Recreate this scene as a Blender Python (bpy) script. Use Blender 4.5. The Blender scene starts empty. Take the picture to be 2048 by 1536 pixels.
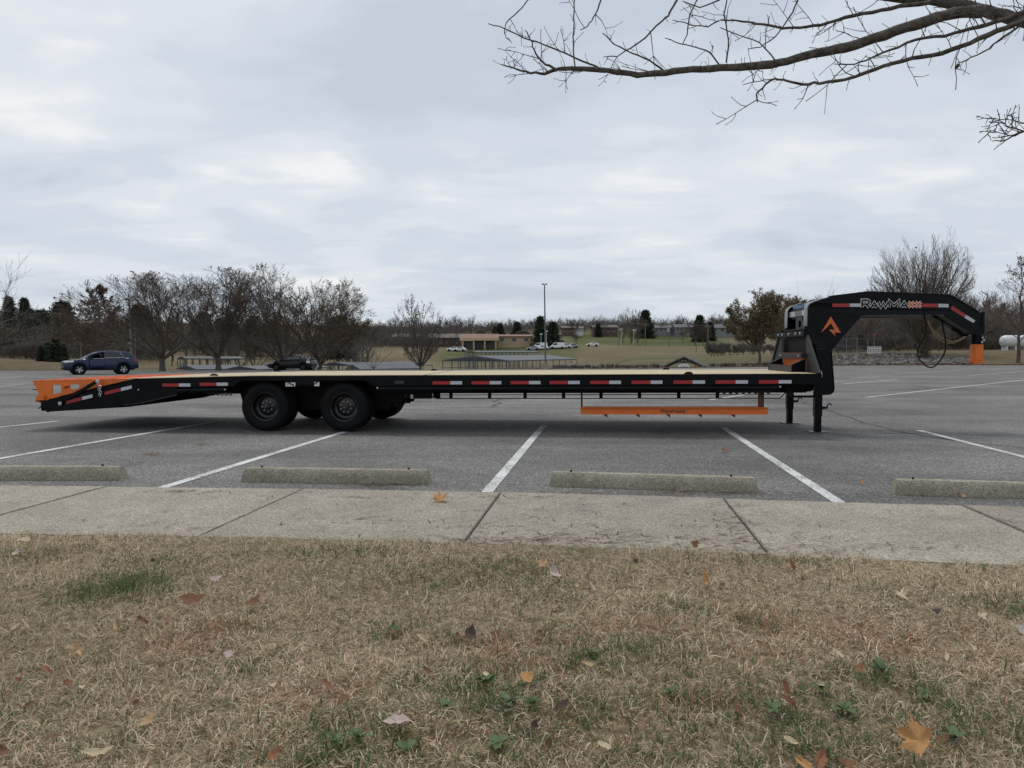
import bpy, bmesh, math, random
import numpy as np
from mathutils import Vector, Matrix, Euler
from mathutils.geometry import tessellate_polygon

# ------------------------------------------------------------------ camera, world, sun, exposure
SC = bpy.context.scene
COL = SC.collection
FPX = 1400.0            # focal length in pixels of the 2048 px wide photograph
HOR = 704.0             # horizon row
CAMH = 1.25
PITCH = math.atan((768.0 - HOR) / FPX)
cam_d = bpy.data.cameras.new("camera")
cam = bpy.data.objects.new("camera", cam_d)
COL.objects.link(cam)
cam.location = (0, 0, CAMH)
cam.rotation_euler = (math.pi / 2 - PITCH, 0, 0)
cam_d.sensor_width = 36.0
cam_d.lens = FPX / 2048.0 * 36.0
cam_d.clip_start = 0.05
cam_d.clip_end = 6000
SC.camera = cam
SC.render.resolution_x, SC.render.resolution_y = 1024, 768
SC.view_settings.view_transform = 'Standard'
SC.view_settings.look = 'None'
SC.view_settings.gamma = 1.0
SC.view_settings.exposure = 0.0
SC.view_settings.use_curve_mapping = False

SUN_EL, SUN_AZ = math.radians(64), math.radians(-14)     # ahead of the camera, a little to the left


def N(nt, typ, **kw):
    n = nt.nodes.new(typ)
    for k, v in kw.items():
        if k == 'inp':
            for i, val in v.items():
                n.inputs[i].default_value = val
        else:
            setattr(n, k, v)
    return n


def pix_dir(px, py):
    c = Vector(((px - 1024) / FPX, -(py - 768) / FPX, -1.0))
    return (Euler((math.pi / 2 - PITCH, 0, 0)).to_matrix() @ c)


def make_world():
    w = bpy.data.worlds.new("World")
    SC.world = w
    w.use_nodes = True
    nt = w.node_tree
    nt.nodes.clear()
    L = nt.links.new
    out = N(nt, 'ShaderNodeOutputWorld')
    bg = N(nt, 'ShaderNodeBackground', inp={'Strength': 0.1})
    L(bg.outputs[0], out.inputs[0])
    sky = N(nt, 'ShaderNodeTexSky', sky_type='NISHITA', sun_disc=False, sun_elevation=SUN_EL,
            sun_rotation=SUN_AZ, altitude=150, air_density=1.0, dust_density=2.0, ozone_density=1.0)
    tc = N(nt, 'ShaderNodeTexCoord')
    sep = N(nt, 'ShaderNodeSeparateXYZ')
    L(tc.outputs['Generated'], sep.inputs[0])
    # project the view direction on a cloud layer
    mx = N(nt, 'ShaderNodeMath', operation='MAXIMUM', inp={1: 0.0})
    L(sep.outputs[2], mx.inputs[0])
    ad = N(nt, 'ShaderNodeMath', operation='ADD', inp={1: 0.16})
    L(mx.outputs[0], ad.inputs[0])
    cmb = N(nt, 'ShaderNodeCombineXYZ')
    for i in (0, 1):
        dv = N(nt, 'ShaderNodeMath', operation='DIVIDE')
        L(sep.outputs[i], dv.inputs[0])
        L(ad.outputs[0], dv.inputs[1])
        L(dv.outputs[0], cmb.inputs[i])
    mp = N(nt, 'ShaderNodeMapping', inp={'Location': (3.7, 1.9, 0), 'Rotation': (0, 0, 0.35), 'Scale': (1.0, 1.45, 1)})
    L(cmb.outputs[0], mp.inputs[0])
    n1 = N(nt, 'ShaderNodeTexNoise', inp={'Scale': 0.85, 'Detail': 5.0, 'Roughness': 0.46, 'Distortion': 0.55})
    n2 = N(nt, 'ShaderNodeTexNoise', inp={'Scale': 2.6, 'Detail': 4.0, 'Roughness': 0.5, 'Distortion': 0.4})
    L(mp.outputs[0], n1.inputs[0])
    L(mp.outputs[0], n2.inputs[0])
    mixn = N(nt, 'ShaderNodeMix', data_type='FLOAT', inp={0: 0.33})
    L(n1.outputs[0], mixn.inputs[2])
    L(n2.outputs[0], mixn.inputs[3])
    # thinner spots of the layer where it glows
    acc = mixn.outputs[0]
    spots = [((655, 335), 260, 0.085), ((600, 470), 120, 0.05), ((1225, 405), 150, 0.075), ((1400, 330), 300, 0.05),
             ((1560, 255), 420, 0.05), ((1650, 205), 420, 0.04), ((350, 450), 60, 0.035), ((180, 365), 150, 0.02)]
    for (pxy, k, amp) in spots:
        d = pix_dir(*pxy).normalized()
        dot = N(nt, 'ShaderNodeVectorMath', operation='DOT_PRODUCT', inp={1: d})
        nrm = N(nt, 'ShaderNodeVectorMath', operation='NORMALIZE')
        L(tc.outputs['Generated'], nrm.inputs[0])
        L(nrm.outputs[0], dot.inputs[0])
        cl = N(nt, 'ShaderNodeMath', operation='MAXIMUM', inp={1: 0.0})
        L(dot.outputs['Value'], cl.inputs[0])
        pw = N(nt, 'ShaderNodeMath', operation='POWER', inp={1: float(k)})
        L(cl.outputs[0], pw.inputs[0])
        ml = N(nt, 'ShaderNodeMath', operation='MULTIPLY_ADD', inp={1: amp})
        L(pw.outputs[0], ml.inputs[0])
        L(acc, ml.inputs[2])
        acc = ml.outputs[0]
    rp = N(nt, 'ShaderNodeValToRGB')
    cr = rp.color_ramp
    cr.interpolation = 'EASE'
    cr.elements[0].position = 0.36
    cr.elements[0].color = (0.545, 0.605, 0.685, 1)
    cr.elements[1].position = 0.69
    cr.elements[1].color = (0.875, 0.885, 0.895, 1)
    e = cr.elements.new(0.50)
    e.color = (0.630, 0.690, 0.765, 1)
    e = cr.elements.new(0.585)
    e.color = (0.715, 0.755, 0.800, 1)
    L(acc, rp.inputs[0])
    sc = N(nt, 'ShaderNodeVectorMath', operation='SCALE', inp={'Scale': 10.4})
    L(rp.outputs[0], sc.inputs[0])
    mixc = N(nt, 'ShaderNodeMix', data_type='RGBA', inp={0: 0.94})
    L(sky.outputs[0], mixc.inputs[6])
    L(sc.outputs[0], mixc.inputs[7])
    L(mixc.outputs[2], bg.inputs[0])


make_world()
sun_d = bpy.data.lights.new("sun", 'SUN')
sun_d.energy = 1.5
sun_d.angle = math.radians(15)
sun_d.color = (1.0, 0.965, 0.92)
sun = bpy.data.objects.new("sun", sun_d)
COL.objects.link(sun)
sdir = Vector((math.sin(SUN_AZ) * math.cos(SUN_EL), math.cos(SUN_AZ) * math.cos(SUN_EL), math.sin(SUN_EL)))
sun.rotation_euler = sdir.to_track_quat('Z', 'Y').to_euler()
sun.location = (0, 30, 40)

# ------------------------------------------------------------------ helpers
rng = np.random.default_rng(11)
random.seed(5)


def tag(o, label=None, cat=None, group=None, kind=None):
    if label: o["label"] = label
    if cat: o["category"] = cat
    if group: o["group"] = group
    if kind: o["kind"] = kind
    return o


def empty(name, loc=(0, 0, 0), rot=(0, 0, 0)):
    o = bpy.data.objects.new(name, None)
    o.empty_display_size = 0.2
    COL.objects.link(o)
    o.location = loc
    o.rotation_euler = rot
    return o


def link(name, me, mat=None, parent=None):
    o = bpy.data.objects.new(name, me)
    COL.objects.link(o)
    if mat is not None and len(me.materials) == 0:
        me.materials.append(mat)
    if parent is not None:
        o.parent = parent
    return o


class MB:
    """collects faces for ONE mesh object"""
    def __init__(s):
        s.v, s.f = [], []

    def add(s, vs, fs):
        b = len(s.v)
        s.v += [tuple(v) for v in vs]
        s.f += [tuple(i + b for i in f) for f in fs]
        return s

    def box(s, x0, x1, y0, y1, z0, z1):
        if x0 > x1: x0, x1 = x1, x0
        if y0 > y1: y0, y1 = y1, y0
        if z0 > z1: z0, z1 = z1, z0
        return s.add([(x0, y0, z0), (x1, y0, z0), (x1, y1, z0), (x0, y1, z0), (x0, y0, z1), (x1, y0, z1), (x1, y1, z1), (x0, y1, z1)],
                     [(0, 3, 2, 1), (4, 5, 6, 7), (0, 1, 5, 4), (1, 2, 6, 5), (2, 3, 7, 6), (3, 0, 4, 7)])

    def bar(s, a, b, w, h, up=(0, 0, 1)):
        a, b = Vector(a), Vector(b)
        d = (b - a).normalized()
        u = Vector(up)
        r = d.cross(u)
        if r.length < 1e-4:
            r = d.cross(Vector((1, 0, 0)))
        r.normalize()
        u = r.cross(d)
        vs = []
        for p in (a, b):
            for (i, j) in ((-1, -1), (1, -1), (1, 1), (-1, 1)):
                vs.append(p + r * (w / 2 * i) + u * (h / 2 * j))
        return s.add(vs, [(3, 2, 1, 0), (4, 5, 6, 7), (0, 1, 5, 4), (1, 2, 6, 5), (2, 3, 7, 6), (3, 0, 4, 7)])

    def tube(s, pts, r, n=8, cap=True):
        pts = [Vector(p) for p in pts]
        rr = r if isinstance(r, (list, tuple)) else [r] * len(pts)
        ref = Vector((0, 0, 1))
        rings = []
        for i, p in enumerate(pts):
            d = (pts[min(i + 1, len(pts) - 1)] - pts[max(i - 1, 0)]).normalized()
            a = d.cross(ref)
            if a.length < 0.05:
                a = d.cross(Vector((1, 0, 0)))
            a.normalize()
            b = a.cross(d)
            rings.append([p + (a * math.cos(2 * math.pi * k / n) + b * math.sin(2 * math.pi * k / n)) * rr[i] for k in range(n)])
        vs = [v for ring in rings for v in ring]
        fs = []
        for i in range(len(pts) - 1):
            for k in range(n):
                fs.append((i * n + k, i * n + (k + 1) % n, (i + 1) * n + (k + 1) % n, (i + 1) * n + k))
        if cap:
            fs.append(tuple(range(n))[::-1])
            fs.append(tuple((len(pts) - 1) * n + k for k in range(n)))
        return s.add(vs, fs)

    def prism(s, loops, y0, y1, axis='y'):
        """polygon (with holes) given in (x, z), extruded along y"""
        if not isinstance(loops[0][0], (tuple, list, Vector)):
            loops = [loops]
        L3 = [[Vector((p[0], p[1], 0)) for p in lp] for lp in loops]
        tris = tessellate_polygon(L3)
        flat = [p for lp in L3 for p in lp]
        n = len(flat)

        def mk(p, y):
            if axis == 'y': return (p[0], y, p[1])
            if axis == 'x': return (y, p[0], p[1])
            return (p[0], p[1], y)
        vs = [mk(p, y0) for p in flat] + [mk(p, y1) for p in flat]
        fs = []
        for t in tris:
            fs.append(tuple(t))
            fs.append(tuple(i + n for i in t)[::-1])
        b = 0
        for lp in L3:
            m = len(lp)
            for i in range(m):
                j = (i + 1) % m
                fs.append((b + i, b + i + n, b + j + n, b + j))
            b += m
        return s.add(vs, fs)

    def lathe(s, prof, n=32, axis='y', c=(0, 0, 0)):
        """profile of (radius, offset along the axis)"""
        vs, fs = [], []
        for (r, o) in prof:
            for k in range(n):
                a = 2 * math.pi * k / n
                if axis == 'y': vs.append((c[0] + r * math.cos(a), c[1] + o, c[2] + r * math.sin(a)))
                elif axis == 'x': vs.append((c[0] + o, c[1] + r * math.cos(a), c[2] + r * math.sin(a)))
                else: vs.append((c[0] + r * math.cos(a), c[1] + r * math.sin(a), c[2] + o))
        for i in range(len(prof) - 1):
            for k in range(n):
                fs.append((i * n + k, i * n + (k + 1) % n, (i + 1) * n + (k + 1) % n, (i + 1) * n + k))
        return s.add(vs, fs)

    def mesh(s, name, smooth=None, bevel=0):
        me = bpy.data.meshes.new(name)
        me.from_pydata(s.v, [], s.f)
        bm = bmesh.new()
        bm.from_mesh(me)
        bmesh.ops.recalc_face_normals(bm, faces=bm.faces)
        if bevel:
            es = [e for e in bm.edges if len(e.link_faces) == 2 and e.calc_face_angle(0) > 0.6]
            bmesh.ops.bevel(bm, geom=es, offset=bevel, segments=2, affect='EDGES', clamp_overlap=True)
        if smooth is not None:
            for f in bm.faces: f.smooth = True
            for e in bm.edges:
                if len(e.link_faces) == 2 and e.calc_face_angle(0) > smooth:
                    e.smooth = False
        bm.to_mesh(me)
        bm.free()
        return me

    def build(s, name, mat, parent=None, smooth=None, bevel=0):
        return link(name, s.mesh(name, smooth, bevel), mat, parent)


def tri_mesh(name, V, F, colors=None, smooth=False):
    """big mesh from arrays; F (n,3) or (n,4)"""
    V = np.asarray(V, np.float32)
    F = np.asarray(F, np.int32)
    me = bpy.data.meshes.new(name)
    me.vertices.add(len(V))
    me.vertices.foreach_set('co', V.ravel())
    k = F.shape[1]
    me.loops.add(F.size)
    me.loops.foreach_set('vertex_index', F.ravel())
    me.polygons.add(len(F))
    me.polygons.foreach_set('loop_start', np.arange(0, F.size, k, dtype=np.int32))
    me.update(calc_edges=True)
    if smooth:
        me.polygons.foreach_set('use_smooth', np.ones(len(F), bool))
    if colors is not None:
        at = me.color_attributes.new('Col', 'FLOAT_COLOR', 'POINT')
        c = np.ones((len(V), 4), np.float32)
        c[:, :3] = colors
        at.data.foreach_set('color', c.ravel())
    return me


# ------------------------------------------------------------------ materials
MATS = {}


def mat(name, col, rough=0.6, metal=0.0, var=0.0, vscale=8.0, bump=0.0, bscale=60.0, spec=0.5, col2=None, coat=0.0, det=4.0, stretch=(1, 1, 1)):
    if name in MATS: return MATS[name]
    m = bpy.data.materials.new(name)
    MATS[name] = m
    m.use_nodes = True
    nt = m.node_tree
    b = nt.nodes['Principled BSDF']
    L = nt.links.new
    b.inputs['Roughness'].default_value = rough
    b.inputs['Metallic'].default_value = metal
    b.inputs['Specular IOR Level'].default_value = spec
    b.inputs['Coat Weight'].default_value = coat
    b.inputs['Base Color'].default_value = (*col, 1)
    tc = N(nt, 'ShaderNodeTexCoord')
    mp = N(nt, 'ShaderNodeMapping', inp={'Scale': stretch})
    L(tc.outputs['Object'], mp.inputs[0])
    if var > 0 or col2:
        n = N(nt, 'ShaderNodeTexNoise', inp={'Scale': vscale, 'Detail': det, 'Roughness': 0.6})
        L(mp.outputs[0], n.inputs[0])
        r = N(nt, 'ShaderNodeValToRGB')
        r.color_ramp.elements[0].position = 0.32
        r.color_ramp.elements[1].position = 0.68
        c2 = col2 if col2 else tuple(min(1, c * (1 + var)) for c in col)
        c1 = col if col2 else tuple(c * (1 - var) for c in col)
        r.color_ramp.elements[0].color = (*c1, 1)
        r.color_ramp.elements[1].color = (*c2, 1)
        L(n.outputs[0], r.inputs[0])
        L(r.outputs[0], b.inputs['Base Color'])
    if bump > 0:
        n = N(nt, 'ShaderNodeTexNoise', inp={'Scale': bscale, 'Detail': 4.0, 'Roughness': 0.6})
        L(mp.outputs[0], n.inputs[0])
        bp = N(nt, 'ShaderNodeBump', inp={'Strength': bump, 'Distance': 0.01})
        L(n.outputs[0], bp.inputs['Height'])
        L(bp.outputs[0], b.inputs['Normal'])
    return m


def mat_vcol(name, rough=0.8, trans=0.0, spec=0.2):
    m = bpy.data.materials.new(name)
    MATS[name] = m
    m.use_nodes = True
    nt = m.node_tree
    b = nt.nodes['Principled BSDF']
    a = N(nt, 'ShaderNodeAttribute', attribute_name='Col')
    nt.links.new(a.outputs['Color'], b.inputs['Base Color'])
    b.inputs['Roughness'].default_value = rough
    b.inputs['Specular IOR Level'].default_value = spec
    if trans:
        b.inputs['Transmission Weight'].default_value = 0
        t = N(nt, 'ShaderNodeBsdfTranslucent')
        nt.links.new(a.outputs['Color'], t.inputs[0])
        mx = N(nt, 'ShaderNodeMixShader', inp={0: trans})
        nt.links.new(b.outputs[0], mx.inputs[1])
        nt.links.new(t.outputs[0], mx.inputs[2])
        nt.links.new(mx.outputs[0], nt.nodes['Material Output'].inputs[0])
    return m


def mat_asphalt(name='asphalt', paint=False):
    m = bpy.data.materials.new(name)
    MATS[name] = m
    m.use_nodes = True
    nt = m.node_tree
    L = nt.links.new
    b = nt.nodes['Principled BSDF']
    tc = N(nt, 'ShaderNodeTexCoord')
    big = N(nt, 'ShaderNodeTexNoise', inp={'Scale': 0.42, 'Detail': 5.0, 'Roughness': 0.6, 'Distortion': 0.6})
    mpb = N(nt, 'ShaderNodeMapping', inp={'Scale': (0.55, 1.0, 1.0)})
    L(tc.outputs['Object'], mpb.inputs[0])
    L(mpb.outputs[0], big.inputs[0])
    med = N(nt, 'ShaderNodeTexNoise', inp={'Scale': 5.0, 'Detail': 6.0, 'Roughness': 0.7})
    L(tc.outputs['Object'], med.inputs[0])
    vor = N(nt, 'ShaderNodeTexVoronoi', inp={'Scale': 95.0, 'Randomness': 1.0})
    L(tc.outputs['Object'], vor.inputs[0])
    fine = N(nt, 'ShaderNodeTexNoise', inp={'Scale': 170.0, 'Detail': 3.0, 'Roughness': 0.7})
    L(tc.outputs['Object'], fine.inputs[0])
    # base tone
    rb = N(nt, 'ShaderNodeValToRGB')
    rb.color_ramp.elements[0].position = 0.34
    rb.color_ramp.elements[1].position = 0.68
    rb.color_ramp.elements[0].color = (0.070, 0.0675, 0.066, 1)
    rb.color_ramp.elements[1].color = (0.165, 0.160, 0.155, 1)
    L(big.outputs[0], rb.inputs[0])
    rm = N(nt, 'ShaderNodeValToRGB')
    rm.color_ramp.elements[0].position = 0.3
    rm.color_ramp.elements[1].position = 0.75
    rm.color_ramp.elements[0].color = (0.78, 0.78, 0.79, 1)
    rm.color_ramp.elements[1].color = (1.18, 1.17, 1.15, 1)
    L(med.outputs[0], rm.inputs[0])
    m1 = N(nt, 'ShaderNodeMix', data_type='RGBA', blend_type='MULTIPLY', inp={0: 1.0})
    L(rb.outputs[0], m1.inputs[6])
    L(rm.outputs[0], m1.inputs[7])
    # stones of the aggregate, each with its own tone
    rs = N(nt, 'ShaderNodeValToRGB')
    rs.color_ramp.elements[0].position = 0.0
    rs.color_ramp.elements[0].color = (0.45, 0.45, 0.46, 1)
    rs.color_ramp.elements[1].position = 1.0
    rs.color_ramp.elements[1].color = (2.5, 2.45, 2.35, 1)
    e = rs.color_ramp.elements.new(0.62)
    e.color = (0.95, 0.95, 0.95, 1)
    sp = N(nt, 'ShaderNodeSeparateColor')
    L(vor.outputs['Color'], sp.inputs[0])
    L(sp.outputs[0], rs.inputs[0])
    cs = N(nt, 'ShaderNodeTexNoise', inp={'Scale': 34.0, 'Detail': 5.0, 'Roughness': 0.85})
    L(tc.outputs['Object'], cs.inputs[0])
    rc = N(nt, 'ShaderNodeValToRGB')
    rc.color_ramp.elements[0].position = 0.33
    rc.color_ramp.elements[1].position = 0.70
    rc.color_ramp.elements[0].color = (0.42, 0.42, 0.42, 1)
    rc.color_ramp.elements[1].color = (1.75, 1.73, 1.68, 1)
    L(cs.outputs[0], rc.inputs[0])
    m15 = N(nt, 'ShaderNodeMix', data_type='RGBA', blend_type='MULTIPLY', inp={0: 1.0})
    L(m1.outputs[2], m15.inputs[6])
    L(rc.outputs[0], m15.inputs[7])
    m1 = m15
    m2 = N(nt, 'ShaderNodeMix', data_type='RGBA', blend_type='MULTIPLY', inp={0: 1.0})
    L(m1.outputs[2], m2.inputs[6])
    L(rs.outputs[0], m2.inputs[7])
    colout = m2.outputs[2]
    if paint:
        wr = N(nt, 'ShaderNodeTexNoise', inp={'Scale': 42.0, 'Detail': 6.0, 'Roughness': 0.75})
        L(tc.outputs['Object'], wr.inputs[0])
        wb = N(nt, 'ShaderNodeTexNoise', inp={'Scale': 2.2, 'Detail': 3.0})
        L(tc.outputs['Object'], wb.inputs[0])
        adn = N(nt, 'ShaderNodeMath', operation='MULTIPLY_ADD', inp={1: 0.35})
        L(wb.outputs[0], adn.inputs[0])
        L(wr.outputs[0], adn.inputs[2])
        rw = N(nt, 'ShaderNodeValToRGB')
        rw.color_ramp.elements[0].position = 0.55
        rw.color_ramp.elements[1].position = 0.71
        L(adn.outputs[0], rw.inputs[0])
        rw2 = N(nt, 'ShaderNodeMath', operation='MULTIPLY_ADD', inp={1: 0.92, 2: 0.06})
        L(rw.outputs[0], rw2.inputs[0])
        mx = N(nt, 'ShaderNodeMix', data_type='RGBA')
        L(rw2.outputs[0], mx.inputs[0])
        L(colout, mx.inputs[6])
        mx.inputs[7].default_value = (0.66, 0.66, 0.64, 1)
        colout = mx.outputs[2]
    L(colout, b.inputs['Base Color'])
    b.inputs['Roughness'].default_value = 0.78
    b.inputs['Specular IOR Level'].default_value = 0.45
    bp = N(nt, 'ShaderNodeBump', inp={'Strength': 0.45, 'Distance': 0.006})
    L(vor.outputs['Distance'], bp.inputs['Height'])
    L(bp.outputs[0], b.inputs['Normal'])
    return m


def mat_concrete(name, c1, c2, stain=(0.12, 0.115, 0.09), stain_amt=0.35, speck=0.5):
    m = bpy.data.materials.new(name)
    MATS[name] = m
    m.use_nodes = True
    nt = m.node_tree
    L = nt.links.new
    b = nt.nodes['Principled BSDF']
    tc = N(nt, 'ShaderNodeTexCoord')
    a = N(nt, 'ShaderNodeTexNoise', inp={'Scale': 2.3, 'Detail': 7.0, 'Roughness': 0.68})
    L(tc.outputs['Object'], a.inputs[0])
    r = N(nt, 'ShaderNodeValToRGB')
    r.color_ramp.elements[0].position = 0.3
    r.color_ramp.elements[1].position = 0.72
    r.color_ramp.elements[0].color = (*c1, 1)
    r.color_ramp.elements[1].color = (*c2, 1)
    L(a.outputs[0], r.inputs[0])
    s = N(nt, 'ShaderNodeTexNoise', inp={'Scale': 7.5, 'Detail': 8.0, 'Roughness': 0.75, 'Distortion': 0.4})
    L(tc.outputs['Object'], s.inputs[0])
    rs = N(nt, 'ShaderNodeValToRGB')
    rs.color_ramp.elements[0].position = 0.50
    rs.color_ramp.elements[1].position = 0.78
    rs.color_ramp.elements[0].color = (0, 0, 0, 1)
    rs.color_ramp.elements[1].color = (stain_amt,) * 3 + (1,)
    L(s.outputs[0], rs.inputs[0])
    mx = N(nt, 'ShaderNodeMix', data_type='RGBA')
    L(rs.outputs[0], mx.inputs[0])
    L(r.outputs[0], mx.inputs[6])
    mx.inputs[7].default_value = (*stain, 1)
    v = N(nt, 'ShaderNodeTexVoronoi', inp={'Scale': 130.0})
    L(tc.outputs['Object'], v.inputs[0])
    sp = N(nt, 'ShaderNodeSeparateColor')
    L(v.outputs['Color'], sp.inputs[0])
    rv = N(nt, 'ShaderNodeValToRGB')
    rv.color_ramp.elements[0].color = (1 - speck, 1 - speck, 1 - speck, 1)
    rv.color_ramp.elements[1].color = (1 + speck * .7,) * 3 + (1,)
    rv.color_ramp.elements[0].position = 0.05
    rv.color_ramp.elements[1].position = 0.95
    L(sp.outputs[0], rv.inputs[0])
    m2 = N(nt, 'ShaderNodeMix', data_type='RGBA', blend_type='MULTIPLY', inp={0: 1.0})
    L(mx.outputs[2], m2.inputs[6])
    L(rv.outputs[0], m2.inputs[7])
    cs = N(nt, 'ShaderNodeTexNoise', inp={'Scale': 48.0, 'Detail': 5.0, 'Roughness': 0.85})
    L(tc.outputs['Object'], cs.inputs[0])
    rc = N(nt, 'ShaderNodeValToRGB')
    rc.color_ramp.elements[0].position = 0.34
    rc.color_ramp.elements[1].position = 0.62
    rc.color_ramp.elements[0].color = (0.66, 0.65, 0.63, 1)
    rc.color_ramp.elements[1].color = (1.14, 1.14, 1.13, 1)
    L(cs.outputs[0], rc.inputs[0])
    m3 = N(nt, 'ShaderNodeMix', data_type='RGBA', blend_type='MULTIPLY', inp={0: 1.0})
    L(m2.outputs[2], m3.inputs[6])
    L(rc.outputs[0], m3.inputs[7])
    oi = N(nt, 'ShaderNodeObjectInfo')
    hv = N(nt, 'ShaderNodeHueSaturation')
    ov = N(nt, 'ShaderNodeMath', operation='MULTIPLY_ADD', inp={1: 0.16, 2: 0.92})
    L(oi.outputs['Random'], ov.inputs[0])
    L(ov.outputs[0], hv.inputs['Value'])
    L(m3.outputs[2], hv.inputs['Color'])
    L(hv.outputs[0], b.inputs['Base Color'])
    b.inputs['Roughness'].default_value = 0.88
    b.inputs['Specular IOR Level'].default_value = 0.25
    bp = N(nt, 'ShaderNodeBump', inp={'Strength': 0.35, 'Distance': 0.006})
    L(v.outputs['Distance'], bp.inputs['Height'])
    L(bp.outputs[0], b.inputs['Normal'])
    return m


def mat_wood(name='deck_pine'):
    m = bpy.data.materials.new(name)
    MATS[name] = m
    m.use_nodes = True
    nt = m.node_tree
    L = nt.links.new
    b = nt.nodes['Principled BSDF']
    tc = N(nt, 'ShaderNodeTexCoord')
    oi = N(nt, 'ShaderNodeObjectInfo')
    mp = N(nt, 'ShaderNodeMapping', inp={'Scale': (0.8, 14, 8)})
    L(tc.outputs['Object'], mp.inputs[0])
    n = N(nt, 'ShaderNodeTexNoise', noise_dimensions='4D', inp={'Scale': 2.0, 'Detail': 6.0, 'Roughness': 0.65, 'Distortion': 0.5})
    L(mp.outputs[0], n.inputs['Vector'])
    wm = N(nt, 'ShaderNodeMath', operation='MULTIPLY', inp={1: 40.0})
    L(oi.outputs['Random'], wm.inputs[0])
    L(wm.outputs[0], n.inputs['W'])
    r = N(nt, 'ShaderNodeValToRGB')
    r.color_ramp.elements[0].position = 0.3
    r.color_ramp.elements[1].position = 0.66
    r.color_ramp.elements[0].color = (0.40, 0.29, 0.15, 1)
    r.color_ramp.elements[1].color = (0.62, 0.51, 0.32, 1)
    L(n.outputs[0], r.inputs[0])
    h = N(nt, 'ShaderNodeHueSaturation')
    vv = N(nt, 'ShaderNodeMath', operation='MULTIPLY_ADD', inp={1: 0.28, 2: 0.84})
    L(oi.outputs['Random'], vv.inputs[0])
    L(vv.outputs[0], h.inputs['Value'])
    L(r.outputs[0], h.inputs['Color'])
    L(h.outputs[0], b.inputs['Base Color'])
    b.inputs['Roughness'].default_value = 0.6
    return m


def mat_terrain(name='meadow'):
    m = bpy.data.materials.new(name)
    MATS[name] = m
    m.use_nodes = True
    nt = m.node_tree
    L = nt.links.new
    b = nt.nodes['Principled BSDF']
    tc = N(nt, 'ShaderNodeTexCoord')
    n = N(nt, 'ShaderNodeTexNoise', inp={'Scale': 0.022, 'Detail': 6.0, 'Roughness': 0.62, 'Distortion': 0.8})
    L(tc.outputs['Object'], n.inputs[0])
    at_ = N(nt, 'ShaderNodeAttribute', attribute_name='Col')
    gsep = N(nt, 'ShaderNodeSeparateColor')
    L(at_.outputs['Color'], gsep.inputs[0])
    tan = N(nt, 'ShaderNodeValToRGB')
    tan.color_ramp.elements[0].position = 0.32
    tan.color_ramp.elements[1].position = 0.68
    tan.color_ramp.elements[0].color = (0.120, 0.100, 0.062, 1)
    tan.color_ramp.elements[1].color = (0.215, 0.175, 0.112, 1)
    L(n.outputs[0], tan.inputs[0])
    grn = N(nt, 'ShaderNodeValToRGB')
    grn.color_ramp.elements[0].position = 0.35
    grn.color_ramp.elements[1].position = 0.68
    grn.color_ramp.elements[0].color = (0.062, 0.083, 0.030, 1)
    grn.color_ramp.elements[1].color = (0.135, 0.130, 0.060, 1)
    L(n.outputs[0], grn.inputs[0])
    r = N(nt, 'ShaderNodeMix', data_type='RGBA')
    L(gsep.outputs[1], r.inputs[0])
    L(tan.outputs[0], r.inputs[6])
    L(grn.outputs[0], r.inputs[7])
    n2 = N(nt, 'ShaderNodeTexNoise', inp={'Scale': 1.3, 'Detail': 7.0, 'Roughness': 0.75})
    L(tc.outputs['Object'], n2.inputs[0])
    r2 = N(nt, 'ShaderNodeValToRGB')
    r2.color_ramp.elements[0].position = 0.3
    r2.color_ramp.elements[1].position = 0.7
    r2.color_ramp.elements[0].color = (0.62, 0.62, 0.62, 1)
    r2.color_ramp.elements[1].color = (1.3, 1.28, 1.22, 1)
    L(n2.outputs[0], r2.inputs[0])
    mx = N(nt, 'ShaderNodeMix', data_type='RGBA', blend_type='MULTIPLY', inp={0: 1.0})
    L(r.outputs[2], mx.inputs[6])
    L(r2.outputs[0], mx.inputs[7])
    L(mx.outputs[2], b.inputs['Base Color'])
    b.inputs['Roughness'].default_value = 0.95
    b.inputs['Specular IOR Level'].default_value = 0.1
    bp = N(nt, 'ShaderNodeBump', inp={'Strength': 0.8, 'Distance': 0.4})
    L(n2.outputs[0], bp.inputs['Height'])
    L(bp.outputs[0], b.inputs['Normal'])
    return m


BLACK = mat('black_paint', (0.0045, 0.005, 0.0065), rough=0.30, var=0.4, vscale=3.0, spec=0.12, bump=0.03, bscale=90)
BLACK_D = mat('black_underframe', (0.004, 0.0042, 0.005), rough=0.55, var=0.4, vscale=5.0, spec=0.15)
STEEL_D = mat('dark_steel', (0.022, 0.023, 0.026), rough=0.42, var=0.3, vscale=6, spec=0.5)
GREYPL = mat('grey_coated_plate', (0.026, 0.026, 0.027), rough=0.5, var=0.25, vscale=5)
ORANGE = mat('orange_paint', (0.72, 0.155, 0.012), rough=0.42, var=0.10, vscale=4, bump=0.03, bscale=70)
ORANGE_T = mat('orange_ramp_top', (0.70, 0.155, 0.035), rough=0.5, var=0.16, vscale=5, bump=0.06, bscale=40)
RED_T = mat('red_reflective_tape', (0.36, 0.014, 0.016), rough=0.35, var=0.18, vscale=60, bump=0.1, bscale=300)
WHITE_T = mat('white_reflective_tape', (0.50, 0.52, 0.55), rough=0.35, var=0.10, vscale=60, bump=0.1, bscale=300)
RUBBER = mat('tyre_rubber', (0.0055, 0.0055, 0.006), rough=0.75, var=0.3, vscale=9, spec=0.18, bump=0.1, bscale=80)
CHROME = mat('bare_metal', (0.55, 0.55, 0.56), rough=0.3, metal=0.9)
ZINC = mat('zinc_gold_chain', (0.45, 0.37, 0.20), rough=0.38, metal=0.8)
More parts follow.
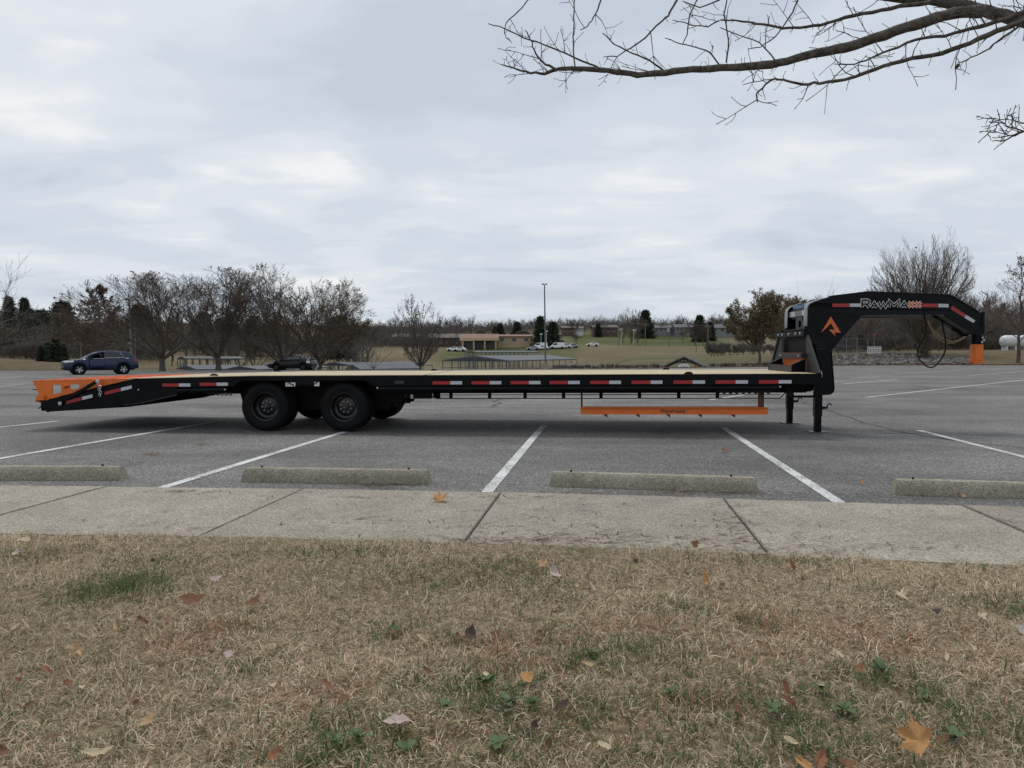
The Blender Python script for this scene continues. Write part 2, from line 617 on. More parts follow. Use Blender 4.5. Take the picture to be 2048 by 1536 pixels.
RUST_P = mat('red_brown_primer', (0.115, 0.030, 0.018), rough=0.6, var=0.25, vscale=14)
WHITE_P = mat('white_print', (0.72, 0.72, 0.70), rough=0.5)
ORANGE_P = mat('orange_print', (0.62, 0.130, 0.030), rough=0.5)
BLUE_P = mat('blue_print', (0.05, 0.16, 0.36), rough=0.4)
DARK_P = mat('dark_print', (0.02, 0.02, 0.02), rough=0.5)
STICK = mat('white_sticker', (0.62, 0.62, 0.62), rough=0.45)
WOOD = mat_wood()
ASPH = mat_asphalt()
PAINT = mat_asphalt('worn_white_line_paint', True)
SIDEW = mat_concrete('sidewalk_concrete', (0.29, 0.255, 0.205), (0.41, 0.37, 0.305), (0.15, 0.135, 0.105), 0.35, 0.42)
STOPC = mat_concrete('wheel_stop_concrete', (0.27, 0.245, 0.185), (0.38, 0.35, 0.275), (0.10, 0.095, 0.065), 0.45, 0.32)
CRACK = mat('crack_dirt', (0.035, 0.033, 0.030), rough=0.95, var=0.3, vscale=12)
MEADOW = mat_terrain()
BARK = mat('grey_bark', (0.105, 0.088, 0.072), rough=0.9, var=0.35, vscale=6, bump=0.6, bscale=14, spec=0.15)
TWIG = mat('twig_brown', (0.108, 0.085, 0.070), rough=0.9, var=0.3, vscale=2, spec=0.15)
TWIG_G = mat('twig_grey', (0.145, 0.126, 0.112), rough=0.9, var=0.3, vscale=2, spec=0.15)
TWIG_R = mat('twig_red_brown', (0.128, 0.090, 0.074), rough=0.9, var=0.3, vscale=2, spec=0.15)
BARK_N = mat('branch_bark', (0.095, 0.082, 0.070), rough=0.9, var=0.55, vscale=22, bump=0.8, bscale=50, spec=0.2)
LEAFV = mat_vcol('dead_leaf', 0.7, 0.25)
GRASSV = mat_vcol('grass_blades', 0.75, 0.25)
NEEDLE = mat('evergreen_needles', (0.022, 0.033, 0.021), rough=0.85, col2=(0.060, 0.072, 0.044), vscale=0.8, spec=0.2)

# ------------------------------------------------------------------ pixels to places
CAM_P = Vector((0, 0, CAMH))


def lot_z(x, y):
    """the parking lot falls gently away to the back, most on its left side"""
    if y < 8: return 0.0
    u = x / y
    f = min(1.0, max(0.0, (0.45 - u) / 0.55))
    f = f * f * (3 - 2 * f)
    t = y - 12.0
    g = t if t > 4 else (0 if t < -4 else (t + 4) ** 2 / 16.0)
    return -0.0092 * g * f


def at(px, py, d):
    r = pix_dir(px, py)
    return CAM_P + r * (d / r.y)


def gp(px, py, z=0.0):
    """the point of the ground seen at a pixel"""
    r = pix_dir(px, py)
    zz = z
    p = None
    for _ in range(30):
        t = (zz - CAMH) / r.z
        p = CAM_P + r * t
        zz = 0.5 * zz + 0.5 * (z + lot_z(p.x, p.y))
    return Vector((p.x, p.y, zz))


EDGE_PX = [(-400, 743), (0, 742), (560, 740), (1024, 738), (1300, 737), (1560, 733.5), (1700, 731), (2048, 730), (2500, 729)]
_e = [gp(*p) for p in EDGE_PX]
_eu = np.array([p.x / p.y for p in _e])
_ed = np.array([p.y for p in _e])


def edge_d(u):
    return float(np.interp(u, _eu, _ed))


ROWS = [76, 86, 100, 130, 170, 210, 250, 300, 370, 460, 700, 1500]
COLS = {
    -1500: [722, 717, 715, 712, 708, 700, 690, 680, 670, 660, 650, 690],
    0: [724, 719, 717, 714, 708, 700, 690, 680, 668, 655, 645, 690],
    330: [734, 731, 728, 724, 716, 706, 696, 686, 672, 660, 645, 690],
    470: ['-1.6', '-4', '-5.5', '-5.5', '-5.5', 714, 702, 690, 676, 662, 648, 690],
    900: ['-1.6', '-4', '-5.5', '-5.5', '-5.5', 718, 696, 691, 677, 665, 655, 690],
    1130: ['-1.3', '-3.5', '-5', '-5', '-3.4', 712, 692, 685, 668, 656, 650, 690],
    1260: [736, 733, 729, 722, 714, 706, 694, 684, 668, 655, 648, 690],
    1500: [731, 727, 722, 714, 708, 703, 694, 684, 670, 658, 648, 690],
    1680: [722, 708, 703, 702, 702, 700, 698, 694, 685, 675, 660, 690],
    2048: [716, 702, 698, 697, 696, 695, 692, 690, 685, 675, 660, 690],
    3600: [716, 702, 698, 697, 696, 695, 692, 690, 685, 675, 660, 690],
}
_cu = np.array([(c - 1024) / FPX for c in COLS])
_cz = []
for c, ys in COLS.items():
    _cz.append([float(y) if isinstance(y, str) else CAMH - (y - HOR) * d / FPX for y, d in zip(ys, ROWS)])
_cz = np.array(_cz)


def ground_z(x, y):
    if y < 20: return -0.06 + lot_z(x, y)
    u = x / y
    ed = edge_d(u)
    if y <= ed: return lot_z(x, y) - 0.06
    cu = min(max(u, _cu[0]), _cu[-1])
    col = np.array([np.interp(cu, _cu, _cz[:, k]) for k in range(len(ROWS))])
    ez = lot_z(u * ed, ed) - 0.03
    return float(np.interp(y, [ed] + ROWS, [ez] + list(col)))

# ------------------------------------------------------------------ ground, lot, sidewalk, lawn
def build_ground():
    us = np.unique(np.concatenate([np.linspace(-4, -0.8, 10), np.linspace(-0.8, 0.85, 90), np.linspace(0.85, 4, 10)]))
    ds = [-80, -20, 0, 10, 20, 30, 40, 50, 56, 60, 62, 64, 66, 68, 70, 73, 76, 79, 82, 86, 90, 95, 100, 110, 120, 130, 150, 170, 190, 210, 230, 250, 275, 300, 335, 370, 415, 460, 580, 700, 1000, 1500, 3500]
    V, F = [], []
    for d in ds:
        for u in us:
            x = u * max(d, 45)
            if d > 1500:
                z = CAMH + 8
            else:
                z = ground_z(x, d) if d >= 45 else (-0.07 + lot_z(x, d) if d > 8 else -0.07)
            V.append((x, d, z))
    n = len(us)
    for i in range(len(ds) - 1):
        for k in range(n - 1):
            F.append((i * n + k, i * n + k + 1, (i + 1) * n + k + 1, (i + 1) * n + k))
    A = np.array(V)
    pxx = 1024 + FPX * A[:, 0] / np.maximum(A[:, 1], 45)

    def soft(v, a, b, w): return np.clip((v - a) / w, 0, 1) * np.clip((b - v) / w, 0, 1)
    gr = np.maximum.reduce([soft(pxx, 860, 1180, 40) * soft(A[:, 1], 195, 262, 12), soft(pxx, 1100, 1480, 40) * soft(A[:, 1], 255, 420, 15),
                            .45 * soft(pxx, 1180, 1560, 40) * soft(A[:, 1], 66, 175, 10)])
    col = np.stack([gr * 0, gr, gr * 0], 1)
    me = tri_mesh('ground', V, F, col, smooth=True)
    return tag(link('ground', me, MEADOW), 'rough meadow, far bank and green hillside beyond the parking lot', kind='structure')


build_ground()


# sidewalk slabs: edge lines follow the bend in the photograph
SW_FAR = [(-700, 969), (-300, 972), (0, 975), (315, 978.5), (620, 982), (1024, 989.5), (1330, 998), (1690, 1009.5), (2048, 1019), (2400, 1028), (2800, 1038)]
SW_Z = 0.022
_far = [gp(p[0], p[1]) for p in SW_FAR]
_fx = np.array([p.x for p in _far]); _fy = np.array([p.y for p in _far])


def sw_far(x): return float(np.interp(x, _fx, _fy))



def build_lot():
    us = np.linspace(-2.2, 2.2, 121)
    ts = np.concatenate([[0], np.linspace(0.02, 1, 60)])
    V, F = [], []
    for t in ts:
        for u in us:
            ed = edge_d(u)
            x = u * (22 * (1 - t) + ed * t)
            d0 = sw_far(u * 22) - 0.35
            d = d0 + (ed - d0) * t
            V.append((x, d, lot_z(x, d) if d > 8 else 0.0))
    n = len(us)
    for i in range(len(ts) - 1):
        for k in range(n - 1):
            F.append((i * n + k, i * n + k + 1, (i + 1) * n + k + 1, (i + 1) * n + k))
    return tag(link('parking_lot', tri_mesh('parking_lot', V, F, smooth=True), ASPH), 'worn grey asphalt parking lot', kind='structure')


LOT = build_lot()


def strip(name, pts, w, mtl, parent, dz, jitter=0.0, seg=0.5):
    """thin painted or cracked strip laid on the lot along pixel points"""
    P = [gp(*p) for p in pts]
    path = []
    for a, b in zip(P[:-1], P[1:]):
        k = max(1, int((b - a).length / seg))
        for i in range(k):
            path.append(a.lerp(b, i / k))
    path.append(P[-1])
    V, F = [], []
    off = 0.0
    for i, p in enumerate(path):
        d = (path[min(i + 1, len(path) - 1)] - path[max(i - 1, 0)])
        nrm = Vector((-d.y, d.x, 0)).normalized()
        off = off * 0.7 + random.uniform(-1, 1) * jitter
        ww = w * (1 if jitter == 0 else random.uniform(0.35, 1.3)) / 2
        for s in (-1, 1):
            q = p + nrm * (off + s * ww)
            V.append((q.x, q.y, lot_z(q.x, q.y) + dz))
    for i in range(len(path) - 1):
        F.append((2 * i, 2 * i + 1, 2 * i + 3, 2 * i + 2))
    me = bpy.data.meshes.new(name)
    me.from_pydata(V, [], F)
    me.update()
    bm = bmesh.new(); bm.from_mesh(me)
    bmesh.ops.recalc_face_normals(bm, faces=bm.faces)
    if bm.faces and sum(f.normal.z for f in bm.faces) < 0:
        bmesh.ops.reverse_faces(bm, faces=bm.faces)
    bm.to_mesh(me); bm.free()
    return link(name, me, mtl, parent)


for a, b in [((322, 977), (690, 864)), ((972, 987.5), (1088, 851)), ((1680, 1007), (1446, 855)), ((2110, 930), (1838, 861)),
             ((-60, 928), (424, 845)), ((-60, 861), (118, 842.5))]:
    strip('painted_line', [a, b], 0.105, PAINT, LOT, 0.005, seg=0.4)
for a, b in [((1731, 795), (2060, 758.5)), ((1686, 768), (1795, 759.5)), ((1939, 751), (2060, 742)), ((1787, 748), (1922, 741)),
             ((-30, 776), (50, 768)), ((-20, 757), (48, 752.5)), ((1420, 800), (1500, 788)), ((1700, 757), (1760, 753.5)), ((1960, 738.5), (2060, 735))]:
    strip('painted_line', [a, b], 0.10, PAINT, LOT, 0.005, seg=0.8)
strip('crack', [(1540, 797), (1600, 803), (1660, 823), (1720, 843), (1790, 862), (1900, 880), (2060, 898)], 0.035, CRACK, LOT, 0.004, 0.03, 0.12)
strip('crack', [(1480, 866), (1660, 869), (1850, 866), (2060, 873)], 0.022, CRACK, LOT, 0.0045, 0.006, 0.2)
strip('crack', [(-40, 813), (400, 815), (900, 815), (1300, 817.5), (1560, 819), (1800, 821), (2060, 824)], 0.030, CRACK, LOT, 0.0042, 0.008, 0.25)
strip('crack', [(1790, 768), (1880, 777), (1960, 781), (2060, 786)], 0.06, CRACK, LOT, 0.0044, 0.05, 0.25)
strip('crack', [(985, 814), (1000, 806), (988, 802), (1010, 797)], 0.05, CRACK, LOT, 0.0046, 0.04, 0.12)
strip('crack', [(1690, 745), (1850, 747), (2060, 751)], 0.05, CRACK, LOT, 0.0043, 0.03, 0.5)

A_P = math.atan2(185, FPX)
PV = Vector((math.sin(A_P), math.cos(A_P), 0))
SW_W = 1.66
SIDE = empty('sidewalk')
tag(SIDE, 'weathered concrete sidewalk of square slabs along the lawn', kind='structure')
joints = [(-560, 968), (-190, 973), (212, 977.5), (606, 982.5), (1002, 989.5), (1446, 1001), (1925, 1016), (2420, 1029)]
JX = [gp(*j) for j in joints]


def slab(i, a, b):
    n = 12
    g = 0.009
    top_far, top_near = [], []
    for k in range(n + 1):
        x = a.x + g + (b.x - a.x - 2 * g) * k / n
        yf = sw_far(x)
        top_far.append(Vector((x, yf, 0)))
        q = Vector((x, yf, 0)) - PV * SW_W
        top_near.append(q)
    mb = MB()
    dz = random.uniform(-0.003, 0.003)
    zt = SW_Z + dz
    vs = [(p.x, p.y, zt) for p in top_far] + [(p.x, p.y, zt) for p in top_near] + \
         [(p.x, p.y, -0.1) for p in top_far] + [(p.x, p.y, -0.1) for p in top_near]
    m = n + 1
    fs = [(k, m + k, m + k + 1, k + 1) for k in range(n)]
    fs += [(k, k + 1, 2 * m + k + 1, 2 * m + k) for k in range(n)]
    fs += [(m + k + 1, m + k, 3 * m + k, 3 * m + k + 1) for k in range(n)]
    fs += [(0, 2 * m, 3 * m, m), (n, m + n, 3 * m + n, 2 * m + n)]
    mb.add(vs, fs)
    o = mb.build('concrete_slab', SIDEW, SIDE, bevel=0.006)
    return o


for i in range(len(JX) - 1):
    slab(i, JX[i], JX[i + 1])
for j in JX[1:-1]:        # dirt in the joints
    mb = MB()
    a = Vector((j.x, sw_far(j.x), 0)); b = a - PV * SW_W
    mb.bar((a.x, a.y, 0.004), (b.x, b.y, 0.004), 0.03, 0.012)
    mb.build('joint_dirt', CRACK, SIDE)


def sw_near(x):
    # near border of the sidewalk at x
    xx = x + PV.x * SW_W
    return sw_far(xx) - PV.y * SW_W


LAWN_Z = 0.042


def lawn_h(x, y):
    return LAWN_Z + 0.012 * (math.sin(x * 2.1 + y * 1.3) + math.sin(x * 0.9 - y * 2.7 + 1.0)) + 0.005 * math.sin(x * 7.3 + 2 * math.sin(y * 6.1))


def build_lawn():
    xs = np.linspace(-16, 16, 200)
    ts = np.linspace(0, 1, 50)
    V, F = [], []
    for t in ts:
        for x in xs:
            y1 = sw_near(x) + 0.10
            y = -10 + (y1 + 10) * (t ** 0.5)
            h = lawn_h(x, y)
            ed = y1 - y
            if ed < 0.25: h = h * (ed / 0.25) + (SW_Z - 0.012) * (1 - ed / 0.25)
            V.append((x, y, h))
    n = len(xs)
    for i in range(len(ts) - 1):
        for k in range(n - 1):
            F.append((i * n + k, i * n + k + 1, (i + 1) * n + k + 1, (i + 1) * n + k))
    thatch = mat('lawn_thatch', (0.085, 0.064, 0.040), rough=0.95, col2=(0.34, 0.265, 0.175), vscale=26, det=8, bump=1.0, bscale=70, spec=0.1)
    return tag(link('lawn', tri_mesh('lawn', V, F, smooth=True), thatch), 'winter lawn soil in front of the sidewalk', kind='structure')


build_lawn()


# ------------------------------------------------------------------ wheel stops
def wheel_stop(pa, pb, pins, label):
    a, b = gp(*pa), gp(*pb)
    d = (b - a); Ls = d.length; ang = math.atan2(d.y, d.x)
    root = empty('wheel_stop', a, (0, 0, ang))
    tag(root, label, 'wheel stop', 'concrete wheel stops along the sidewalk')
    prof = [(0.0, 0.0), (0.003, 0.062), (0.034, 0.122), (0.044, 0.130), (0.116, 0.130), (0.126, 0.122), (0.157, 0.062), (0.16, 0.0)]
    n = 26
    mb = MB()
    vs, fs = [], []
    for i in range(n + 1):
        t = i / n
        x = Ls * t
        k = 0.0
        endk = min(x, Ls - x)
        tp = 1.0 if endk > 0.08 else 0.82 + 0.18 * endk / 0.08
        for (yy, zz) in prof:
            jx = random.uniform(-0.003, 0.003)
            vs.append((x + (0.03 * (zz / 0.13) if i == 0 else (-0.03 * (zz / 0.13) if i == n else 0)), 0.08 + (yy - 0.08) * tp + jx, zz + (random.uniform(-0.003, 0.002) if zz > 0.01 else 0)))
    m = len(prof)
    for i in range(n):
        for k in range(m - 1):
            fs.append((i * m + k, i * m + k + 1, (i + 1) * m + k + 1, (i + 1) * m + k))
        fs.append((i * m + m - 1, i * m, (i + 1) * m, (i + 1) * m + m - 1))
    fs.append(tuple(range(m))); fs.append(tuple(n * m + k for k in range(m))[::-1])
    mb.add(vs, fs)
    mb.build('concrete_block', STOPC, root, smooth=0.5)
    for f in pins:
        p = MB()
        p.lathe([(0.0, 0.10), (0.009, 0.10), (0.009, 0.145), (0.012, 0.147), (0.012, 0.150), (0, 0.151)], 8, 'z', (Ls * f, 0.08, 0))
        p.build('steel_pin', DARK_P, root)


wheel_stop((-140, 960), (240, 961.5), (0.14, 0.885), 'concrete wheel stop beside the paint line leading to the trailer ramp end')
wheel_stop((480, 964), (858, 970), (0.10, 0.885), 'concrete wheel stop in front of the trailer wheels')
wheel_stop((1098, 973), (1519, 987), (0.105, 0.875), 'concrete wheel stop in front of the orange tray under the trailer')
wheel_stop((1790, 990), (2232, 1003), (0.10, 0.88), 'concrete wheel stop beside the jack legs with a dead leaf against it')

# ------------------------------------------------------------------ the gooseneck trailer
TYAW, TPITCH = math.radians(-4.86), math.radians(-0.39)
TR = empty('gooseneck_trailer', (4.56, 10.28, 7.86 * math.sin(-TPITCH)), (0, TPITCH, TYAW))
tag(TR, 'long black gooseneck flatbed trailer with orange ramps and pine deck', 'trailer')
TM = Matrix.Translation(TR.location) @ Euler((0, TPITCH, TYAW)).to_matrix().to_4x4()
TMI = TM.inverted()


def F(px, py, yl=0.0):
    """pixel -> (x, z) on the trailer's own upright plane y = yl"""
    o = TMI @ CAM_P
    d = TMI.to_3x3() @ pix_dir(px, py)
    t = (yl - o.y) / d.y
    p = o + d * t
    return (p.x, p.z)


def FX(px, yl=0.0, py=760): return F(px, py, yl)[0]
def FZ(px, py, yl=0.0): return F(px, py, yl)[1]


def ribbon(mb, pts, t, y0, y1, closed=False):
    """strip of thickness t following points (x, z), as wide as y0..y1"""
    P = [Vector((p[0], p[1])) for p in pts]
    n = len(P)
    A, B = [], []
    for i in range(n):
        dirs = []
        if i > 0 or closed: dirs.append((P[i] - P[i - 1]).normalized())
        if i < n - 1 or closed: dirs.append((P[(i + 1) % n] - P[i]).normalized())
        d = sum(dirs, Vector((0, 0)))
        d.normalize()
        nn = Vector((-d.y, d.x))
        c = max(0.62, abs(nn.dot(Vector((-dirs[0].y, dirs[0].x)))))
        A.append(P[i] + nn * (t / 2 / c)); B.append(P[i] - nn * (t / 2 / c))
    vs = [(p.x, y0, p.y) for p in A] + [(p.x, y0, p.y) for p in B] + [(p.x, y1, p.y) for p in A] + [(p.x, y1, p.y) for p in B]
    fs = []
    for i in range(n if closed else n - 1):
        j = (i + 1) % n
        fs += [(i, j, n + j, n + i), (2 * n + i, 3 * n + i, 3 * n + j, 2 * n + j), (i, 2 * n + i, 2 * n + j, j), (n + i, n + j, 3 * n + j, 3 * n + i)]
    if not closed:
        fs += [(0, n, 3 * n, 2 * n), (n - 1, 3 * n - 1, 4 * n - 1, 2 * n - 1)]
    mb.add(vs, fs)
    return mb


DW = 2.59
HZ = 0.877             # top of the deck rails
XK = FX(272)           # knee where the dovetail starts
XW0 = FX(250)          # rear end of the wood
RB = HZ - 0.155


def dr(x):
    """the rear overhang droops a little"""
    return -0.018 * max(0.0, -8.7 - x)


WX = [-8.5, -7.22]
WR = 0.385


def notch(xc):
    return [(xc - 0.50, RB), (xc - 0.36, RB + 0.088), (xc + 0.36, RB + 0.088), (xc + 0.50, RB)]


outl = [(-9.02, HZ + dr(-9.02)), (XK, HZ + dr(XK)), (XK, RB + dr(XK))] + notch(WX[0]) + notch(WX[1]) + [(0.0, RB), (0.0, HZ), (-8.7, HZ)]
for nm, (ya, yb, yc, yd) in {'near': (0.0, 0.012, 0.06, 0.0), 'far': (DW - 0.012, DW, DW - 0.06, DW)}.items():
    m = MB()
    m.prism(outl, ya, yb)
    fl = (DW - 0.06, DW - 0.0125) if nm == 'far' else (0.0125, 0.06)
    m.prism([(XK, HZ - 0.001 + dr(XK)), (-8.7, HZ - 0.001), (0, HZ - 0.001), (0, HZ - 0.01), (-8.7, HZ - 0.01), (XK, HZ - 0.01 + dr(XK))], *fl)
    rail = m.build('side_rail', BLACK, TR)
    if nm == 'near':
        RAIL = rail
        for xc in WX:      # lip round each wheel notch
            r = MB(); ribbon(r, notch(xc), 0.012, -0.012, 0.03); r.build('notch_lip', BLACK, rail)
        # stake pockets along the rail
        for i in range(15):
            x = -0.35 - i * 0.605
            if any(abs(x - w) < 0.5 for w in WX): continue
            p = MB(); p.box(x - 0.045, x + 0.045, -0.002, 0.058, HZ - 0.002, HZ + 0.003); p.build('stake_pocket', STEEL_D, rail)
# front cross rail
MB().box(-0.06, -0.001, 0.062, DW - 0.062, RB, HZ - 0.004).build('front_rail', BLACK, TR)

# reflective tape
TAPE = [(324.7, 357.5, 380.5), (399, 433, 455.7), (865, 900.6, 924), (943, 979, 1002.5), (1021, 1057.6, 1081), (1099, 1136, 1159.5),
        (1180.5, 1218, 1242), (1263, 1301, 1325), (1347, 1385, 1410), (1431, 1471, 1496), (1517.7, 1557, 1583)]
for (a, b, c) in TAPE:
    za, zb = RB + 0.014 + dr(FX(b)), RB + 0.064 + dr(FX(b))
    MB().box(FX(a), FX(b), -0.002, -0.0002, za, zb).build('red_tape', RED_T, RAIL)
    MB().box(FX(b) + 0.002, FX(c), -0.002, -0.0002, za, zb).build('white_tape', WHITE_T, RAIL)
# stickers beside the wheels
for (x0, y0, x1, y1, red) in [(571, 765.1, 590.8, 772.8, False), (628.4, 764, 638.8, 772.2, True)]:
    a, b = F(x0, y0), F(x1, y1)
    s = MB().box(a[0], b[0], -0.002, -0.0003, b[1], a[1]).build('sticker', STICK, RAIL)
    k = MB()
    for i in range(3):
        zz = a[1] - 0.010 - i * 0.014
        k.box(a[0] + 0.008, a[0] + (0.075 if not red else 0.06) - 0.012 * i, -0.0032, -0.0021, zz - 0.004, zz)
    if not red: k.bar((b[0] - 0.02, -0.0027, b[1] + 0.02), (b[0] - 0.045, -0.0027, b[1] + 0.035), 0.001, 0.012, (0, 0, 1))
    tag(k.build('sticker_print', RED_T if red else DARK_P, s), kind='stuff')
s = MB().box(FX(789), FX(808), -0.002, -0.0003, FZ(790, 767.5), FZ(790, 761.5)).build('rating_plate', STEEL_D, RAIL)

# deck planks
NPL = 13
pw = (DW - 0.124) / NPL
XS = FX(849)
plank_me = {}
for (xa, xb) in ((XW0, XS - 0.03), (XS + 0.03, -0.065)):
    m = MB()
    xs_ = [xa] + ([-8.7] if xa < -8.7 < xb else []) + [xb]
    m.prism([(x, HZ + 0.006 + dr(x)) for x in xs_] + [(x, HZ - 0.034 + dr(x)) for x in xs_[::-1]], 0, pw - 0.006)
    plank_me[xa] = m.mesh('deck_plank', bevel=0.003)
    for i in range(NPL):
        o = link('deck_plank', plank_me[xa], WOOD, TR)
        o.location = (random.uniform(-0.004, 0.004), 0.062 + i * pw + 0.003, random.uniform(-0.0015, 0.0015))
MB().box(XS - 0.027, XS + 0.027, 0.063, DW - 0.063, HZ - 0.03, HZ + 0.004).build('deck_joint_plate', STEEL_D, TR)
for px, yl in ((428.6, 0.05), (1377, 0.05), (555, 2.53), (1332, 2.53), (868, 2.53)):
    x = FX(px, yl)
    m = MB()
    pts = [(x + 0.055 * math.cos(a), yl, HZ + 0.004 + 0.024 * math.sin(a)) for a in np.linspace(0, math.pi, 9)]
    m.tube(pts, 0.012, 6)
    m.box(x - 0.06, x + 0.06, yl - 0.02, yl + 0.02, HZ + 0.007, HZ + 0.02)
    m.build('tie_down_ring', BLACK_D, TR, smooth=0.6)

# frame below the deck
for yb in (0.75, 1.84):
    m = MB()
    x0 = FX(354)
    z0, z1 = 0.560, 0.80
    m.box(x0, 0, yb - 0.075, yb + 0.075, z1 - 0.013, z1)
    m.box(x0, 0, yb - 0.075, yb + 0.075, z0, z0 + 0.013)
    m.box(x0, 0, yb - 0.005, yb + 0.005, z0 + 0.013, z1 - 0.013)
    m.build('main_beam', BLACK_D, TR)
for i in range(27):
    x = -0.28 - i * 0.405
    if x < XK + 0.2: break
    m = MB()
    m.box(x - 0.004, x + 0.004, 0.013, DW - 0.013, 0.801, 0.842)
    m.box(x - 0.03, x + 0.03, 0.013, DW - 0.013, 0.802, 0.808)
    m.build('cross_member', BLACK_D, TR)
# rub pipes under the near and far rail
for yl in (0.045, DW - 0.045):
    for (pa, pb) in ((752, 1563), (274, 452)):
        m = MB()
        x0, x1 = FX(pa), FX(pb)
        zc = RB - 0.054 + dr((x0 + x1) / 2)
        m.tube([(x0, yl, RB - 0.054 + dr(x0)), (x1, yl, RB - 0.054 + dr(x1))], 0.046, 14)
        m.box(x0 + 0.01, x1 - 0.01, yl - 0.012, yl + 0.012, RB - 0.012 + dr(x0), RB + 0.02 + dr(x0))
        pp = m.build('rub_pipe', BLACK, TR, smooth=0.6)
        for xe in (x0, x1):
            b = MB().lathe([(0, -0.05), (0.013, -0.05), (0.013, -0.04), (0, -0.04)], 8, 'y', (xe - 0.02 if xe == x1 else xe + 0.02, yl, zc + 0.02))
            b.build('bolt', CHROME, pp)
# light truss rail under the near beam
tz1, tz0 = FZ(1000, 789.5, 0.75), FZ(1000, 797, 0.75)
m = MB()
xa, xb = FX(872, 0.75), FX(1560, 0.75)
m.box(xa, xb, 0.735, 0.765, tz0 - 0.006, tz0 + 0.006)
m.box(xa, xb, 0.74, 0.76, tz1 - 0.005, tz1 + 0.005)
TRUSS = m.build('truss_rail', BLACK_D, TR)
for px in (873, 901.6, 979, 1050, 1127, 1202, 1279, 1357.5, 1435):
    x = FX(px, 0.75)
    w = 0.028 if px > 880 else 0.06
    MB().box(x - w, x + w, 0.742, 0.758, tz0 + 0.006, 0.561).build('truss_post', BLACK_D, TRUSS)
m = MB()
m.bar((xb, 0.75, tz0), (FX(1573, 0.75), 0.75, tz1 + 0.04), 0.02, 0.012)
m.build('truss_end_brace', BLACK_D, TRUSS)
# chain hooks / winch tracks
for (pa, pb, nh) in ((411, 462, 6), (1431, 1545, 9)):
    m = MB()
    xa, xb = FX(pa), FX(pb)
    zt = RB - 0.108 + dr(xa)
    m.box(xa, xb, 0.02, 0.06, zt, zt + 0.018)
    tr = m.build('winch_track', BLACK_D, TR)
    for i in range(nh):
        x = xa + (xb - xa) * (i + 0.5) / nh
        h = MB().tube([(x + 0.022 * math.cos(a), 0.04, zt - 0.004 - 0.024 * math.sin(a)) for a in np.linspace(0, math.pi, 7)], 0.009, 6)
        h.build('chain_hook', BLACK_D, tr)

# ---------------------------------------------------------------- dovetail and ramps
dov = [F(*p) for p in [(272, 757), (121.6, 792.8), (98, 798), (90, 806), (88, 818), (98, 823.5), (197, 817.5), (283, 806.8), (354, 790.6), (354, 774), (272, 774)]]
m = MB(); m.prism(dov, 0.001, 0.05)
DOV = m.build('dovetail_side', BLACK, TR)
for yb in (0.75, 1.84):
    m = MB(); m.prism([(x, z - 0.03) for x, z in dov], yb - 0.02, yb + 0.02); m.build('dovetail_beam', BLACK_D, TR)
m = MB(); m.prism(dov, DW - 0.05, DW - 0.001); m.build('dovetail_side', BLACK, TR)
a, b = dov[0], dov[1]
m = MB()
m.prism([(a[0], a[1] - 0.02), (b[0], b[1] - 0.02), (b[0], b[1] - 0.035), (a[0], a[1] - 0.035)], 0.051, DW - 0.051)
m.build('dovetail_floor', BLACK_D, TR)
m = MB()
ribbon(m, [F(*p) for p in [(272, 757.5), (121.6, 793)]], 0.014, -0.02, 0.055)
m.build('dovetail_flange', BLACK, TR)
m = MB()
ribbon(m, [F(*p) for p in [(250, 809.8), (283, 805.8), (354, 789.6)]], 0.012, -0.02, 0.02)
m.build('dovetail_lower_flange', STEEL_D, TR)
# tape along the slope
for (p0, p1, mm) in [((132, 805), (163.5, 797.2), RED_T), ((164.5, 796.8), (185, 791.8), WHITE_T), ((209.7, 786.7), (241, 779.2), RED_T), ((242, 779), (263.5, 773.8), WHITE_T)]:
    q0, q1 = F(*p0), F(*p1)
    m = MB()
    h = 0.026
    m.prism([(q0[0], q0[1] - h), (q1[0], q1[1] - h), (q1[0], q1[1] + h), (q0[0], q0[1] + h)], -0.0225 + 0.02, -0.0002)
    m.build('red_tape' if mm is RED_T else 'white_tape', mm, DOV)
# rear bumper box with lights
z0, z1 = FZ(90, 822), FZ(90, 801)
xr0, xr1 = FX(76), FX(97)
MB().box(xr0, xr1, 0.03, DW - 0.03, z0, z1).build('rear_bumper', BLACK_D, TR, bevel=0.01)
for k in range(3):
    m = MB().lathe([(0, 0), (0.045, 0), (0.05, 0.01), (0.05, 0.03)], 14, 'x', (xr0 - 0.028, 0.35 + k * 0.95, (z0 + z1) / 2))
    m.build('tail_lamp', mat('lamp_red', (0.25, 0.01, 0.01), rough=0.2), TR)
MB().box(FX(68), FX(85), 0.02, 0.30, FZ(75, 801), FZ(75, 791)).build('hinge_box', ORANGE, TR, bevel=0.006)
MB().box(FX(66), FX(73), 0.04, 0.12, FZ(70, 805), FZ(70, 798)).build('marker_lamp', mat('lamp_amber', (0.45, 0.10, 0.02), rough=0.25), TR)
m = MB(); hk = [F(58, 779.5), F(67, 780.2), (F(70, 785)), F(72.5, 791)]
m.tube([(x, 0.08, z) for x, z in hk], 0.008, 6); m.build('latch_handle', BLACK_D, TR, smooth=0.8)
m = MB(); hk = [F(92, 815), F(90, 819), F(92, 823), F(96, 824), F(94.5, 821)]
m.tube([(x, 0.02, z) for x, z in hk], 0.011, 6); m.build('tow_hook', BLACK_D, TR, smooth=0.8)
m = MB(); m.tube([(F(75, 818)[0], 0.02, F(75, 818)[1]), (F(80, 813)[0], 0.02, F(80, 813)[1])], 0.008, 6); m.build('grab_pin', BLACK_D, TR)

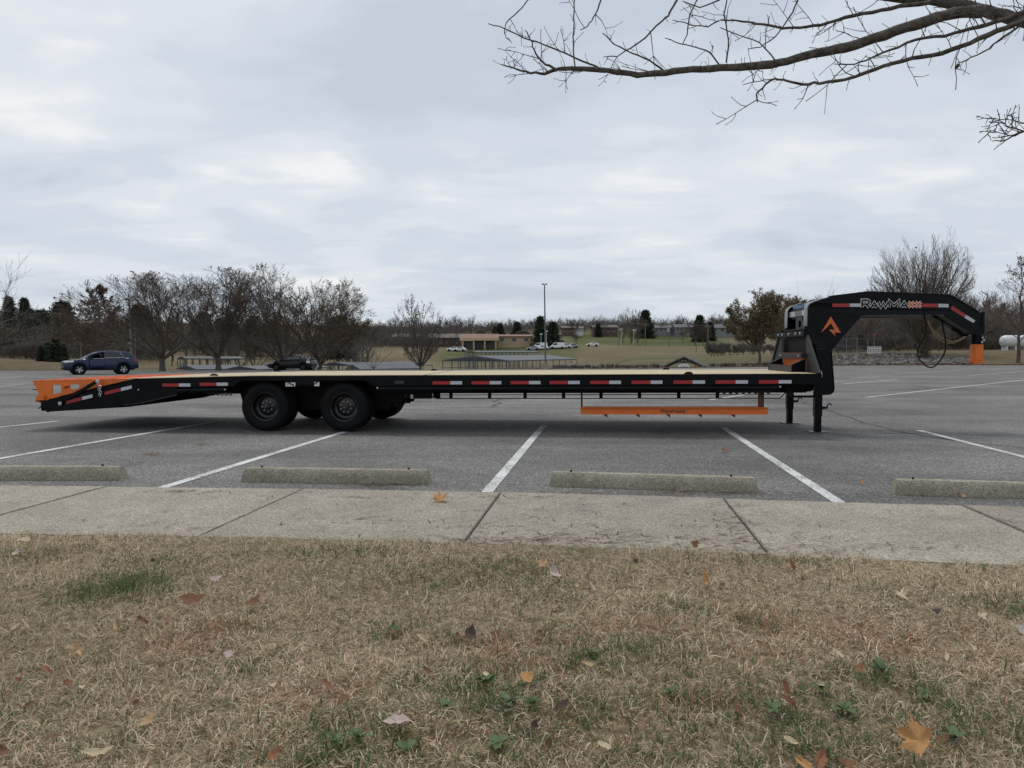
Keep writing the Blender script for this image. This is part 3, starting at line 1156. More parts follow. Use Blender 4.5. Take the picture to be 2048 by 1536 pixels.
ramp_o = [F(*p, 0.06) for p in [(65, 760.8), (250, 757.2), (268, 757.2), (177.5, 779.5), (97, 800), (84, 799.5), (79.7, 790)]]
holes = [[F(*p, 0.06) for p in h] for h in [[(104.5, 768), (121.8, 768), (122.5, 783.5), (105.5, 787)], [(139.8, 767), (157.8, 767), (157.8, 775), (140.5, 777.5)], [(167.8, 767), (181, 767), (175, 772), (170, 774)]]]
ztop = [F(65, 760.8, 0.06), F(250, 757.2, 0.06)]
for (ya, yb) in ((0.06, 1.24), (1.35, DW - 0.06)):
    R = None
    m = MB()
    m.prism([(ztop[0][0], ztop[0][1]), (XW0 - 0.01, ztop[1][1]), (XW0 - 0.01, ztop[1][1] - 0.012), (ztop[0][0] + 0.01, ztop[0][1] - 0.012)], ya - 0.005, yb + 0.005)
    R = m.build('ramp', ORANGE_T, TR)
    R["label"] = 'orange steel ramp folded flat over the dovetail'
    for y in (ya, yb - 0.012):
        m = MB(); m.prism([[(x, z - 0.013) for x, z in ramp_o]] + [[(x, z - 0.013) for x, z in h] for h in holes], y, y + 0.012)
        m.build('ramp_side_plate', ORANGE, R)
    m = MB(); ribbon(m, [(x, z - 0.013) for x, z in ramp_o[3:]], 0.012, ya + 0.0125, yb - 0.0125); m.build('ramp_skin', ORANGE, R)
    for k in range(7):
        x = ztop[0][0] + 0.12 + k * 0.2
        zc_ = ztop[0][1] + (ztop[1][1] - ztop[0][1]) * (x - ztop[0][0]) / (ztop[1][0] - ztop[0][0])
        MB().box(x - 0.012, x + 0.012, ya + 0.02, yb - 0.02, zc_ + 0.0005, zc_ + 0.007).build('ramp_cleat', ORANGE_T, R)
# inner face, handle of the ramp, arm, bolts and chain
arm0, arm1 = F(194.5, 763, -0.02), F(118, 804, -0.02)
am = MB(); mid = F(163, 781.5, -0.02)
ribbon(am, [arm0, mid, arm1], 0.055, -0.035, -0.021)
ARM = am.build('ramp_lift_arm', BLACK, TR)
for p in ((194.5, 762.5), (119.5, 807)):
    c = F(*p, -0.04)
    m = MB().lathe([(0, -0.012), (0.016, -0.012), (0.020, -0.006), (0.020, 0.0), (0.032, 0.0), (0.032, 0.012)], 14, 'y', (c[0], -0.04, c[1])); m.build('pivot_bolt', CHROME, TR)
m = MB()
cp = [F(*p, -0.05) for p in [(197, 769), (200, 774), (198, 779), (201, 785), (199.5, 790)]]
for i, (x, z) in enumerate(cp):
    m.tube([(x + 0.018 * math.cos(a) * (1 if i % 2 else 0.5), -0.05 + 0.014 * math.cos(a) * (0.2 if i % 2 else 1), z + 0.026 * math.sin(a)) for a in np.linspace(0, 2 * math.pi, 9)], 0.006, 5, cap=False)
m.build('safety_chain', CHROME, TR, smooth=1)
m = MB(); hp = [F(*p, 0.05) for p in [(126, 775), (131, 772), (138, 772), (131, 775.5)]]
m.tube([(x, 0.045, z) for x, z in hp], 0.012, 6); m.build('ramp_grip', ORANGE, TR, smooth=1)

# ---------------------------------------------------------------- wheels
tyre_p = [(0.225, 0.028), (0.235, 0.012), (0.26, 0.004), (0.31, 0.0), (0.345, 0.006), (0.362, 0.018), (0.376, 0.030), (0.385, 0.045), (0.385, 0.075), (0.377, 0.078), (0.377, 0.086), (0.385, 0.089),
          (0.385, 0.124), (0.377, 0.127), (0.377, 0.135), (0.385, 0.138), (0.385, 0.165), (0.376, 0.182), (0.362, 0.194), (0.345, 0.206), (0.31, 0.212), (0.26, 0.208), (0.225, 0.19)]
tm = MB().lathe(tyre_p, 56, 'y')
for k in range(56):           # shoulder tread blocks
    a = 2 * math.pi * k / 56
    for yy in (0.028, 0.184):
        c = Vector((0.374 * math.cos(a), yy, 0.374 * math.sin(a)))
        tg = Vector((-math.sin(a), 0, math.cos(a)))
        tm.bar(c - tg * 0.012, c + tg * 0.012, 0.026, 0.012, (math.cos(a), 0, math.sin(a)))
TYRE_ME = tm.mesh('tyre', smooth=0.5)
rim_p = [(0.226, 0.006), (0.231, 0.010), (0.226, 0.020), (0.208, 0.026), (0.203, 0.06), (0.190, 0.085), (0.183, 0.115), (0.150, 0.128), (0.125, 0.118), (0.10, 0.112), (0.0, 0.112)]
RIM_ME = MB().lathe(rim_p, 48, 'y').mesh('rim', smooth=0.7)
RIM_B_ME = MB().lathe([(0.226, 0.02), (0.19, 0.06), (0.14, 0.06), (0.0, 0.06)], 32, 'y').mesh('rim_back', smooth=0.7)
hub_p = [(0.0, 0.045), (0.028, 0.046), (0.034, 0.052), (0.036, 0.075), (0.052, 0.080), (0.056, 0.112)]
HUB_ME = MB().lathe(hub_p, 20, 'y').mesh('hub', smooth=0.6)
CAP_ME = MB().lathe([(0.0, 0.0425), (0.012, 0.0425), (0.016, 0.0455)], 12, 'y').mesh('hub_cap')
nm_ = MB()
for k in range(8):
    a = 2 * math.pi * (k + 0.3) / 8
    nm_.lathe([(0.0, 0.092), (0.008, 0.092), (0.011, 0.097), (0.011, 0.106), (0.016, 0.108), (0.017, 0.1125)], 6, 'y', (0.082 * math.cos(a), 0, 0.082 * math.sin(a)))
NUT_ME = nm_.mesh('lug_nuts')
NUT_M = mat('lug_steel', (0.28, 0.28, 0.29), rough=0.35, metal=0.8)
RIM_M = mat('black_rim', (0.006, 0.006, 0.0065), rough=0.22, spec=0.4)
RING_M = mat('hub_red', (0.20, 0.035, 0.02), rough=0.5)


def t_wheel(x, yl, out, detail):
    """out = -1: outer face towards the near side"""
    z = WR + (-x - 7.86) * math.tan(-TPITCH) * 1.0
    w = link('wheel', RIM_ME if detail else RIM_B_ME, RIM_M, TR)
    w.location = (x, yl, z)
    w.rotation_euler = (0, random.uniform(0, 6), 0 if out < 0 else math.pi)
    link('tyre', TYRE_ME, RUBBER, w)
    if detail:
        link('hub', HUB_ME, STEEL_D, w)
        link('hub_cap', CAP_ME, RING_M, w)
        tag(link('lug_nuts', NUT_ME, NUT_M, w), kind='stuff')


for x in WX:
    t_wheel(x, 0.025, -1, True)
    t_wheel(x, 0.295, -1, False)
    t_wheel(x, DW - 0.025, 1, True)
    t_wheel(x, DW - 0.295, 1, False)
    m = MB().tube([(x, 0.25, WR), (x, DW - 0.25, WR)], 0.065, 14)
    m.build('axle', BLACK_D, TR, smooth=0.6)
for yb in (0.66, 1.93):
    m = MB()
    for x in (-9.06, -7.86, -6.6):
        m.prism([(x - 0.13, 0.62), (x + 0.13, 0.62), (x + 0.06, 0.34), (x - 0.06, 0.34)], yb - 0.05, yb + 0.05)
    for xc in WX:
        arc = [(xc + dx, WR + 0.075 + 0.10 * (dx / 0.62) ** 2) for dx in np.linspace(-0.6, 0.6, 9)]
        ribbon(m, arc, 0.05, yb - 0.035, yb + 0.035)
    m.build('spring_suspension', BLACK_D, TR)
m = MB()
m.box(-6.66, -6.36, 0.5, 0.62, 0.42, 0.60)
c = F(800, 800, 0.55)
m.tube([(c[0] - 0.1, 0.55, c[1] + 0.05), (c[0] + 0.10, 0.55, c[1] - 0.02)], 0.05, 10)
m.tube([(c[0] + 0.05, 0.5, c[1]), (c[0] + 0.2, 0.5, c[1] + 0.02), (c[0] + 0.16, 0.5, c[1] + 0.13)], 0.014, 6)
m.build('brake_gear', BLACK_D, TR, smooth=0.6)
for y_ in (0.56, DW - 0.57):
    MB().box(-9.1, -6.62, y_, y_ + 0.01, 0.30, 0.80).build('shade_panel', BLACK_D, TR)  # added black plates standing in for the shade between the wheels
c0, c1 = F(821, 789, 0.3), F(826.5, 797, 0.3)
MB().box(c0[0], c1[0], 0.296, 0.3, c1[1], c0[1]).build('data_plate', STICK, TR)
c0, c1 = F(813, 788, 0.31), F(862, 797.5, 0.31)
m = MB().box(c0[0], c1[0], 0.31, 0.44, c1[1], c0[1] + 0.06)
m.build('battery_box', BLACK_D, TR)

# ---------------------------------------------------------------- orange tray
TY0, TY1 = 0.20, 0.62
l0, l1 = F(1162, 813.6, TY0), F(1162, 828, TY0)
r0, r1 = F(1536, 815.4, TY0), F(1536, 829.5, TY0)
zt, zb = l0[1], l1[1]
zrt, zrb = r0[1], r1[1]
zt = (zt + zrt) / 2; zb = (zb + zrb) / 2
m = MB()
m.box(l0[0], r0[0], TY0, TY0 + 0.006, zb, zt)
m.box(l0[0], r0[0], TY0 - 0.028, TY0 - 0.0002, zt - 0.014, zt)
m.box(l0[0], r0[0], TY0 - 0.012, TY0 - 0.0002, zb, zb + 0.006)
TRAY = m.build('under_deck_tray', ORANGE, TR)
TRAY["label"] = 'long orange steel tray hanging under the deck'
MB().box(l0[0] + 0.002, r0[0] - 0.002, TY0 + 0.0065, TY1 - 0.0065, zb + 0.012, zb + 0.018).build('tray_floor', ORANGE, TRAY)
MB().box(l0[0], r0[0], TY1 - 0.006, TY1, zb, zt - 0.02).build('tray_back', ORANGE, TRAY)
for f in (0.140, 0.315, 0.480, 0.650, 0.825):
    x = l0[0] + (r0[0] - l0[0]) * f
    m = MB(); m.prism([(x - 0.06, zb - 0.001), (x + 0.012, zb - 0.001), (x + 0.012, zb - 0.05), (x + 0.004, zb - 0.05)], TY0 + 0.02, TY0 + 0.03)
    m.build('tray_bracket', RUST_P, TRAY)
x = l0[0] + 0.012
m = MB().bar((x, TY0 + 0.04, zb), (x, TY0 + 0.04, RB - 0.06), 0.03, 0.022, (0, 1, 0)); m.bar((x, TY0 + 0.04, RB - 0.06), (x + 0.06, TY0 + 0.04, RB - 0.005), 0.012, 0.012)
m.build('tray_hanger', mat('dark_red_hanger', (0.10, 0.012, 0.010), rough=0.5), TRAY)
xa, xb = FX(1515.5, TY0 + 0.05, 800), FX(1533.5, TY0 + 0.05, 800)
MB().box(xa, xa + 0.062, TY0 + 0.03, TY0 + 0.042, zt - 0.02, 0.63).build('tray_hanger', RUST_P, TRAY)
m = MB().box(xb - 0.06, xb, TY0 + 0.20, TY0 + 0.212, zt - 0.02, 0.63); m.prism([(xa + 0.03, 0.63), (xb - 0.03, 0.63), ((xa + xb) / 2, 0.70)], TY0 + 0.02, TY0 + 0.028)
m.build('tray_hanger', RUST_P, TRAY)

# ---------------------------------------------------------------- lettering strokes
GL = {
    'R': [[(0.08, 0), (0.08, 1), (0.66, 1), (0.82, 0.86), (0.82, 0.62), (0.66, 0.46), (0.16, 0.46)], [(0.50, 0.44), (0.84, 0)]],
    'A': [[(0.02, 0), (0.46, 0.92), (0.90, 0)], [(0.24, 0.28), (0.68, 0.28)]],
    'W': [[(0.0, 1), (0.36, 0.06), (0.70, 0.80), (1.04, 0.06), (1.40, 1)]],
    'M': [[(0.06, 0), (0.06, 0.94), (0.58, 0.30), (1.10, 0.94), (1.10, 0)]],
    'X': [[(0.04, 0), (0.86, 1)], [(0.04, 1), (0.86, 0)]],
}
ADV = {'R': 1.02, 'A': 1.0, 'W': 1.46, 'M': 1.30, 'X': 1.0}


def word(text, x0, x1, z0, z1, small=0.76):
    """RAWMAXX style lettering: first letters tall, the rest small capitals; returns the strokes of each letter"""
    big = {0, 3}
    units = sum(ADV[c] * (1 if i in big else small) for i, c in enumerate(text))
    k = (x1 - x0) / units
    out, x = [], x0
    for i, c in enumerate(text):
        s = 1 if i in big else small
        H = (z1 - z0) * s
        out.append((c, [[(x + p[0] * k * s, z0 + p[1] * H) for p in pl] for pl in GL[c]]))
        x += ADV[c] * k * s
    return out


def letter(nm, strokes, wd, y, th, mtl, parent, cls=None):
    m = (cls or MB)()
    for i, pl in enumerate(strokes):
        ribbon(m, pl, wd, y - th - i * 0.0006, y - i * 0.0006)
    return m.build(nm, mtl, parent)


for i, (c, st) in enumerate(word('RAWMAXX', FX(1322, TY0, 822), FX(1371, TY0, 822), zb + 0.026, zb + 0.075)):
    letter('letter', st, 0.011, TY0 - 0.0005, 0.0015, DARK_P, TRAY)

# ---------------------------------------------------------------- gooseneck
YN, YF = 0.745, 1.845
SLANT = 0.155           # the two neck beams draw together towards the coupler


def FN(px, py):
    """pixel -> (x, z) on the outer face of the near neck beam"""
    x, z = F(px, py, YN)
    for _ in range(12):
        x, z = F(px, py, YN + SLANT * max(0.0, x - 0.1))
    return (x, z)


class NMB(MB):
    """mesh of a neck part: y follows the slant of its beam"""
    def __init__(s, sign=1):
        super().__init__()
        s.sign = sign

    def mesh(s, *a, **k):
        s.v = [(x, y + s.sign * SLANT * max(0.0, x - 0.1), z) for x, y, z in s.v]
        return super().mesh(*a, **k)


neck_px = [(1645, 789), (1645.6, 747.5), (1630, 689), (1617.5, 668), (1613, 652), (1614.5, 616), (1618, 609), (1626, 604.5), (1663, 592), (1735, 583.2), (1901, 590), (1958.5, 624.5), (1958.5, 668),
           (1943, 667.5), (1887, 630.8), (1730, 631.6), (1722, 634), (1662.5, 702.5), (1668, 778), (1666, 784), (1660, 788)]
neck = [FN(*p) for p in neck_px]


def neck_beam(y, side):
    sg = -side
    m = NMB(sg); m.prism(neck, y, y + 0.02)
    o = m.build('neck_beam', BLACK, TR)
    e0, e1 = (y - 0.010, y + 0.13) if side < 0 else (y - 0.11, y + 0.03)
    m = NMB(sg); ribbon(m, [FN(*p) for p in [(1887, 630.4), (1730, 631.2), (1722, 633.6), (1662.5, 702)]], 0.018, e0, e1)
    m.build('neck_lower_flange', STEEL_D, o)
    m = NMB(sg); ribbon(m, [FN(*p) for p in [(1943.5, 667), (1887, 630.8)]], 0.018, e0, e1)
    m.build('neck_front_flange', BLACK, o)
    m = NMB(sg); ribbon(m, [FN(*p) for p in [(1663, 592.2), (1735, 583.4), (1901, 590.2), (1958.5, 624.6)]], 0.018, e0, e1)
    m.build('neck_top_flange', BLACK, o)
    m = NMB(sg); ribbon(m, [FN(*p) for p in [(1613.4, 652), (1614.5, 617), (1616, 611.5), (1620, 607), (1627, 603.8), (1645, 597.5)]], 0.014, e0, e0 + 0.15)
    m.build('neck_rear_flange', mat('sky_sheen_edge', (0.10, 0.11, 0.12), rough=0.25, spec=0.8), o, smooth=0.6)  # black flange coloured paler, reflected sky put into its colour
    m = NMB(sg); ribbon(m, [FN(*p) for p in [(1662.8, 703), (1668.3, 778), (1666.2, 784.4), (1660, 788.4), (1645, 789.4)]], 0.014, e0, e1)
    m.build('neck_front_skirt', BLACK, o)
    return o


NB = neck_beam(YN, -1)
neck_beam(YF, 1)
# seam line of the boxed lower neck
a, b = FN(1634, 697.6), FN(1648, 697.6)
NMB().box(a[0], b[0], YN - 0.003, YN - 0.0002, a[1] - 0.003, a[1] + 0.003).build('weld_seam', STEEL_D, NB)
# thin orange strip glimpsed along the front of the neck
m = NMB(); ribbon(m, [FN(*p) for p in [(1667.0, 728), (1669.8, 778)]], 0.012, YN + 0.16, YN + 0.30); m.build('orange_edge', ORANGE, NB)


def web_quad(nm, pts, mtl, off=0.0015):
    m = NMB(); m.prism([FN(*p) for p in pts], YN - off, YN - 0.0002); return m.build(nm, mtl, NB)


web_quad('red_tape', [(1664.5, 607), (1699, 607), (1699, 614), (1664.5, 614)], RED_T)
web_quad('white_tape', [(1699.6, 607), (1721, 607), (1721, 613.6), (1699.6, 613.6)], WHITE_T)
web_quad('red_tape', [(1845, 607), (1876, 607.5), (1876, 614.5), (1845, 614)], RED_T)
web_quad('white_tape', [(1876.6, 607.5), (1897, 608), (1897, 614.8), (1876.6, 614.5)], WHITE_T)
web_quad('red_tape', [(1904.5, 611.5), (1931.5, 629), (1928, 635), (1901, 617.5)], RED_T)
web_quad('white_tape', [(1932, 629.5), (1950.5, 641), (1947, 646), (1928.5, 635.5)], WHITE_T)
Z6 = lambda X, Y: (1640 + X / 5.0196, 540 + Y / 5.0196)
web_quad('arrow_emblem', [Z6(*p) for p in [(108, 466), (209, 629), (143, 630), (157, 664), (86, 597), (146, 600), (112, 535), (8, 632)]], ORANGE_P)
wa, wb = FN(1722.5, 615), FN(1844.5, 600)
for i, (c, st) in enumerate(word('RAWMAXX', wa[0], wb[0], wa[1], wb[1])):
    orange = c == 'X'
    lo = letter('letter_outline', st, 0.046, YN - 0.0002, 0.0013, WHITE_P, NB, NMB)
    letter('letter_fill', st, 0.027, YN - 0.0028, 0.0010, ORANGE_P if orange else BLACK, lo, NMB)
# cross plates between the beams
p0, p1 = FN(1618, 609), FN(1663, 592)
m = MB(); ribbon(m, [(p0[0] + 0.03, p0[1] - 0.03), (p0[0] + 0.10, p0[1] + 0.02), (p1[0], p1[1] - 0.012)], 0.012, YN + 0.06, YF - 0.04); m.build('neck_top_plate', BLACK, TR)


def CX(px, py, x):
    """pixel -> (y, z) on the upright cross plane x"""
    o = TMI @ CAM_P
    d = TMI.to_3x3() @ pix_dir(px, py)
    t = (x - o.x) / d.x
    p = o + d * t
    return (p.y, p.z)


Z5 = lambda X, Y: (1480 + X / 4.8, 560 + Y / 4.8)
xh = 0.06
zb1, zt1 = CX(1600, 633, xh)[1], CX(1600, 620.5, xh)[1]
CP = MB().box(xh, xh + 0.012, YN + 0.021, YF - 0.001, zb1 - 0.03, zt1 + 0.03).build('tape_plate', BLACK, TR)
W = (YF - YN - 0.05) / 3
for k, mm in enumerate((WHITE_T, mat('grey_tape', (0.16, 0.16, 0.17), rough=0.4), WHITE_T)):
    MB().box(xh - 0.002, xh - 0.0003, YN + 0.03 + k * W, YN + 0.03 + (k + 1) * W - 0.004, zb1 + 0.01, zt1 - 0.005).build('conspicuity_tape', mm, CP)
MB().box(xh - 0.012, xh - 0.0005, YN + 0.28, YN + 0.80, zt1 + 0.045, zt1 + 0.085).build('blue_plate', BLUE_P, CP)
ym = 1.20
zz0, zz1 = CX(1594, 660, 0.05)[1], CX(1594, 635, 0.05)[1]
m = MB(); m.prism([[(ym - 0.26, zz0), (ym + 0.20, zz0), (ym + 0.20, zz1 - 0.03), (ym + 0.10, zz1), (ym - 0.08, zz1)], [(ym - 0.07, zz0 + 0.04), (ym + 0.06, zz0 + 0.04), (ym + 0.06, zz0 + 0.15), (ym - 0.07, zz0 + 0.15)]], 0.05, 0.062, axis='x')
m.build('winch_bracket', GREYPL, TR)
MB().box(0.25, 0.262, YN + 0.05, YF - 0.03, 0.80, zz1).build('neck_bulkhead', BLACK_D, TR)
# headboard: gussets, cross bar, steps
zc0, zc1 = CX(1595, 673.5, -0.02)[1], CX(1595, 662.5, -0.02)[1]
ztop_g = zc0
HB = MB().box(-0.09, 0.0, 0.56, DW - 0.48, zc0, zc1).build('headboard_bar', BLACK, TR, bevel=0.006)
m = MB()
for y in (0.72, 0.95, 1.30, 1.66, 1.88):
    m.lathe([(0, -0.102), (0.016, -0.102), (0.020, -0.096), (0.020, -0.0905)], 8, 'x', (0, y, (zc0 + zc1) / 2))
tag(m.build('bar_bolts', CHROME, HB), kind='stuff')
m = MB()
m.box(-0.085, -0.02, 1.74, 2.02, zc1 + 0.001, zc1 + 0.035); m.tube([(-0.06, 0.75, zc1 + 0.02), (-0.06, 1.65, zc1 + 0.02)], 0.013, 8)
m.build('bar_clamp', BLACK_D, HB)
for (pts, nm) in (([(0.015, HZ + 0.002), (0.62, HZ + 0.002), (0.66, ztop_g), (0.56, ztop_g)], 'near'), ([(DW - 0.015, HZ + 0.002), (1.86, HZ + 0.002), (1.90, ztop_g), (2.09, ztop_g)], 'far')):
    m = MB(); m.prism(pts, -0.02, -0.008, axis='x'); g = m.build('headboard_gusset', GREYPL, TR)
    m = MB(); m.bar((-0.03, pts[0][0], pts[0][1]), (-0.03, pts[3][0], pts[3][1]), 0.05, 0.03, (1, 0, 0)); m.build('gusset_edge', STEEL_D, g)
zs0, zs1 = CX(1595, 716.5, -0.05)[1], CX(1595, 706.5, -0.05)[1]
ST = MB().box(-0.10, -0.021, 0.63, 1.86, zs0, zs1).build('step_bar', STEEL_D, TR, bevel=0.005)
m = MB()
for y in (0.76, 1.72):
    m.lathe([(0, -0.112), (0.012, -0.112), (0.016, -0.106), (0.016, -0.1005)], 8, 'x', (0, y, (zs0 + zs1) / 2))
tag(m.build('step_bolts', CHROME, ST), kind='stuff')
MB().box(-0.095, -0.03, 0.66, 1.83, zs1 + 0.001, zs1 + 0.006).build('step_tread', mat('rusty_tread', (0.35, 0.10, 0.04), rough=0.7), ST)
zo0, zo1 = CX(1597, 732.5, 0.0)[1], zs0 - 0.002
MB().box(0.0, 0.012, 0.66, 1.86, HZ + 0.01, zo1).build('step_riser', ORANGE, TR)
MB().box(0.05, 0.062, 0.60, 2.06, zs1, zc0).build('tool_compartment', BLACK_D, TR)
xf = -0.24
m = MB(); m.box(xf, xf + 0.008, 0.66, 1.93, HZ + 0.008, HZ + 0.115); bx = m.build('deck_step', GREYPL, TR)
for y in (0.652, 1.931):
    m = MB(); m.prism([(xf, HZ + 0.008), (xf, HZ + 0.115), (-0.021, zs0 - 0.01), (-0.021, HZ + 0.008)], y, y + 0.007); m.build('deck_step_side', BLACK, bx)
    m = MB(); ribbon(m, [(xf, HZ + 0.02), (xf, HZ + 0.118), (-0.022, zs0 - 0.006)], 0.010, y - 0.012, y + 0.018); m.build('deck_step_flange', STEEL_D, bx)

# coupler
yc = DW / 2
x0, x1 = FX(1943.5, yc, 680), FX(1964, yc, 680)
ztp, zbt = FZ(1960, 624.5, yc), FZ(1955, 688, yc)
m = MB(); m.box(x0 + (x1 - x0) * 0.70, x1 - 0.02, yc - 0.10, yc + 0.10, FZ(1960, 655, yc), ztp); m.build('neck_nose_plate', BLACK, TR)
MB().box(x0 + 0.01, x1 - 0.02, yc - 0.10, yc + 0.10, FZ(1955, 668, yc), FZ(1955, 655, yc) - 0.002).build('coupler_cross_box', BLACK, TR)
cx = (x0 + x1) / 2
m = MB(); m.lathe([(0.0, zbt), (0.080, zbt), (0.080, FZ(1955, 668.5, yc)), (0, FZ(1955, 668.5, yc))], 24, 'z', (cx, yc, 0)); CO = m.build('coupler_tube', BLACK, TR, smooth=0.6)
m = MB()
for dx, dz in ((0.03, 0.10), (0.05, 0.06), (0.02, 0.03)):
    m.tube([(cx + dx, yc - 0.11, zbt + dz), (cx + dx, yc - 0.085, zbt + dz)], 0.014, 8)
tag(m.build('set_bolts', CHROME, CO), kind='stuff')
zo = FZ(1953, 722, yc); zo2 = FZ(1953, 728, yc)
m = MB(); m.box(cx - 0.072, cx + 0.072, yc - 0.07, yc + 0.07, zo, zbt - 0.002)
CI = m.build('coupler_sleeve', ORANGE, CO, bevel=0.01)
m = MB(); m.box(cx - 0.082, cx + 0.078, yc - 0.08, yc + 0.08, zo2 + 0.008, zo - 0.001); m.box(cx - 0.12, cx - 0.0825, yc - 0.03, yc + 0.03, zo2 + 0.02, zo - 0.006)
m.build('coupler_base', ORANGE, CO, bevel=0.008)
m = MB(); pts = [F(*Z6(*p), 0.95) for p in [(1180, 470), (1230, 500), (1280, 540), (1340, 570), (1400, 600), (1440, 640), (1500, 635), (1530, 640)]]
m.tube([(x, 0.95, z) for x, z in pts], 0.022, 6); m.tube([(x, 1.0, z - 0.02) for x, z in pts[3:7]], 0.03, 6); m.build('wiring_bundle', BLACK_D, TR, smooth=1)
m = MB(); pts = [F(*Z6(*p), 1.0) for p in [(1048, 445), (1062, 500), (1071, 560), (1066, 610), (1050, 660), (1020, 710), (993, 760), (984, 810), (990, 860), (1010, 910), (1040, 950), (1075, 973), (1115, 980), (1150, 970), (1185, 945), (1218, 900), (1240, 850), (1251, 790), (1255, 720), (1252, 650), (1245, 580), (1236, 530), (1218, 490), (1180, 465), (1110, 452)]]
m.tube([(x, 1.0 + 0.03 * math.sin(i), z) for i, (x, z) in enumerate(pts)], 0.0115, 7); m.build('power_cable', BLACK_D, TR, smooth=1)
for k, pl in enumerate([[(1082, 500), (1095, 545), (1130, 600), (1175, 645), (1230, 690), (1290, 715), (1340, 722), (1400, 705), (1460, 670), (1515, 640)],
                        [(1085, 510), (1110, 580), (1150, 650), (1210, 705), (1270, 735), (1330, 735), (1390, 710), (1440, 685), (1515, 642)]]):
    P = [F(*Z6(*p), 1.05 + 0.25 * k) for p in pl]
    y = 1.05 + 0.25 * k
    m = MB()
    path = []
    for a, b in zip(P[:-1], P[1:]):
        L_ = math.hypot(b[0] - a[0], b[1] - a[1]); n = max(1, int(L_ / 0.032))
        for i in range(n): path.append((a[0] + (b[0] - a[0]) * i / n, a[1] + (b[1] - a[1]) * i / n))
    path.append(P[-1])
    for i in range(len(path) - 1):
        a, b = path[i], path[i + 1]
        d = Vector((b[0] - a[0], 0, b[1] - a[1])); c = Vector(((a[0] + b[0]) / 2, y, (a[1] + b[1]) / 2))
        dl = d.normalized(); sd = Vector((0, 1, 0)) if i % 2 else dl.cross(Vector((0, 1, 0)))
        m.tube([c + dl * (0.024 * math.cos(t)) + sd * (0.012 * math.sin(t)) for t in np.linspace(0, 2 * math.pi, 7)], 0.0048, 4, cap=False)
    m.build('tow_chain', ZINC, TR, smooth=1)

# jacks
GZ = -7.86 * math.sin(-TPITCH)       # ground level in the trailer's frame near its front
for yl, pc in ((0.62, 1635.2), (1.97, 1579)):
    x = FX(pc, yl, 820)
    gz = GZ - x * math.tan(-TPITCH)
    J = MB().box(x - 0.055, x + 0.055, yl - 0.055, yl + 0.055, gz + 0.25, 0.80).build('jack', BLACK, TR, bevel=0.006)
    MB().box(x - 0.046, x + 0.046, yl - 0.046, yl + 0.046, gz + 0.012, gz + 0.249).build('drop_leg', BLACK, J, bevel=0.004)
    MB().box(x - 0.13, x + 0.13, yl - 0.12, yl + 0.12, gz, gz + 0.012).build('foot_plate', STEEL_D, J)
    zc = FZ(pc, 815, yl) if yl < 1 else FZ(pc, 802, yl)
    m = MB().box(x + 0.056, x + 0.14, yl - 0.03, yl + 0.03, zc - 0.02, zc + 0.015)
    m.tube([(x + 0.14, yl, zc), (x + 0.155, yl, zc + 0.05), (x + 0.18, yl, zc + 0.065), (x + 0.20, yl, zc + 0.05), (x + 0.205, yl, zc + 0.03)], 0.010, 6)
    m.build('pull_handle', BLACK_D, J, smooth=0.7)
    MB().box(x - 0.062, x + 0.062, yl - 0.062, yl + 0.062, zc - 0.03, zc - 0.018).build('leg_collar', BLACK_D, J)
zcb = FZ(1612, 793, 0.55)
a, b = FX(1586, 0.55, 793), FX(1629, 0.55, 793)
m = MB().box(a, b, 0.54, 0.56, zcb - 0.018, zcb + 0.018)
q = F(1573, 771, 0.55); m.bar((q[0], 0.55, q[1]), (a, 0.55, zcb), 0.02, 0.05)
q = F(1636, 771, 0.55); m.bar((q[0], 0.55, q[1]), (b, 0.55, zcb), 0.02, 0.05)
m.build('jack_bracket', BLACK, TR)

# ------------------------------------------------------------------ trees
def tube_batch(P, R, sides):
    """P (n,k,3) polylines, R (n,k) radii -> vertices, quads"""
    n, k, _ = P.shape
    D = np.empty_like(P)
    D[:, 1:-1] = P[:, 2:] - P[:, :-2]
    D[:, 0] = P[:, 1] - P[:, 0]
    D[:, -1] = P[:, -1] - P[:, -2]
    D /= np.linalg.norm(D, axis=2, keepdims=True) + 1e-9
    ref = np.where(np.abs(D[:, :1, 2:3]) > 0.9, np.array([1.0, 0, 0]), np.array([0, 0, 1.0]))
    ref = np.broadcast_to(ref, D.shape)
    A = np.cross(D, ref); A /= np.linalg.norm(A, axis=2, keepdims=True) + 1e-9
    B = np.cross(A, D)
    an = np.arange(sides) * 2 * np.pi / sides
    V = P[:, :, None, :] + R[:, :, None, None] * (A[:, :, None, :] * np.cos(an)[None, None, :, None] + B[:, :, None, :] * np.sin(an)[None, None, :, None])
    V = V.reshape(-1, 3)
    base = (np.arange(n) * k * sides)[:, None, None] + (np.arange(k - 1) * sides)[None, :, None]
    j = np.arange(sides)[None, None, :]; j2 = (j + 1) % sides
    Fq = np.stack([base + j, base + j2, base + sides + j2, base + sides + j], axis=-1).reshape(-1, 4)
    return V, Fq


class Branches:
    def __init__(s): s.d = {}

    def add(s, pts, rad, sides):
        s.d.setdefault((len(pts), sides), []).append((pts, rad))

    def arrays(s):
        Vs, Fs, off = [], [], 0
        for (k, sides), lst in s.d.items():
            P = np.array([l[0] for l in lst], np.float64); R = np.array([l[1] for l in lst], np.float64)
            V, Fq = tube_batch(P, R, sides)
            Vs.append(V); Fs.append(Fq + off); off += len(V)
        return np.concatenate(Vs), np.concatenate(Fs)


def nz(v): return v / (np.linalg.norm(v) + 1e-9)


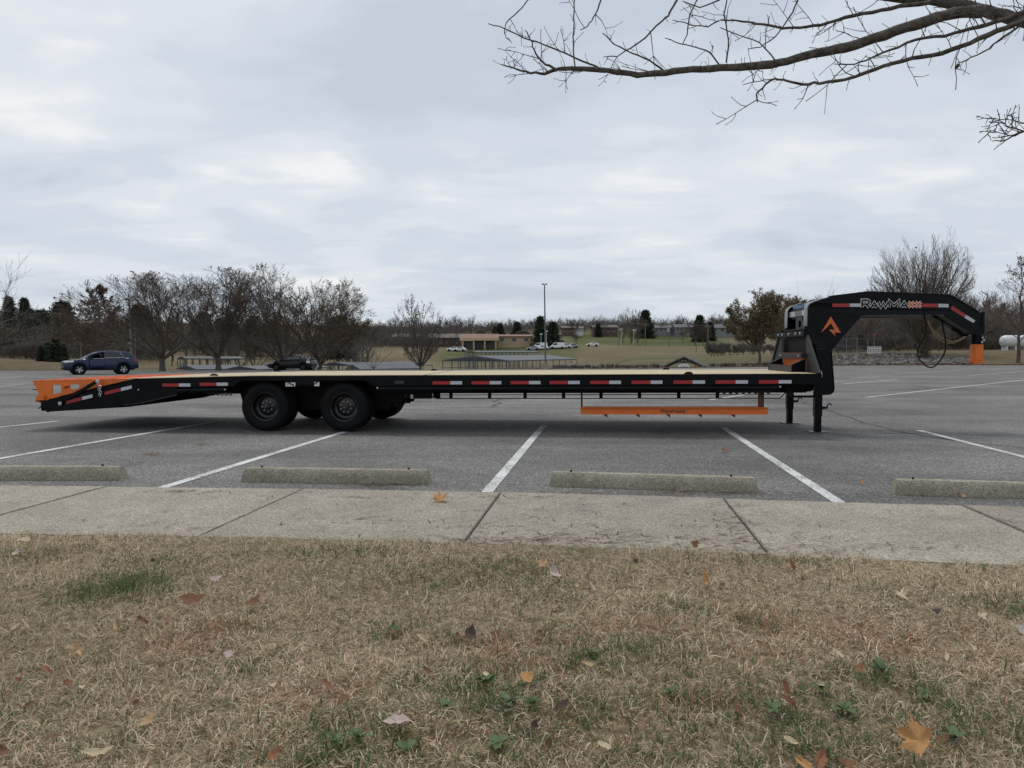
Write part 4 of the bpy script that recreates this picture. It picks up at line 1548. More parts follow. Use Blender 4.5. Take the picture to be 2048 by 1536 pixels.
def grow_tree(seed, H, trunk_h, r0, limbs, elev, spread, levels=4, kids=(5, 5, 5, 4), up=0.12, shrink=0.56, wob=0.10, crown_k=1.0, twr=0.008, fan=(22, 48), leader=False, env=None):
    """bare deciduous tree: returns trunk branches, twig branches and twig tips"""
    g = np.random.default_rng(seed)
    T, C, tips = Branches(), Branches(), []

    def branch(p, d, L, r, lvl):
        k = (6, 5, 4, 3, 2)[min(lvl, 4)]
        if env is not None and lvl >= 1:       # keep the crown inside a rounded outline
            cz, rz, rx = env
            for _ in range(6):
                q = p + d * L + np.array([0, 0, up * L * 0.6])
                if (q[0] ** 2 + q[1] ** 2) / rx ** 2 + ((q[2] - cz) / rz) ** 2 <= 1.0 + g.uniform(-0.1, 0.12): break
                L *= 0.72
            L = max(L, 0.12)
        pts, rad = [p.copy()], [r]
        dd = d.copy()
        for i in range(k - 1):
            dd = nz(dd + g.normal(0, wob, 3) + np.array([0, 0, up * (0.6 + 0.5 * lvl)]))
            pts.append(pts[-1] + dd * L / (k - 1))
            rad.append(max(twr * 0.6, r * (1 - 0.62 * (i + 1) / (k - 1))))
        (T if lvl <= 1 else C).add(pts, rad, (7, 6, 4, 3, 3)[min(lvl, 4)])
        if lvl >= levels:
            tips.append(pts[-1]); tips.append((pts[-1] + pts[0]) / 2)
            return
        nk = kids[min(lvl, len(kids) - 1)]
        for c in range(nk):
            t = 0.22 + 0.78 * (c + g.uniform(0.1, 0.9)) / nk
            i = min(int(t * (k - 1)), k - 2); fr = t * (k - 1) - i
            q = pts[i] * (1 - fr) + pts[i + 1] * fr
            ax = nz(pts[i + 1] - pts[i])
            pr = nz(np.cross(ax, g.normal(0, 1, 3)))
            an = math.radians(g.uniform(*fan)) * (0.75 if c == nk - 1 else 1)
            nd = nz(ax * math.cos(an) + pr * math.sin(an))
            rr = max(twr, (rad[i] * (1 - fr) + rad[i + 1] * fr) * g.uniform(0.45, 0.62))
            branch(q, nd, L * shrink * g.uniform(0.7, 1.2) * (1.12 - 0.35 * t), rr, lvl + 1)

    tp = [np.array([0, 0, -0.3])]
    for i in range(4):
        tp.append(np.array([g.normal(0, 0.03), g.normal(0, 0.03), trunk_h * (i + 1) / 4]))
    T.add([tp[0], tp[0] * 0 + [0, 0, 0.15], tp[1], tp[2], tp[3], tp[4]], [r0 * 1.5, r0 * 1.12, r0, r0 * 0.94, r0 * 0.9, r0 * 0.8], 9)
    CH = H - trunk_h
    for i in range(limbs):
        az = 2 * math.pi * (i + g.uniform(-0.3, 0.3)) / limbs
        el = math.radians(g.uniform(*elev))
        d = np.array([math.cos(az) * math.cos(el), math.sin(az) * math.cos(el), math.sin(el)])
        st = tp[4] * 1.0
        st[2] = trunk_h * g.uniform(0.72, 1.0)
        L = (CH * 0.60 * math.sin(el) + spread * 0.62 * math.cos(el)) * g.uniform(0.85, 1.15) * crown_k
        branch(st, d, L, r0 * g.uniform(0.36, 0.52), 1)
    if leader:
        L = CH * 0.97
        pts = [tp[4] + np.array([g.normal(0, 0.06) * i, g.normal(0, 0.06) * i, L * i / 7]) for i in range(8)]
        T.add(pts, [max(0.012, r0 * 0.75 * (1 - i / 7.2)) for i in range(8)], 6)
        nb = leader
        for i in range(nb):
            t = i / nb
            q = pts[int(t * 7)] * (1 - (t * 7) % 1) + pts[min(7, int(t * 7) + 1)] * ((t * 7) % 1)
            az = i * 2.4 + g.uniform(-0.4, 0.4); el = math.radians(g.uniform(*elev) + 14 * t)
            d = np.array([math.cos(az) * math.cos(el), math.sin(az) * math.cos(el), math.sin(el)])
            branch(q, d, spread * (1 - t) ** 0.75 * g.uniform(0.7, 1.0) + 0.4, max(0.012, r0 * 0.3 * (1 - 0.8 * t)), 2)
    return T, C, np.array(tips)


def leaf_cloud(tips, n, size, cols, g):
    idx = g.integers(0, len(tips), n)
    c = tips[idx] + g.normal(0, 0.10, (n, 3))
    a = g.normal(0, 1, (n, 3)); a /= np.linalg.norm(a, axis=1, keepdims=True)
    b = np.cross(a, g.normal(0, 1, (n, 3))); b /= np.linalg.norm(b, axis=1, keepdims=True)
    s = (size * g.uniform(0.6, 1.4, n))[:, None]
    V = np.stack([c - a * s, c + b * s * 0.6, c + a * s, c - b * s * 0.6], axis=1).reshape(-1, 3)
    Fq = np.arange(n * 4).reshape(n, 4)
    col = np.array(cols)[g.integers(0, len(cols), n)] * g.uniform(0.7, 1.3, (n, 1))
    return V, Fq, np.repeat(col, 4, axis=0)


def tree_meshes(name, T, C, tips=None, leaves=0, lsize=0.06, lcols=None, seed=0):
    V, Fq = T.arrays(); trunk = tri_mesh(name + '_trunk', V, Fq, smooth=True)
    V, Fq = C.arrays(); crown = tri_mesh(name + '_crown', V, Fq)
    lm = None
    if leaves:
        V, Fq, col = leaf_cloud(tips, leaves, lsize, lcols, np.random.default_rng(seed))
        lm = tri_mesh(name + '_leaves', V, Fq, col)
    return trunk, crown, lm


def place_tree(ms, px, d, label, cat='tree', group=None, scale=1.0, sz=None, rot=None, bark=BARK, twig=TWIG, name='bare_tree', z=None):
    x = (px - 1024) / FPX * d
    zz = (ground_z(x, d) if z is None else z)
    if d < edge_d(x / d): zz = lot_z(x, d)
    root = empty(name, (x, d, zz), (0, 0, random.uniform(0, 6.28) if rot is None else rot))
    root.scale = (scale, scale, sz or scale)
    tag(root, label, cat, group)
    t = link('trunk', ms[0], bark, root)
    c = link('crown', ms[1], twig, root)
    if ms[2] is not None:
        l = link('clinging_leaves', ms[2], LEAFV, root); l["kind"] = 'stuff'
    return root


BRN = [(0.16, 0.085, 0.035), (0.12, 0.065, 0.03), (0.20, 0.12, 0.05), (0.10, 0.075, 0.035)]
OLV = [(0.20, 0.17, 0.06), (0.15, 0.12, 0.05), (0.12, 0.11, 0.045), (0.24, 0.19, 0.08)]
PEAR = [(0.10, 0.045, 0.03), (0.13, 0.075, 0.04), (0.07, 0.05, 0.03)]

vase = []
for sd, H, sp, lv, cl in ((1, 10.6, 6.4, 900, BRN), (2, 11.4, 5.6, 500, BRN), (3, 11.6, 6.6, 700, BRN), (4, 10.6, 5.4, 2600, OLV)):
    T_, C_, tp_ = grow_tree(sd, H, 1.5, 0.19, 10, (30, 80), sp * 1.1, levels=5, kids=(5, 6, 6, 5, 4), up=0.035, shrink=0.58, wob=0.075, twr=0.0095, fan=(16, 42), env=(H * 0.56, H * 0.43, sp * 1.02))
    vase.append(tree_meshes('vase_tree', T_, C_, tp_, lv, 0.085, cl, sd))
place_tree(vase[0], 325, 63.5, 'spreading bare tree with rusty leaf remnants beside the grey light pole', group='bare trees along the lot edge', name='bare_tree', scale=1.34, sz=0.84)
place_tree(vase[1], 437, 66, 'bare vase-shaped tree standing behind the orange ramp end', group='bare trees along the lot edge', scale=1.3, sz=0.86)
place_tree(vase[2], 566, 72.5, 'widest bare tree with many low limbs right behind the black hatchback', group='bare trees along the lot edge', scale=1.36, sz=1.0)
place_tree(vase[3], 640, 75, 'bare tree with yellow-green leaves left on its outer crown', group='bare trees along the lot edge', scale=1.2, sz=1.0)
T_, C_, tp_ = grow_tree(8, 8.8, 0.5, 0.13, 20, (30, 86), 4.4, levels=4, kids=(5, 7, 6, 4), up=0.10, shrink=0.46, wob=0.05, twr=0.008, fan=(12, 36), env=(3.9, 4.7, 2.9))
pear = tree_meshes('pear_tree', T_, C_, tp_, 1500, 0.075, PEAR, 8)
place_tree(pear, 842, 71.5, 'egg-shaped multi-stemmed tree with sparse dark leaves in front of the tan building', group='trees along the middle of the lot edge', twig=TWIG_G, name='young_tree')
T_, C_, tp_ = grow_tree(9, 4.3, 0.25, 0.06, 7, (40, 75), 2.8, levels=3, kids=(4, 5, 4), up=0.05, shrink=0.5, twr=0.008)
place_tree(tree_meshes('sapling', T_, C_), 747, 71, 'small thin bare sapling beside the marina roof', twig=TWIG_G, name='sapling')
# low drooping bush-like tree at the left border, stem outside
T_, C_, tp_ = grow_tree(10, 9.0, 1.2, 0.22, 9, (12, 70), 6.6, levels=4, kids=(5, 6, 5, 4), up=0.0, shrink=0.6, twr=0.010)
place_tree(tree_meshes('drooping_tree', T_, C_), -55, 64, 'low spreading bare tree with drooping twigs left of the blue car', twig=TWIG_G)
# brown-leaved tree left of the headboard
T_, C_, tp_ = grow_tree(12, 10.0, 1.9, 0.16, 12, (22, 84), 5.0, levels=4, kids=(5, 7, 6, 4), up=0.07, shrink=0.55, twr=0.010, env=(5.3, 4.4, 4.2))
lf = tree_meshes('leafy_brown_tree', T_, C_, tp_, 26000, 0.085, [(0.17, 0.115, 0.06), (0.14, 0.095, 0.055), (0.21, 0.155, 0.08), (0.11, 0.085, 0.05), (0.22, 0.18, 0.09)], 12)
place_tree(lf, 1519, 79, 'round tree still holding brown leaves behind the trailer headboard', name='leafy_tree', scale=0.92, sz=0.88)
place_tree(lf, 1578, 92, 'second brown-leaved tree standing behind the first by the headboard', name='leafy_tree', scale=0.9, sz=0.86)
# tall bare tree behind the neck
T_, C_, tp_ = grow_tree(14, 17.6, 1.6, 0.3, 34, (34, 89), 7.4, levels=4, kids=(5, 8, 6, 5), up=0.05, shrink=0.50, wob=0.055, twr=0.011, fan=(14, 38), env=(9.2, 8.6, 6.3))
tall = tree_meshes('tall_tree', T_, C_, tp_, 700, 0.08, PEAR, 14)
place_tree(tall, 1838, 84, 'tallest round-crowned bare tree rising above the trailer neck', name='tall_bare_tree', twig=TWIG_G, scale=0.9, rot=0.3)
# thick ivy stem beside it
T_, C_, tp_ = grow_tree(15, 6.5, 3.0, 0.34, 6, (40, 80), 2.6, levels=3, kids=(4, 5, 4), up=0.08, twr=0.01)
ivy = tree_meshes('ivy_tree', T_, C_, np.array([[math.cos(a) * r, math.sin(a) * r, h] for a, r, h in zip(rng.uniform(0, 6.28, 1500), rng.uniform(0.2, 0.55, 1500), rng.uniform(0.1, 4.5, 1500))]), 2200, 0.08, [(0.06, 0.065, 0.03), (0.09, 0.08, 0.04), (0.07, 0.05, 0.03)], 15)
place_tree(ivy, 1848, 76.5, 'stout ivy-covered stump of a tree below the hanging cable', name='ivy_tree')
# tree at the right border
T_, C_, tp_ = grow_tree(16, 10.2, 1.9, 0.17, 0, (20, 48), 3.4, levels=4, kids=(5, 6, 5, 4), up=0.05, shrink=0.55, twr=0.009, leader=34)
place_tree(tree_meshes('conical_tree', T_, C_, tp_, 1500, 0.07, PEAR, 16), 2036, 70.5, 'slender conical bare tree with dark leaf tufts in front of the white tank', name='conical_tree', scale=1.02)
# rusty conical tree left
T_, C_, tp_ = grow_tree(17, 9.2, 0.6, 0.18, 0, (10, 38), 4.0, levels=4, kids=(5, 6, 5, 4), up=0.03, shrink=0.55, twr=0.012, leader=36)
rusty = tree_meshes('rusty_tree', T_, C_, tp_, 6500, 0.10, [(0.095, 0.055, 0.042), (0.08, 0.05, 0.038), (0.12, 0.072, 0.05)], 17)
place_tree(rusty, 203, 86, 'rust-brown conical tree behind the blue car', name='rusty_conifer', twig=TWIG_R)

# ------------------------------------------------------------------ evergreen and woodland trees: one mesh each, copied
def conifer(seed, H, R, n, low=0.12, lump=0.0, point=0.85):
    g = np.random.default_rng(seed)
    V, Fq = [], []
    nb = int(n / 26)
    c, dirs = [], []
    for i in range(nb):
        t = low + (1 - low) * (i / nb)
        rr = R * max(0.05, (1 - (t - low) / (1 - low))) ** point * g.uniform(0.5, 1.25)
        az = i * 2.39996 + g.uniform(-0.3, 0.3)
        dr_ = np.array([math.cos(az), math.sin(az), -0.10 + 0.3 * t])
        m_ = 26
        s = g.uniform(0.15, 1.0, m_) ** 0.7
        q = np.array([0, 0, t * H])[None] + dr_[None] * (rr * s)[:, None] + g.normal(0, 0.16 * R * 0.4 + lump, (m_, 3)) * np.array([1, 1, 0.5])
        c.append(q); dirs.append(np.repeat(dr_[None], m_, 0))
    c = np.concatenate(c); dirs = np.concatenate(dirs)
    m_ = len(c)
    a = dirs + g.normal(0, 0.5, (m_, 3)); a /= np.linalg.norm(a, axis=1, keepdims=True)
    b = np.cross(a, g.normal(0, 1, (m_, 3))); b /= np.linalg.norm(b, axis=1, keepdims=True)
    s = (R * 0.11 * g.uniform(0.6, 1.5, m_))[:, None]
    V = np.stack([c - a * s * 0.6, c + b * s * 0.32, c + a * s * 1.5, c - b * s * 0.32], axis=1).reshape(-1, 3)
    Fq = np.arange(m_ * 4).reshape(m_, 4)
    B = Branches(); B.add([np.array([0, 0, -0.5]), np.array([0, 0, H * 0.5]), np.array([0, 0, H * 0.97])], [0.03 * H * 0.6, 0.012 * H, 0.01], 6)
    V2, F2 = B.arrays()
    me = tri_mesh('evergreen', np.concatenate([V, V2]), np.concatenate([Fq, F2 + len(V)]))
    me.materials.append(NEEDLE); me.materials.append(BARK)
    mi = np.zeros(len(Fq) + len(F2), np.int32); mi[len(Fq):] = 1
    me.polygons.foreach_set('material_index', mi)
    return me


def wood_tree(seed, H, sp, twig, kids=(4, 6, 6, 4), leaves=0, lc=None, trunk_h=2.6, elev=(40, 82), r0=0.17, lead=0, limbs=6):
    T_, C_, tips = grow_tree(seed, H, trunk_h, r0, limbs, elev, sp, levels=4, kids=kids, up=0.07, shrink=0.56, twr=0.024, leader=lead, env=(H * 0.55, H * 0.46, sp * 1.1))
    V1, F1 = T_.arrays(); V2, F2 = C_.arrays()
    Vs, Fs = [V1, V2], [F1, F2 + len(V1)]
    me = tri_mesh('woodland_tree', np.concatenate(Vs), np.concatenate(Fs))
    me.materials.append(BARK); me.materials.append(twig)
    mi = np.zeros(len(F1) + len(F2), np.int32); mi[len(F1):] = 1
    me.polygons.foreach_set('material_index', mi)
    return me


PINE = [conifer(31, 12, 3.0, 5200), conifer(32, 12, 3.6, 5200, low=0.3, lump=0.25, point=0.5), conifer(33, 9, 3.3, 5200, low=0.02, lump=0.12, point=0.6)]
WT = [wood_tree(41, 11, 3.4, TWIG), wood_tree(42, 12, 3.0, TWIG_G), wood_tree(43, 11, 3.8, TWIG_R), wood_tree(44, 12.5, 3.2, TWIG_G, trunk_h=3.5), wood_tree(45, 4.2, 2.6, TWIG_G, trunk_h=0.3, r0=0.06, limbs=10, elev=(25, 75))]


def wood(me, px, d, H, label, group, name, hm, cat='tree', wx=1.0):
    x = (px - 1024) / FPX * d
    o = link(name, me)
    k = H / hm
    o.location = (x, d, ground_z(x, d) - 0.1)
    o.scale = (k * wx, k * wx, k)
    o.rotation_euler = (0, 0, random.uniform(0, 6.28))
    tag(o, label, cat, group)
    return o


def top_h(px, d, ytop):
    """height of a tree on the ground at (px, d) whose top shows at row ytop"""
    x = (px - 1024) / FPX * d
    return CAMH + (HOR - ytop) * d / FPX - ground_z(x, d)


R_ = random.Random(77)
# left wood: evergreens that stand out
for px, d, yt, k in ((22, 118, 594, 0), (53, 112, 597, 0), (128, 150, 606, 1), (282, 150, 612, 1), (-30, 125, 600, 0), (88, 135, 622, 1), (70, 130, 630, 0)):
    wood(PINE[k], px, d, top_h(px, d, yt), 'dark pine topping the wood behind the blue car', 'pines of the left wood', 'pine_tree', (12, 12, 9)[k])
for px, d, yt in ((112, 84, 676), (96, 86, 684), (84, 85, 690), (126, 88, 688)):
    wood(PINE[2], px, d, top_h(px, d, yt), 'dense low evergreen bush on the bank behind the blue car', 'evergreen bushes left of the blue car', 'evergreen_bush', 9, 'bush')
# left wood: bare trees in three rows up the hill
for d0, ya, yb, n in ((105, 640, 668, 20), (150, 618, 645, 26), (215, 606, 632, 24)):
    for i in range(n):
        px = -160 + 900 * (i + R_.uniform(0.1, 0.9)) / n
        d = d0 * R_.uniform(0.92, 1.12)
        yt = R_.uniform(ya, yb) + (14 if px > 640 else 0) + (10 if px > 330 and d0 == 105 else 0)
        if d0 == 105 and 360 < px: continue
        k = R_.choice((0, 0, 1, 2, 3))
        wood(WT[k], px, d, top_h(px, d, yt), (('bare dark brown', 'bare pale grey', 'bare reddish', 'tall bare grey')[k] + (' tree at the front of the wood behind the blue car' if d0 == 105 else ' tree halfway up the wooded hill behind the blue car' if d0 == 150 else ' tree on the crest of the wooded hill behind the blue car')), 'bare trees of the left wood', 'woodland_tree', (11, 12, 11, 12.5)[k], wx=R_.uniform(1.0, 1.35))
for i in range(16):
    px = R_.uniform(-60, 720); d = R_.uniform(170, 240)
    wood(PINE[1], px, d, top_h(px, d, R_.uniform(618, 655)), 'dull green pine among the bare trees of the left wood', 'green pines inside the left wood', 'pine_tree', 12)
# far ridge behind the marina
for i in range(64):
    px = 690 + 880 * (i + R_.uniform(0, 1)) / 64
    d = R_.uniform(340, 470)
    yt = R_.uniform(626, 652) + (-4 if px > 1400 else 0) + (-4 if 830 < px < 980 else 0)
    k = R_.choice((1, 1, 3, 0))
    wood(WT[k], px, d, top_h(px, d, yt), (('dark brown', 'pale grey', '', 'tall pale grey')[k] + ' bare tree on the far ridge behind ' + ('the tan building' if px < 1070 else 'the hillside houses')), 'bare trees of the far ridge', 'ridge_tree', (11, 12, 11, 12.5)[k], wx=R_.uniform(1.1, 1.6))
for px, d, yt in ((1000, 300, 648), (1034, 290, 645), (991, 310, 654), (1290, 330, 622), (1398, 300, 632), (1196, 340, 648), (1420, 310, 645), (1500, 320, 640)):
    wood(PINE[2], px, d, top_h(px, d, yt), 'far dark evergreen on the opposite hillside', 'evergreens on the far hillside', 'evergreen_tree', 9)
wood(PINE[2], 1081, 245, top_h(1081, 245, 634), 'pointed dark evergreen beside the double-headed light pole', None, 'evergreen_tree', 9, wx=0.85)
wood(PINE[2], 1105, 243, top_h(1105, 243, 645), 'broad dark evergreen just right of the double-headed light pole', None, 'evergreen_tree', 9, wx=1.15)
wood(WT[0], 1262, 300, top_h(1262, 300, 614), 'tallest bare tree on the far hillside by the brick house', None, 'hillside_tree', 11, wx=1.3)
wood(WT[3], 1275, 302, top_h(1275, 302, 624), 'leaning bare tree on the far hillside above the lawn', None, 'hillside_tree', 12.5, wx=1.3)
for px, d, yt in ((1245, 285, 650), (1262, 275, 655), (1275, 270, 662), (1152, 262, 664), (1365, 290, 655), (1390, 262, 640), (1405, 262, 648)):
    wood(WT[0], px, d, top_h(px, d, yt), 'leafless thicket on the far green hillside', 'thickets on the far hillside', 'thicket', 11, 'thicket', wx=1.5)
# right wood behind the berm
for d0, ya, yb, n in ((98, 600, 640, 15), (118, 578, 604, 22), (150, 572, 596, 20)):
    for i in range(n):
        px = 1560 + 720 * (i + R_.uniform(0.05, 0.95)) / n
        d = d0 * R_.uniform(0.95, 1.08)
        k = R_.choice((0, 1, 1, 3, 2))
        wood(WT[k], px, d, top_h(px, d, R_.uniform(ya, yb)), (('dark brown bare', 'pale grey bare', 'reddish bare', 'tall grey bare')[k] + (' tree at the front' if d0 == 98 else ' tree in the middle' if d0 == 118 else ' tree at the back') + ' of the wood behind the rocky bank'), 'bare trees of the right wood', 'woodland_tree', (11, 12, 11, 12.5)[k], wx=R_.uniform(0.9, 1.25))
for px, d, yt in ((1995, 104, 655), (1978, 105, 662), (1968, 106, 668)):
    wood(PINE[2], px, d, top_h(px, d, yt), 'dark green bush beside the white tank', 'green bushes at the white tank', 'evergreen_bush', 9, 'bush')
for i in range(26):
    px = 1128 + 440 * (i + R_.uniform(0, 1)) / 26
    d = edge_d((px - 1024) / FPX) + R_.uniform(5, 7.5)
    if 1325 < px < 1415: continue
    wood(WT[4], px, d, max(0.5, top_h(px, d, R_.uniform(724, 729))), 'low dark brush along the far lot edge by the pavilion', 'low brush along the lot edge', 'brush_shrub', 4.2, 'shrub', wx=2.2)
# brush below the leafy tree and along the right wood
for i in range(34):
    px = R_.uniform(1412, 1560) if i < 14 else R_.uniform(1670, 2060)
    d = R_.uniform(150, 175) if i < 14 else R_.uniform(92, 100)
    yt = R_.uniform(680, 692) if i < 14 else R_.uniform(655, 685)
    wood(WT[4], px, d, top_h(px, d, yt), ('leafless brush below the brown-leaved trees' if i < 14 else 'grey-brown leafless brush behind the rocky bank'), 'brush along the wood edge', 'brush_shrub', 4.2, 'shrub', wx=1.25)
for i in range(16):
    px = R_.uniform(-20, 700); d = R_.uniform(96, 104) if px < 340 else R_.uniform(215, 235)
    wood(WT[4], px, d, top_h(px, d, R_.uniform(676, 695)), 'leafless brown brush at the foot of the left wood', 'brush below the left wood', 'brush_shrub', 4.2, 'shrub', wx=1.4)

# dense far woodland that reads as one mass: upright stems and twigs
def wood_mass(name, label, n, pxr, dr_r, hr, cols, seed, hill=None):
    g = np.random.default_rng(seed)
    px = g.uniform(*pxr, n); d = g.uniform(dr_r[0] ** 0.5, dr_r[1] ** 0.5, n) ** 2
    x = (px - 1024) / FPX * d
    z = np.array([ground_z(a, b) for a, b in zip(x, d)])
    clump = 0.6 + 0.4 * np.sin(x * 0.31 + 3 * np.sin(d * 0.07)) * np.sin(d * 0.23 + x * 0.11)
    h = g.uniform(*hr, n) * (0.55 + 0.45 * clump)
    if hill is not None: h *= hill(px, d)
    base = np.stack([x, d, z + g.uniform(0, 1, n) ** 1.5 * h * 0.8], 1)
    lean = g.normal(0, 0.6, (n, 3)); lean[:, 2] = np.abs(lean[:, 2]) + 0.5
    lean /= np.linalg.norm(lean, axis=1, keepdims=True)
    L = (h * g.uniform(0.25, 0.7, n))[:, None]
    a = g.uniform(0, 2 * np.pi, n)
    w = np.stack([np.cos(a), np.sin(a), 0 * a], 1) * (d * 0.00028 * g.uniform(0.6, 1.5, n))[:, None]
    tip = base + lean * L
    side = base + lean * L * 0.45 + g.normal(0, 0.5, (n, 3)) * L * 0.5
    V = np.stack([base - w, base + w, tip, base + lean * L * 0.3, side, base + lean * L * 0.3 + w * 1.2], 1).reshape(-1, 3)
    Fq = (np.arange(n)[:, None, None] * 6 + np.array([[0, 1, 2], [3, 4, 5]])[None]).reshape(-1, 3)
    c = np.array(cols)[g.integers(0, len(cols), n)] * g.uniform(0.7, 1.25, (n, 1)) * (0.75 + 0.35 * clump)[:, None]
    return tag(link(name, tri_mesh(name, V, Fq, np.repeat(c, 6, 0)), GRASSV), label, kind='stuff')


WCOL = [(0.100, 0.080, 0.066), (0.085, 0.072, 0.060), (0.12, 0.096, 0.078), (0.085, 0.085, 0.058), (0.07, 0.078, 0.055), (0.11, 0.080, 0.066)]
wood_mass('left_woods', 'dense brown leafless wood covering the hill behind the blue car', 60000, (-260, 705), (104, 300), (5.0, 9.0), WCOL, 51,
          lambda px, d: np.where(px > 330, np.where(d < 205, 0.0, np.clip((760 - px) / 200, 0.45, 1)), 1.0))
wood_mass('right_woods', 'dense brown leafless wood behind the rocky bank', 42000, (1560, 2500), (97, 170), (5.0, 9.5), [(0.135, 0.112, 0.095), (0.155, 0.128, 0.106), (0.14, 0.102, 0.085), (0.115, 0.095, 0.082)], 52)
wood_mass('ridge_woods', 'far grey-brown wood along the ridge behind the marina', 26000, (650, 1580), (395, 520), (3, 8.5), [(0.115, 0.105, 0.10), (0.10, 0.09, 0.085), (0.125, 0.11, 0.10)], 53)
wood_mass('middle_woods', 'grey-brown wood left of the tan building', 15000, (690, 925), (262, 390), (5, 9), [(0.10, 0.085, 0.08), (0.09, 0.075, 0.07), (0.12, 0.10, 0.09)], 54)

# ------------------------------------------------------------------ overhanging branch
OT = empty('overhanging_tree', (6.9, 2.6, 0.03))
tag(OT, 'bare grey limbs and twigs of a tree reaching in at the top right', 'tree')
OTI = Matrix.Translation(OT.location).inverted()
g2 = np.random.default_rng(23)


def opt(px, py, d):
    return np.array(OTI @ at(px, py, d))


LIMBS = [   # (points px,py), start depth, end depth, start radius px, end radius px
    ([(2200, 95), (2110, 62), (2048, 40), (1990, 28), (1935, 12), (1880, 2), (1800, -6), (1700, -14), (1560, -40), (1440, -60)], 6.3, 7.4, 16, 6),
    ([(1968, 22), (1920, 24), (1870, 36), (1810, 55), (1750, 76), (1690, 96), (1640, 105), (1590, 117), (1545, 129), (1490, 134), (1440, 136), (1385, 139), (1330, 146), (1275, 149), (1230, 144), (1190, 138), (1150, 137), (1115, 138)], 6.4, 7.4, 12, 4),
    ([(1115, 138), (1090, 148), (1062, 145), (1046, 142), (1020, 134), (1003, 129)], 7.4, 7.6, 3.2, 1.2),
    ([(1115, 138), (1092, 130), (1078, 117), (1068, 100), (1062, 80), (1050, 60)], 7.4, 7.3, 2.6, 1.0),
    ([(1200, 138), (1165, 122), (1130, 106), (1090, 90), (1045, 75), (1010, 57), (976, 47)], 7.3, 7.7, 2.2, 1.0),
    ([(1150, 136), (1147, 100), (1147, 60), (1149, 20), (1150, -20)], 7.3, 7.1, 1.6, 1.2),
    ([(1330, 144), (1300, 122), (1262, 105), (1228, 88), (1205, 66)], 7.2, 7.0, 2.0, 1.0),
    ([(1440, 0), (1400, 15), (1365, 2)], 7.2, 7.3, 1.6, 1.0),
    ([(1365, -20), (1340, 25), (1325, 42), (1290, 75), (1262, 95), (1235, 112), (1207, 114)], 7.4, 7.2, 2.4, 1.0),
    ([(1400, -10), (1380, 30), (1374, 70), (1365, 90)], 7.2, 7.1, 1.6, 1.0),
    ([(1440, 130), (1420, 105), (1395, 95), (1360, 87), (1330, 76)], 7.0, 7.3, 1.8, 0.9),
    ([(2130, 30), (2048, 43), (1995, 61), (1940, 85), (1885, 107), (1825, 116), (1765, 132), (1720, 150), (1690, 160), (1640, 166), (1605, 168), (1575, 162), (1548, 158), (1530, 170), (1512, 187), (1515, 205)], 5.9, 6.3, 6, 1.3),
    ([(2060, 20), (1990, 45), (1940, 58), (1890, 70), (1830, 80), (1780, 100), (1745, 115), (1708, 128), (1668, 128)], 6.0, 6.6, 5, 1.0),
    ([(1860, 6), (1800, 12), (1745, 24), (1690, 35), (1640, 50), (1600, 56), (1565, 56), (1525, 48), (1485, 42), (1440, 40)], 6.6, 7.6, 4.5, 1.5),
    ([(1440, 40), (1415, 52), (1380, 50), (1345, 40)], 7.6, 7.8, 1.5, 0.9),
    ([(1600, -10), (1585, 25), (1565, 55), (1550, 75), (1520, 95), (1497, 98)], 7.0, 7.0, 1.8, 0.9),
    ([(1452, 125), (1458, 80), (1448, 30), (1455, -10)], 7.1, 6.9, 1.7, 1.2),
    ([(1550, 120), (1520, 85), (1490, 75), (1440, 55)], 6.8, 7.0, 1.5, 1.0),
    ([(2090, 20), (2045, 48), (2000, 80), (1965, 105), (1932, 121), (1916, 125)], 5.9, 5.95, 2.5, 1.0),
    ([(1548, 158), (1520, 162), (1485, 170)], 6.3, 6.3, 1.2, 0.8),
    ([(2120, 230), (2060, 255), (2030, 270), (2010, 281), (1984, 282)], 5.6, 5.7, 3.0, 0.9),
    ([(2045, 262), (2015, 252), (2000, 240), (1994, 218)], 5.6, 5.6, 1.4, 0.7),
    ([(2060, 250), (2025, 242), (1995, 237), (1978, 238)], 5.6, 5.8, 1.2, 0.7),
    ([(2050, 262), (2020, 270), (1995, 264), (1975, 260)], 5.6, 5.5, 1.2, 0.7),
    ([(1040, -20), (1055, 0), (1035, 25), (1012, 45), (1009, 62), (1012, 75), (1023, 86)], 7.8, 7.6, 1.5, 0.8),
    ([(1205, -10), (1195, 20), (1183, 42), (1172, 55), (1160, 60)], 7.5, 7.4, 1.8, 0.9),
]
LB, TB = Branches(), Branches()
limb_paths = []
for li, (pts, d0, d1, r0p, r1p) in enumerate(LIMBS):
    n = len(pts)
    P, R = [], []
    for a in range(n - 1):
        for s in range(3):
            t = (a + s / 3) / (n - 1)
            x = pts[a][0] + (pts[a + 1][0] - pts[a][0]) * s / 3
            y = pts[a][1] + (pts[a + 1][1] - pts[a][1]) * s / 3
            d = d0 + (d1 - d0) * t
            P.append(opt(x, y, d) + g2.normal(0, 0.0035, 3)); R.append((r0p + (r1p - r0p) * t ** 0.8) * d / FPX * g2.uniform(0.92, 1.08))
    P.append(opt(*pts[-1], d1)); R.append(r1p * d1 / FPX * 0.8)
    (LB if r0p > 2.5 else TB).add(P, R, 9 if r0p > 2.5 else 5)
    limb_paths.append((P, R, r0p, pts[0][1] > 200))


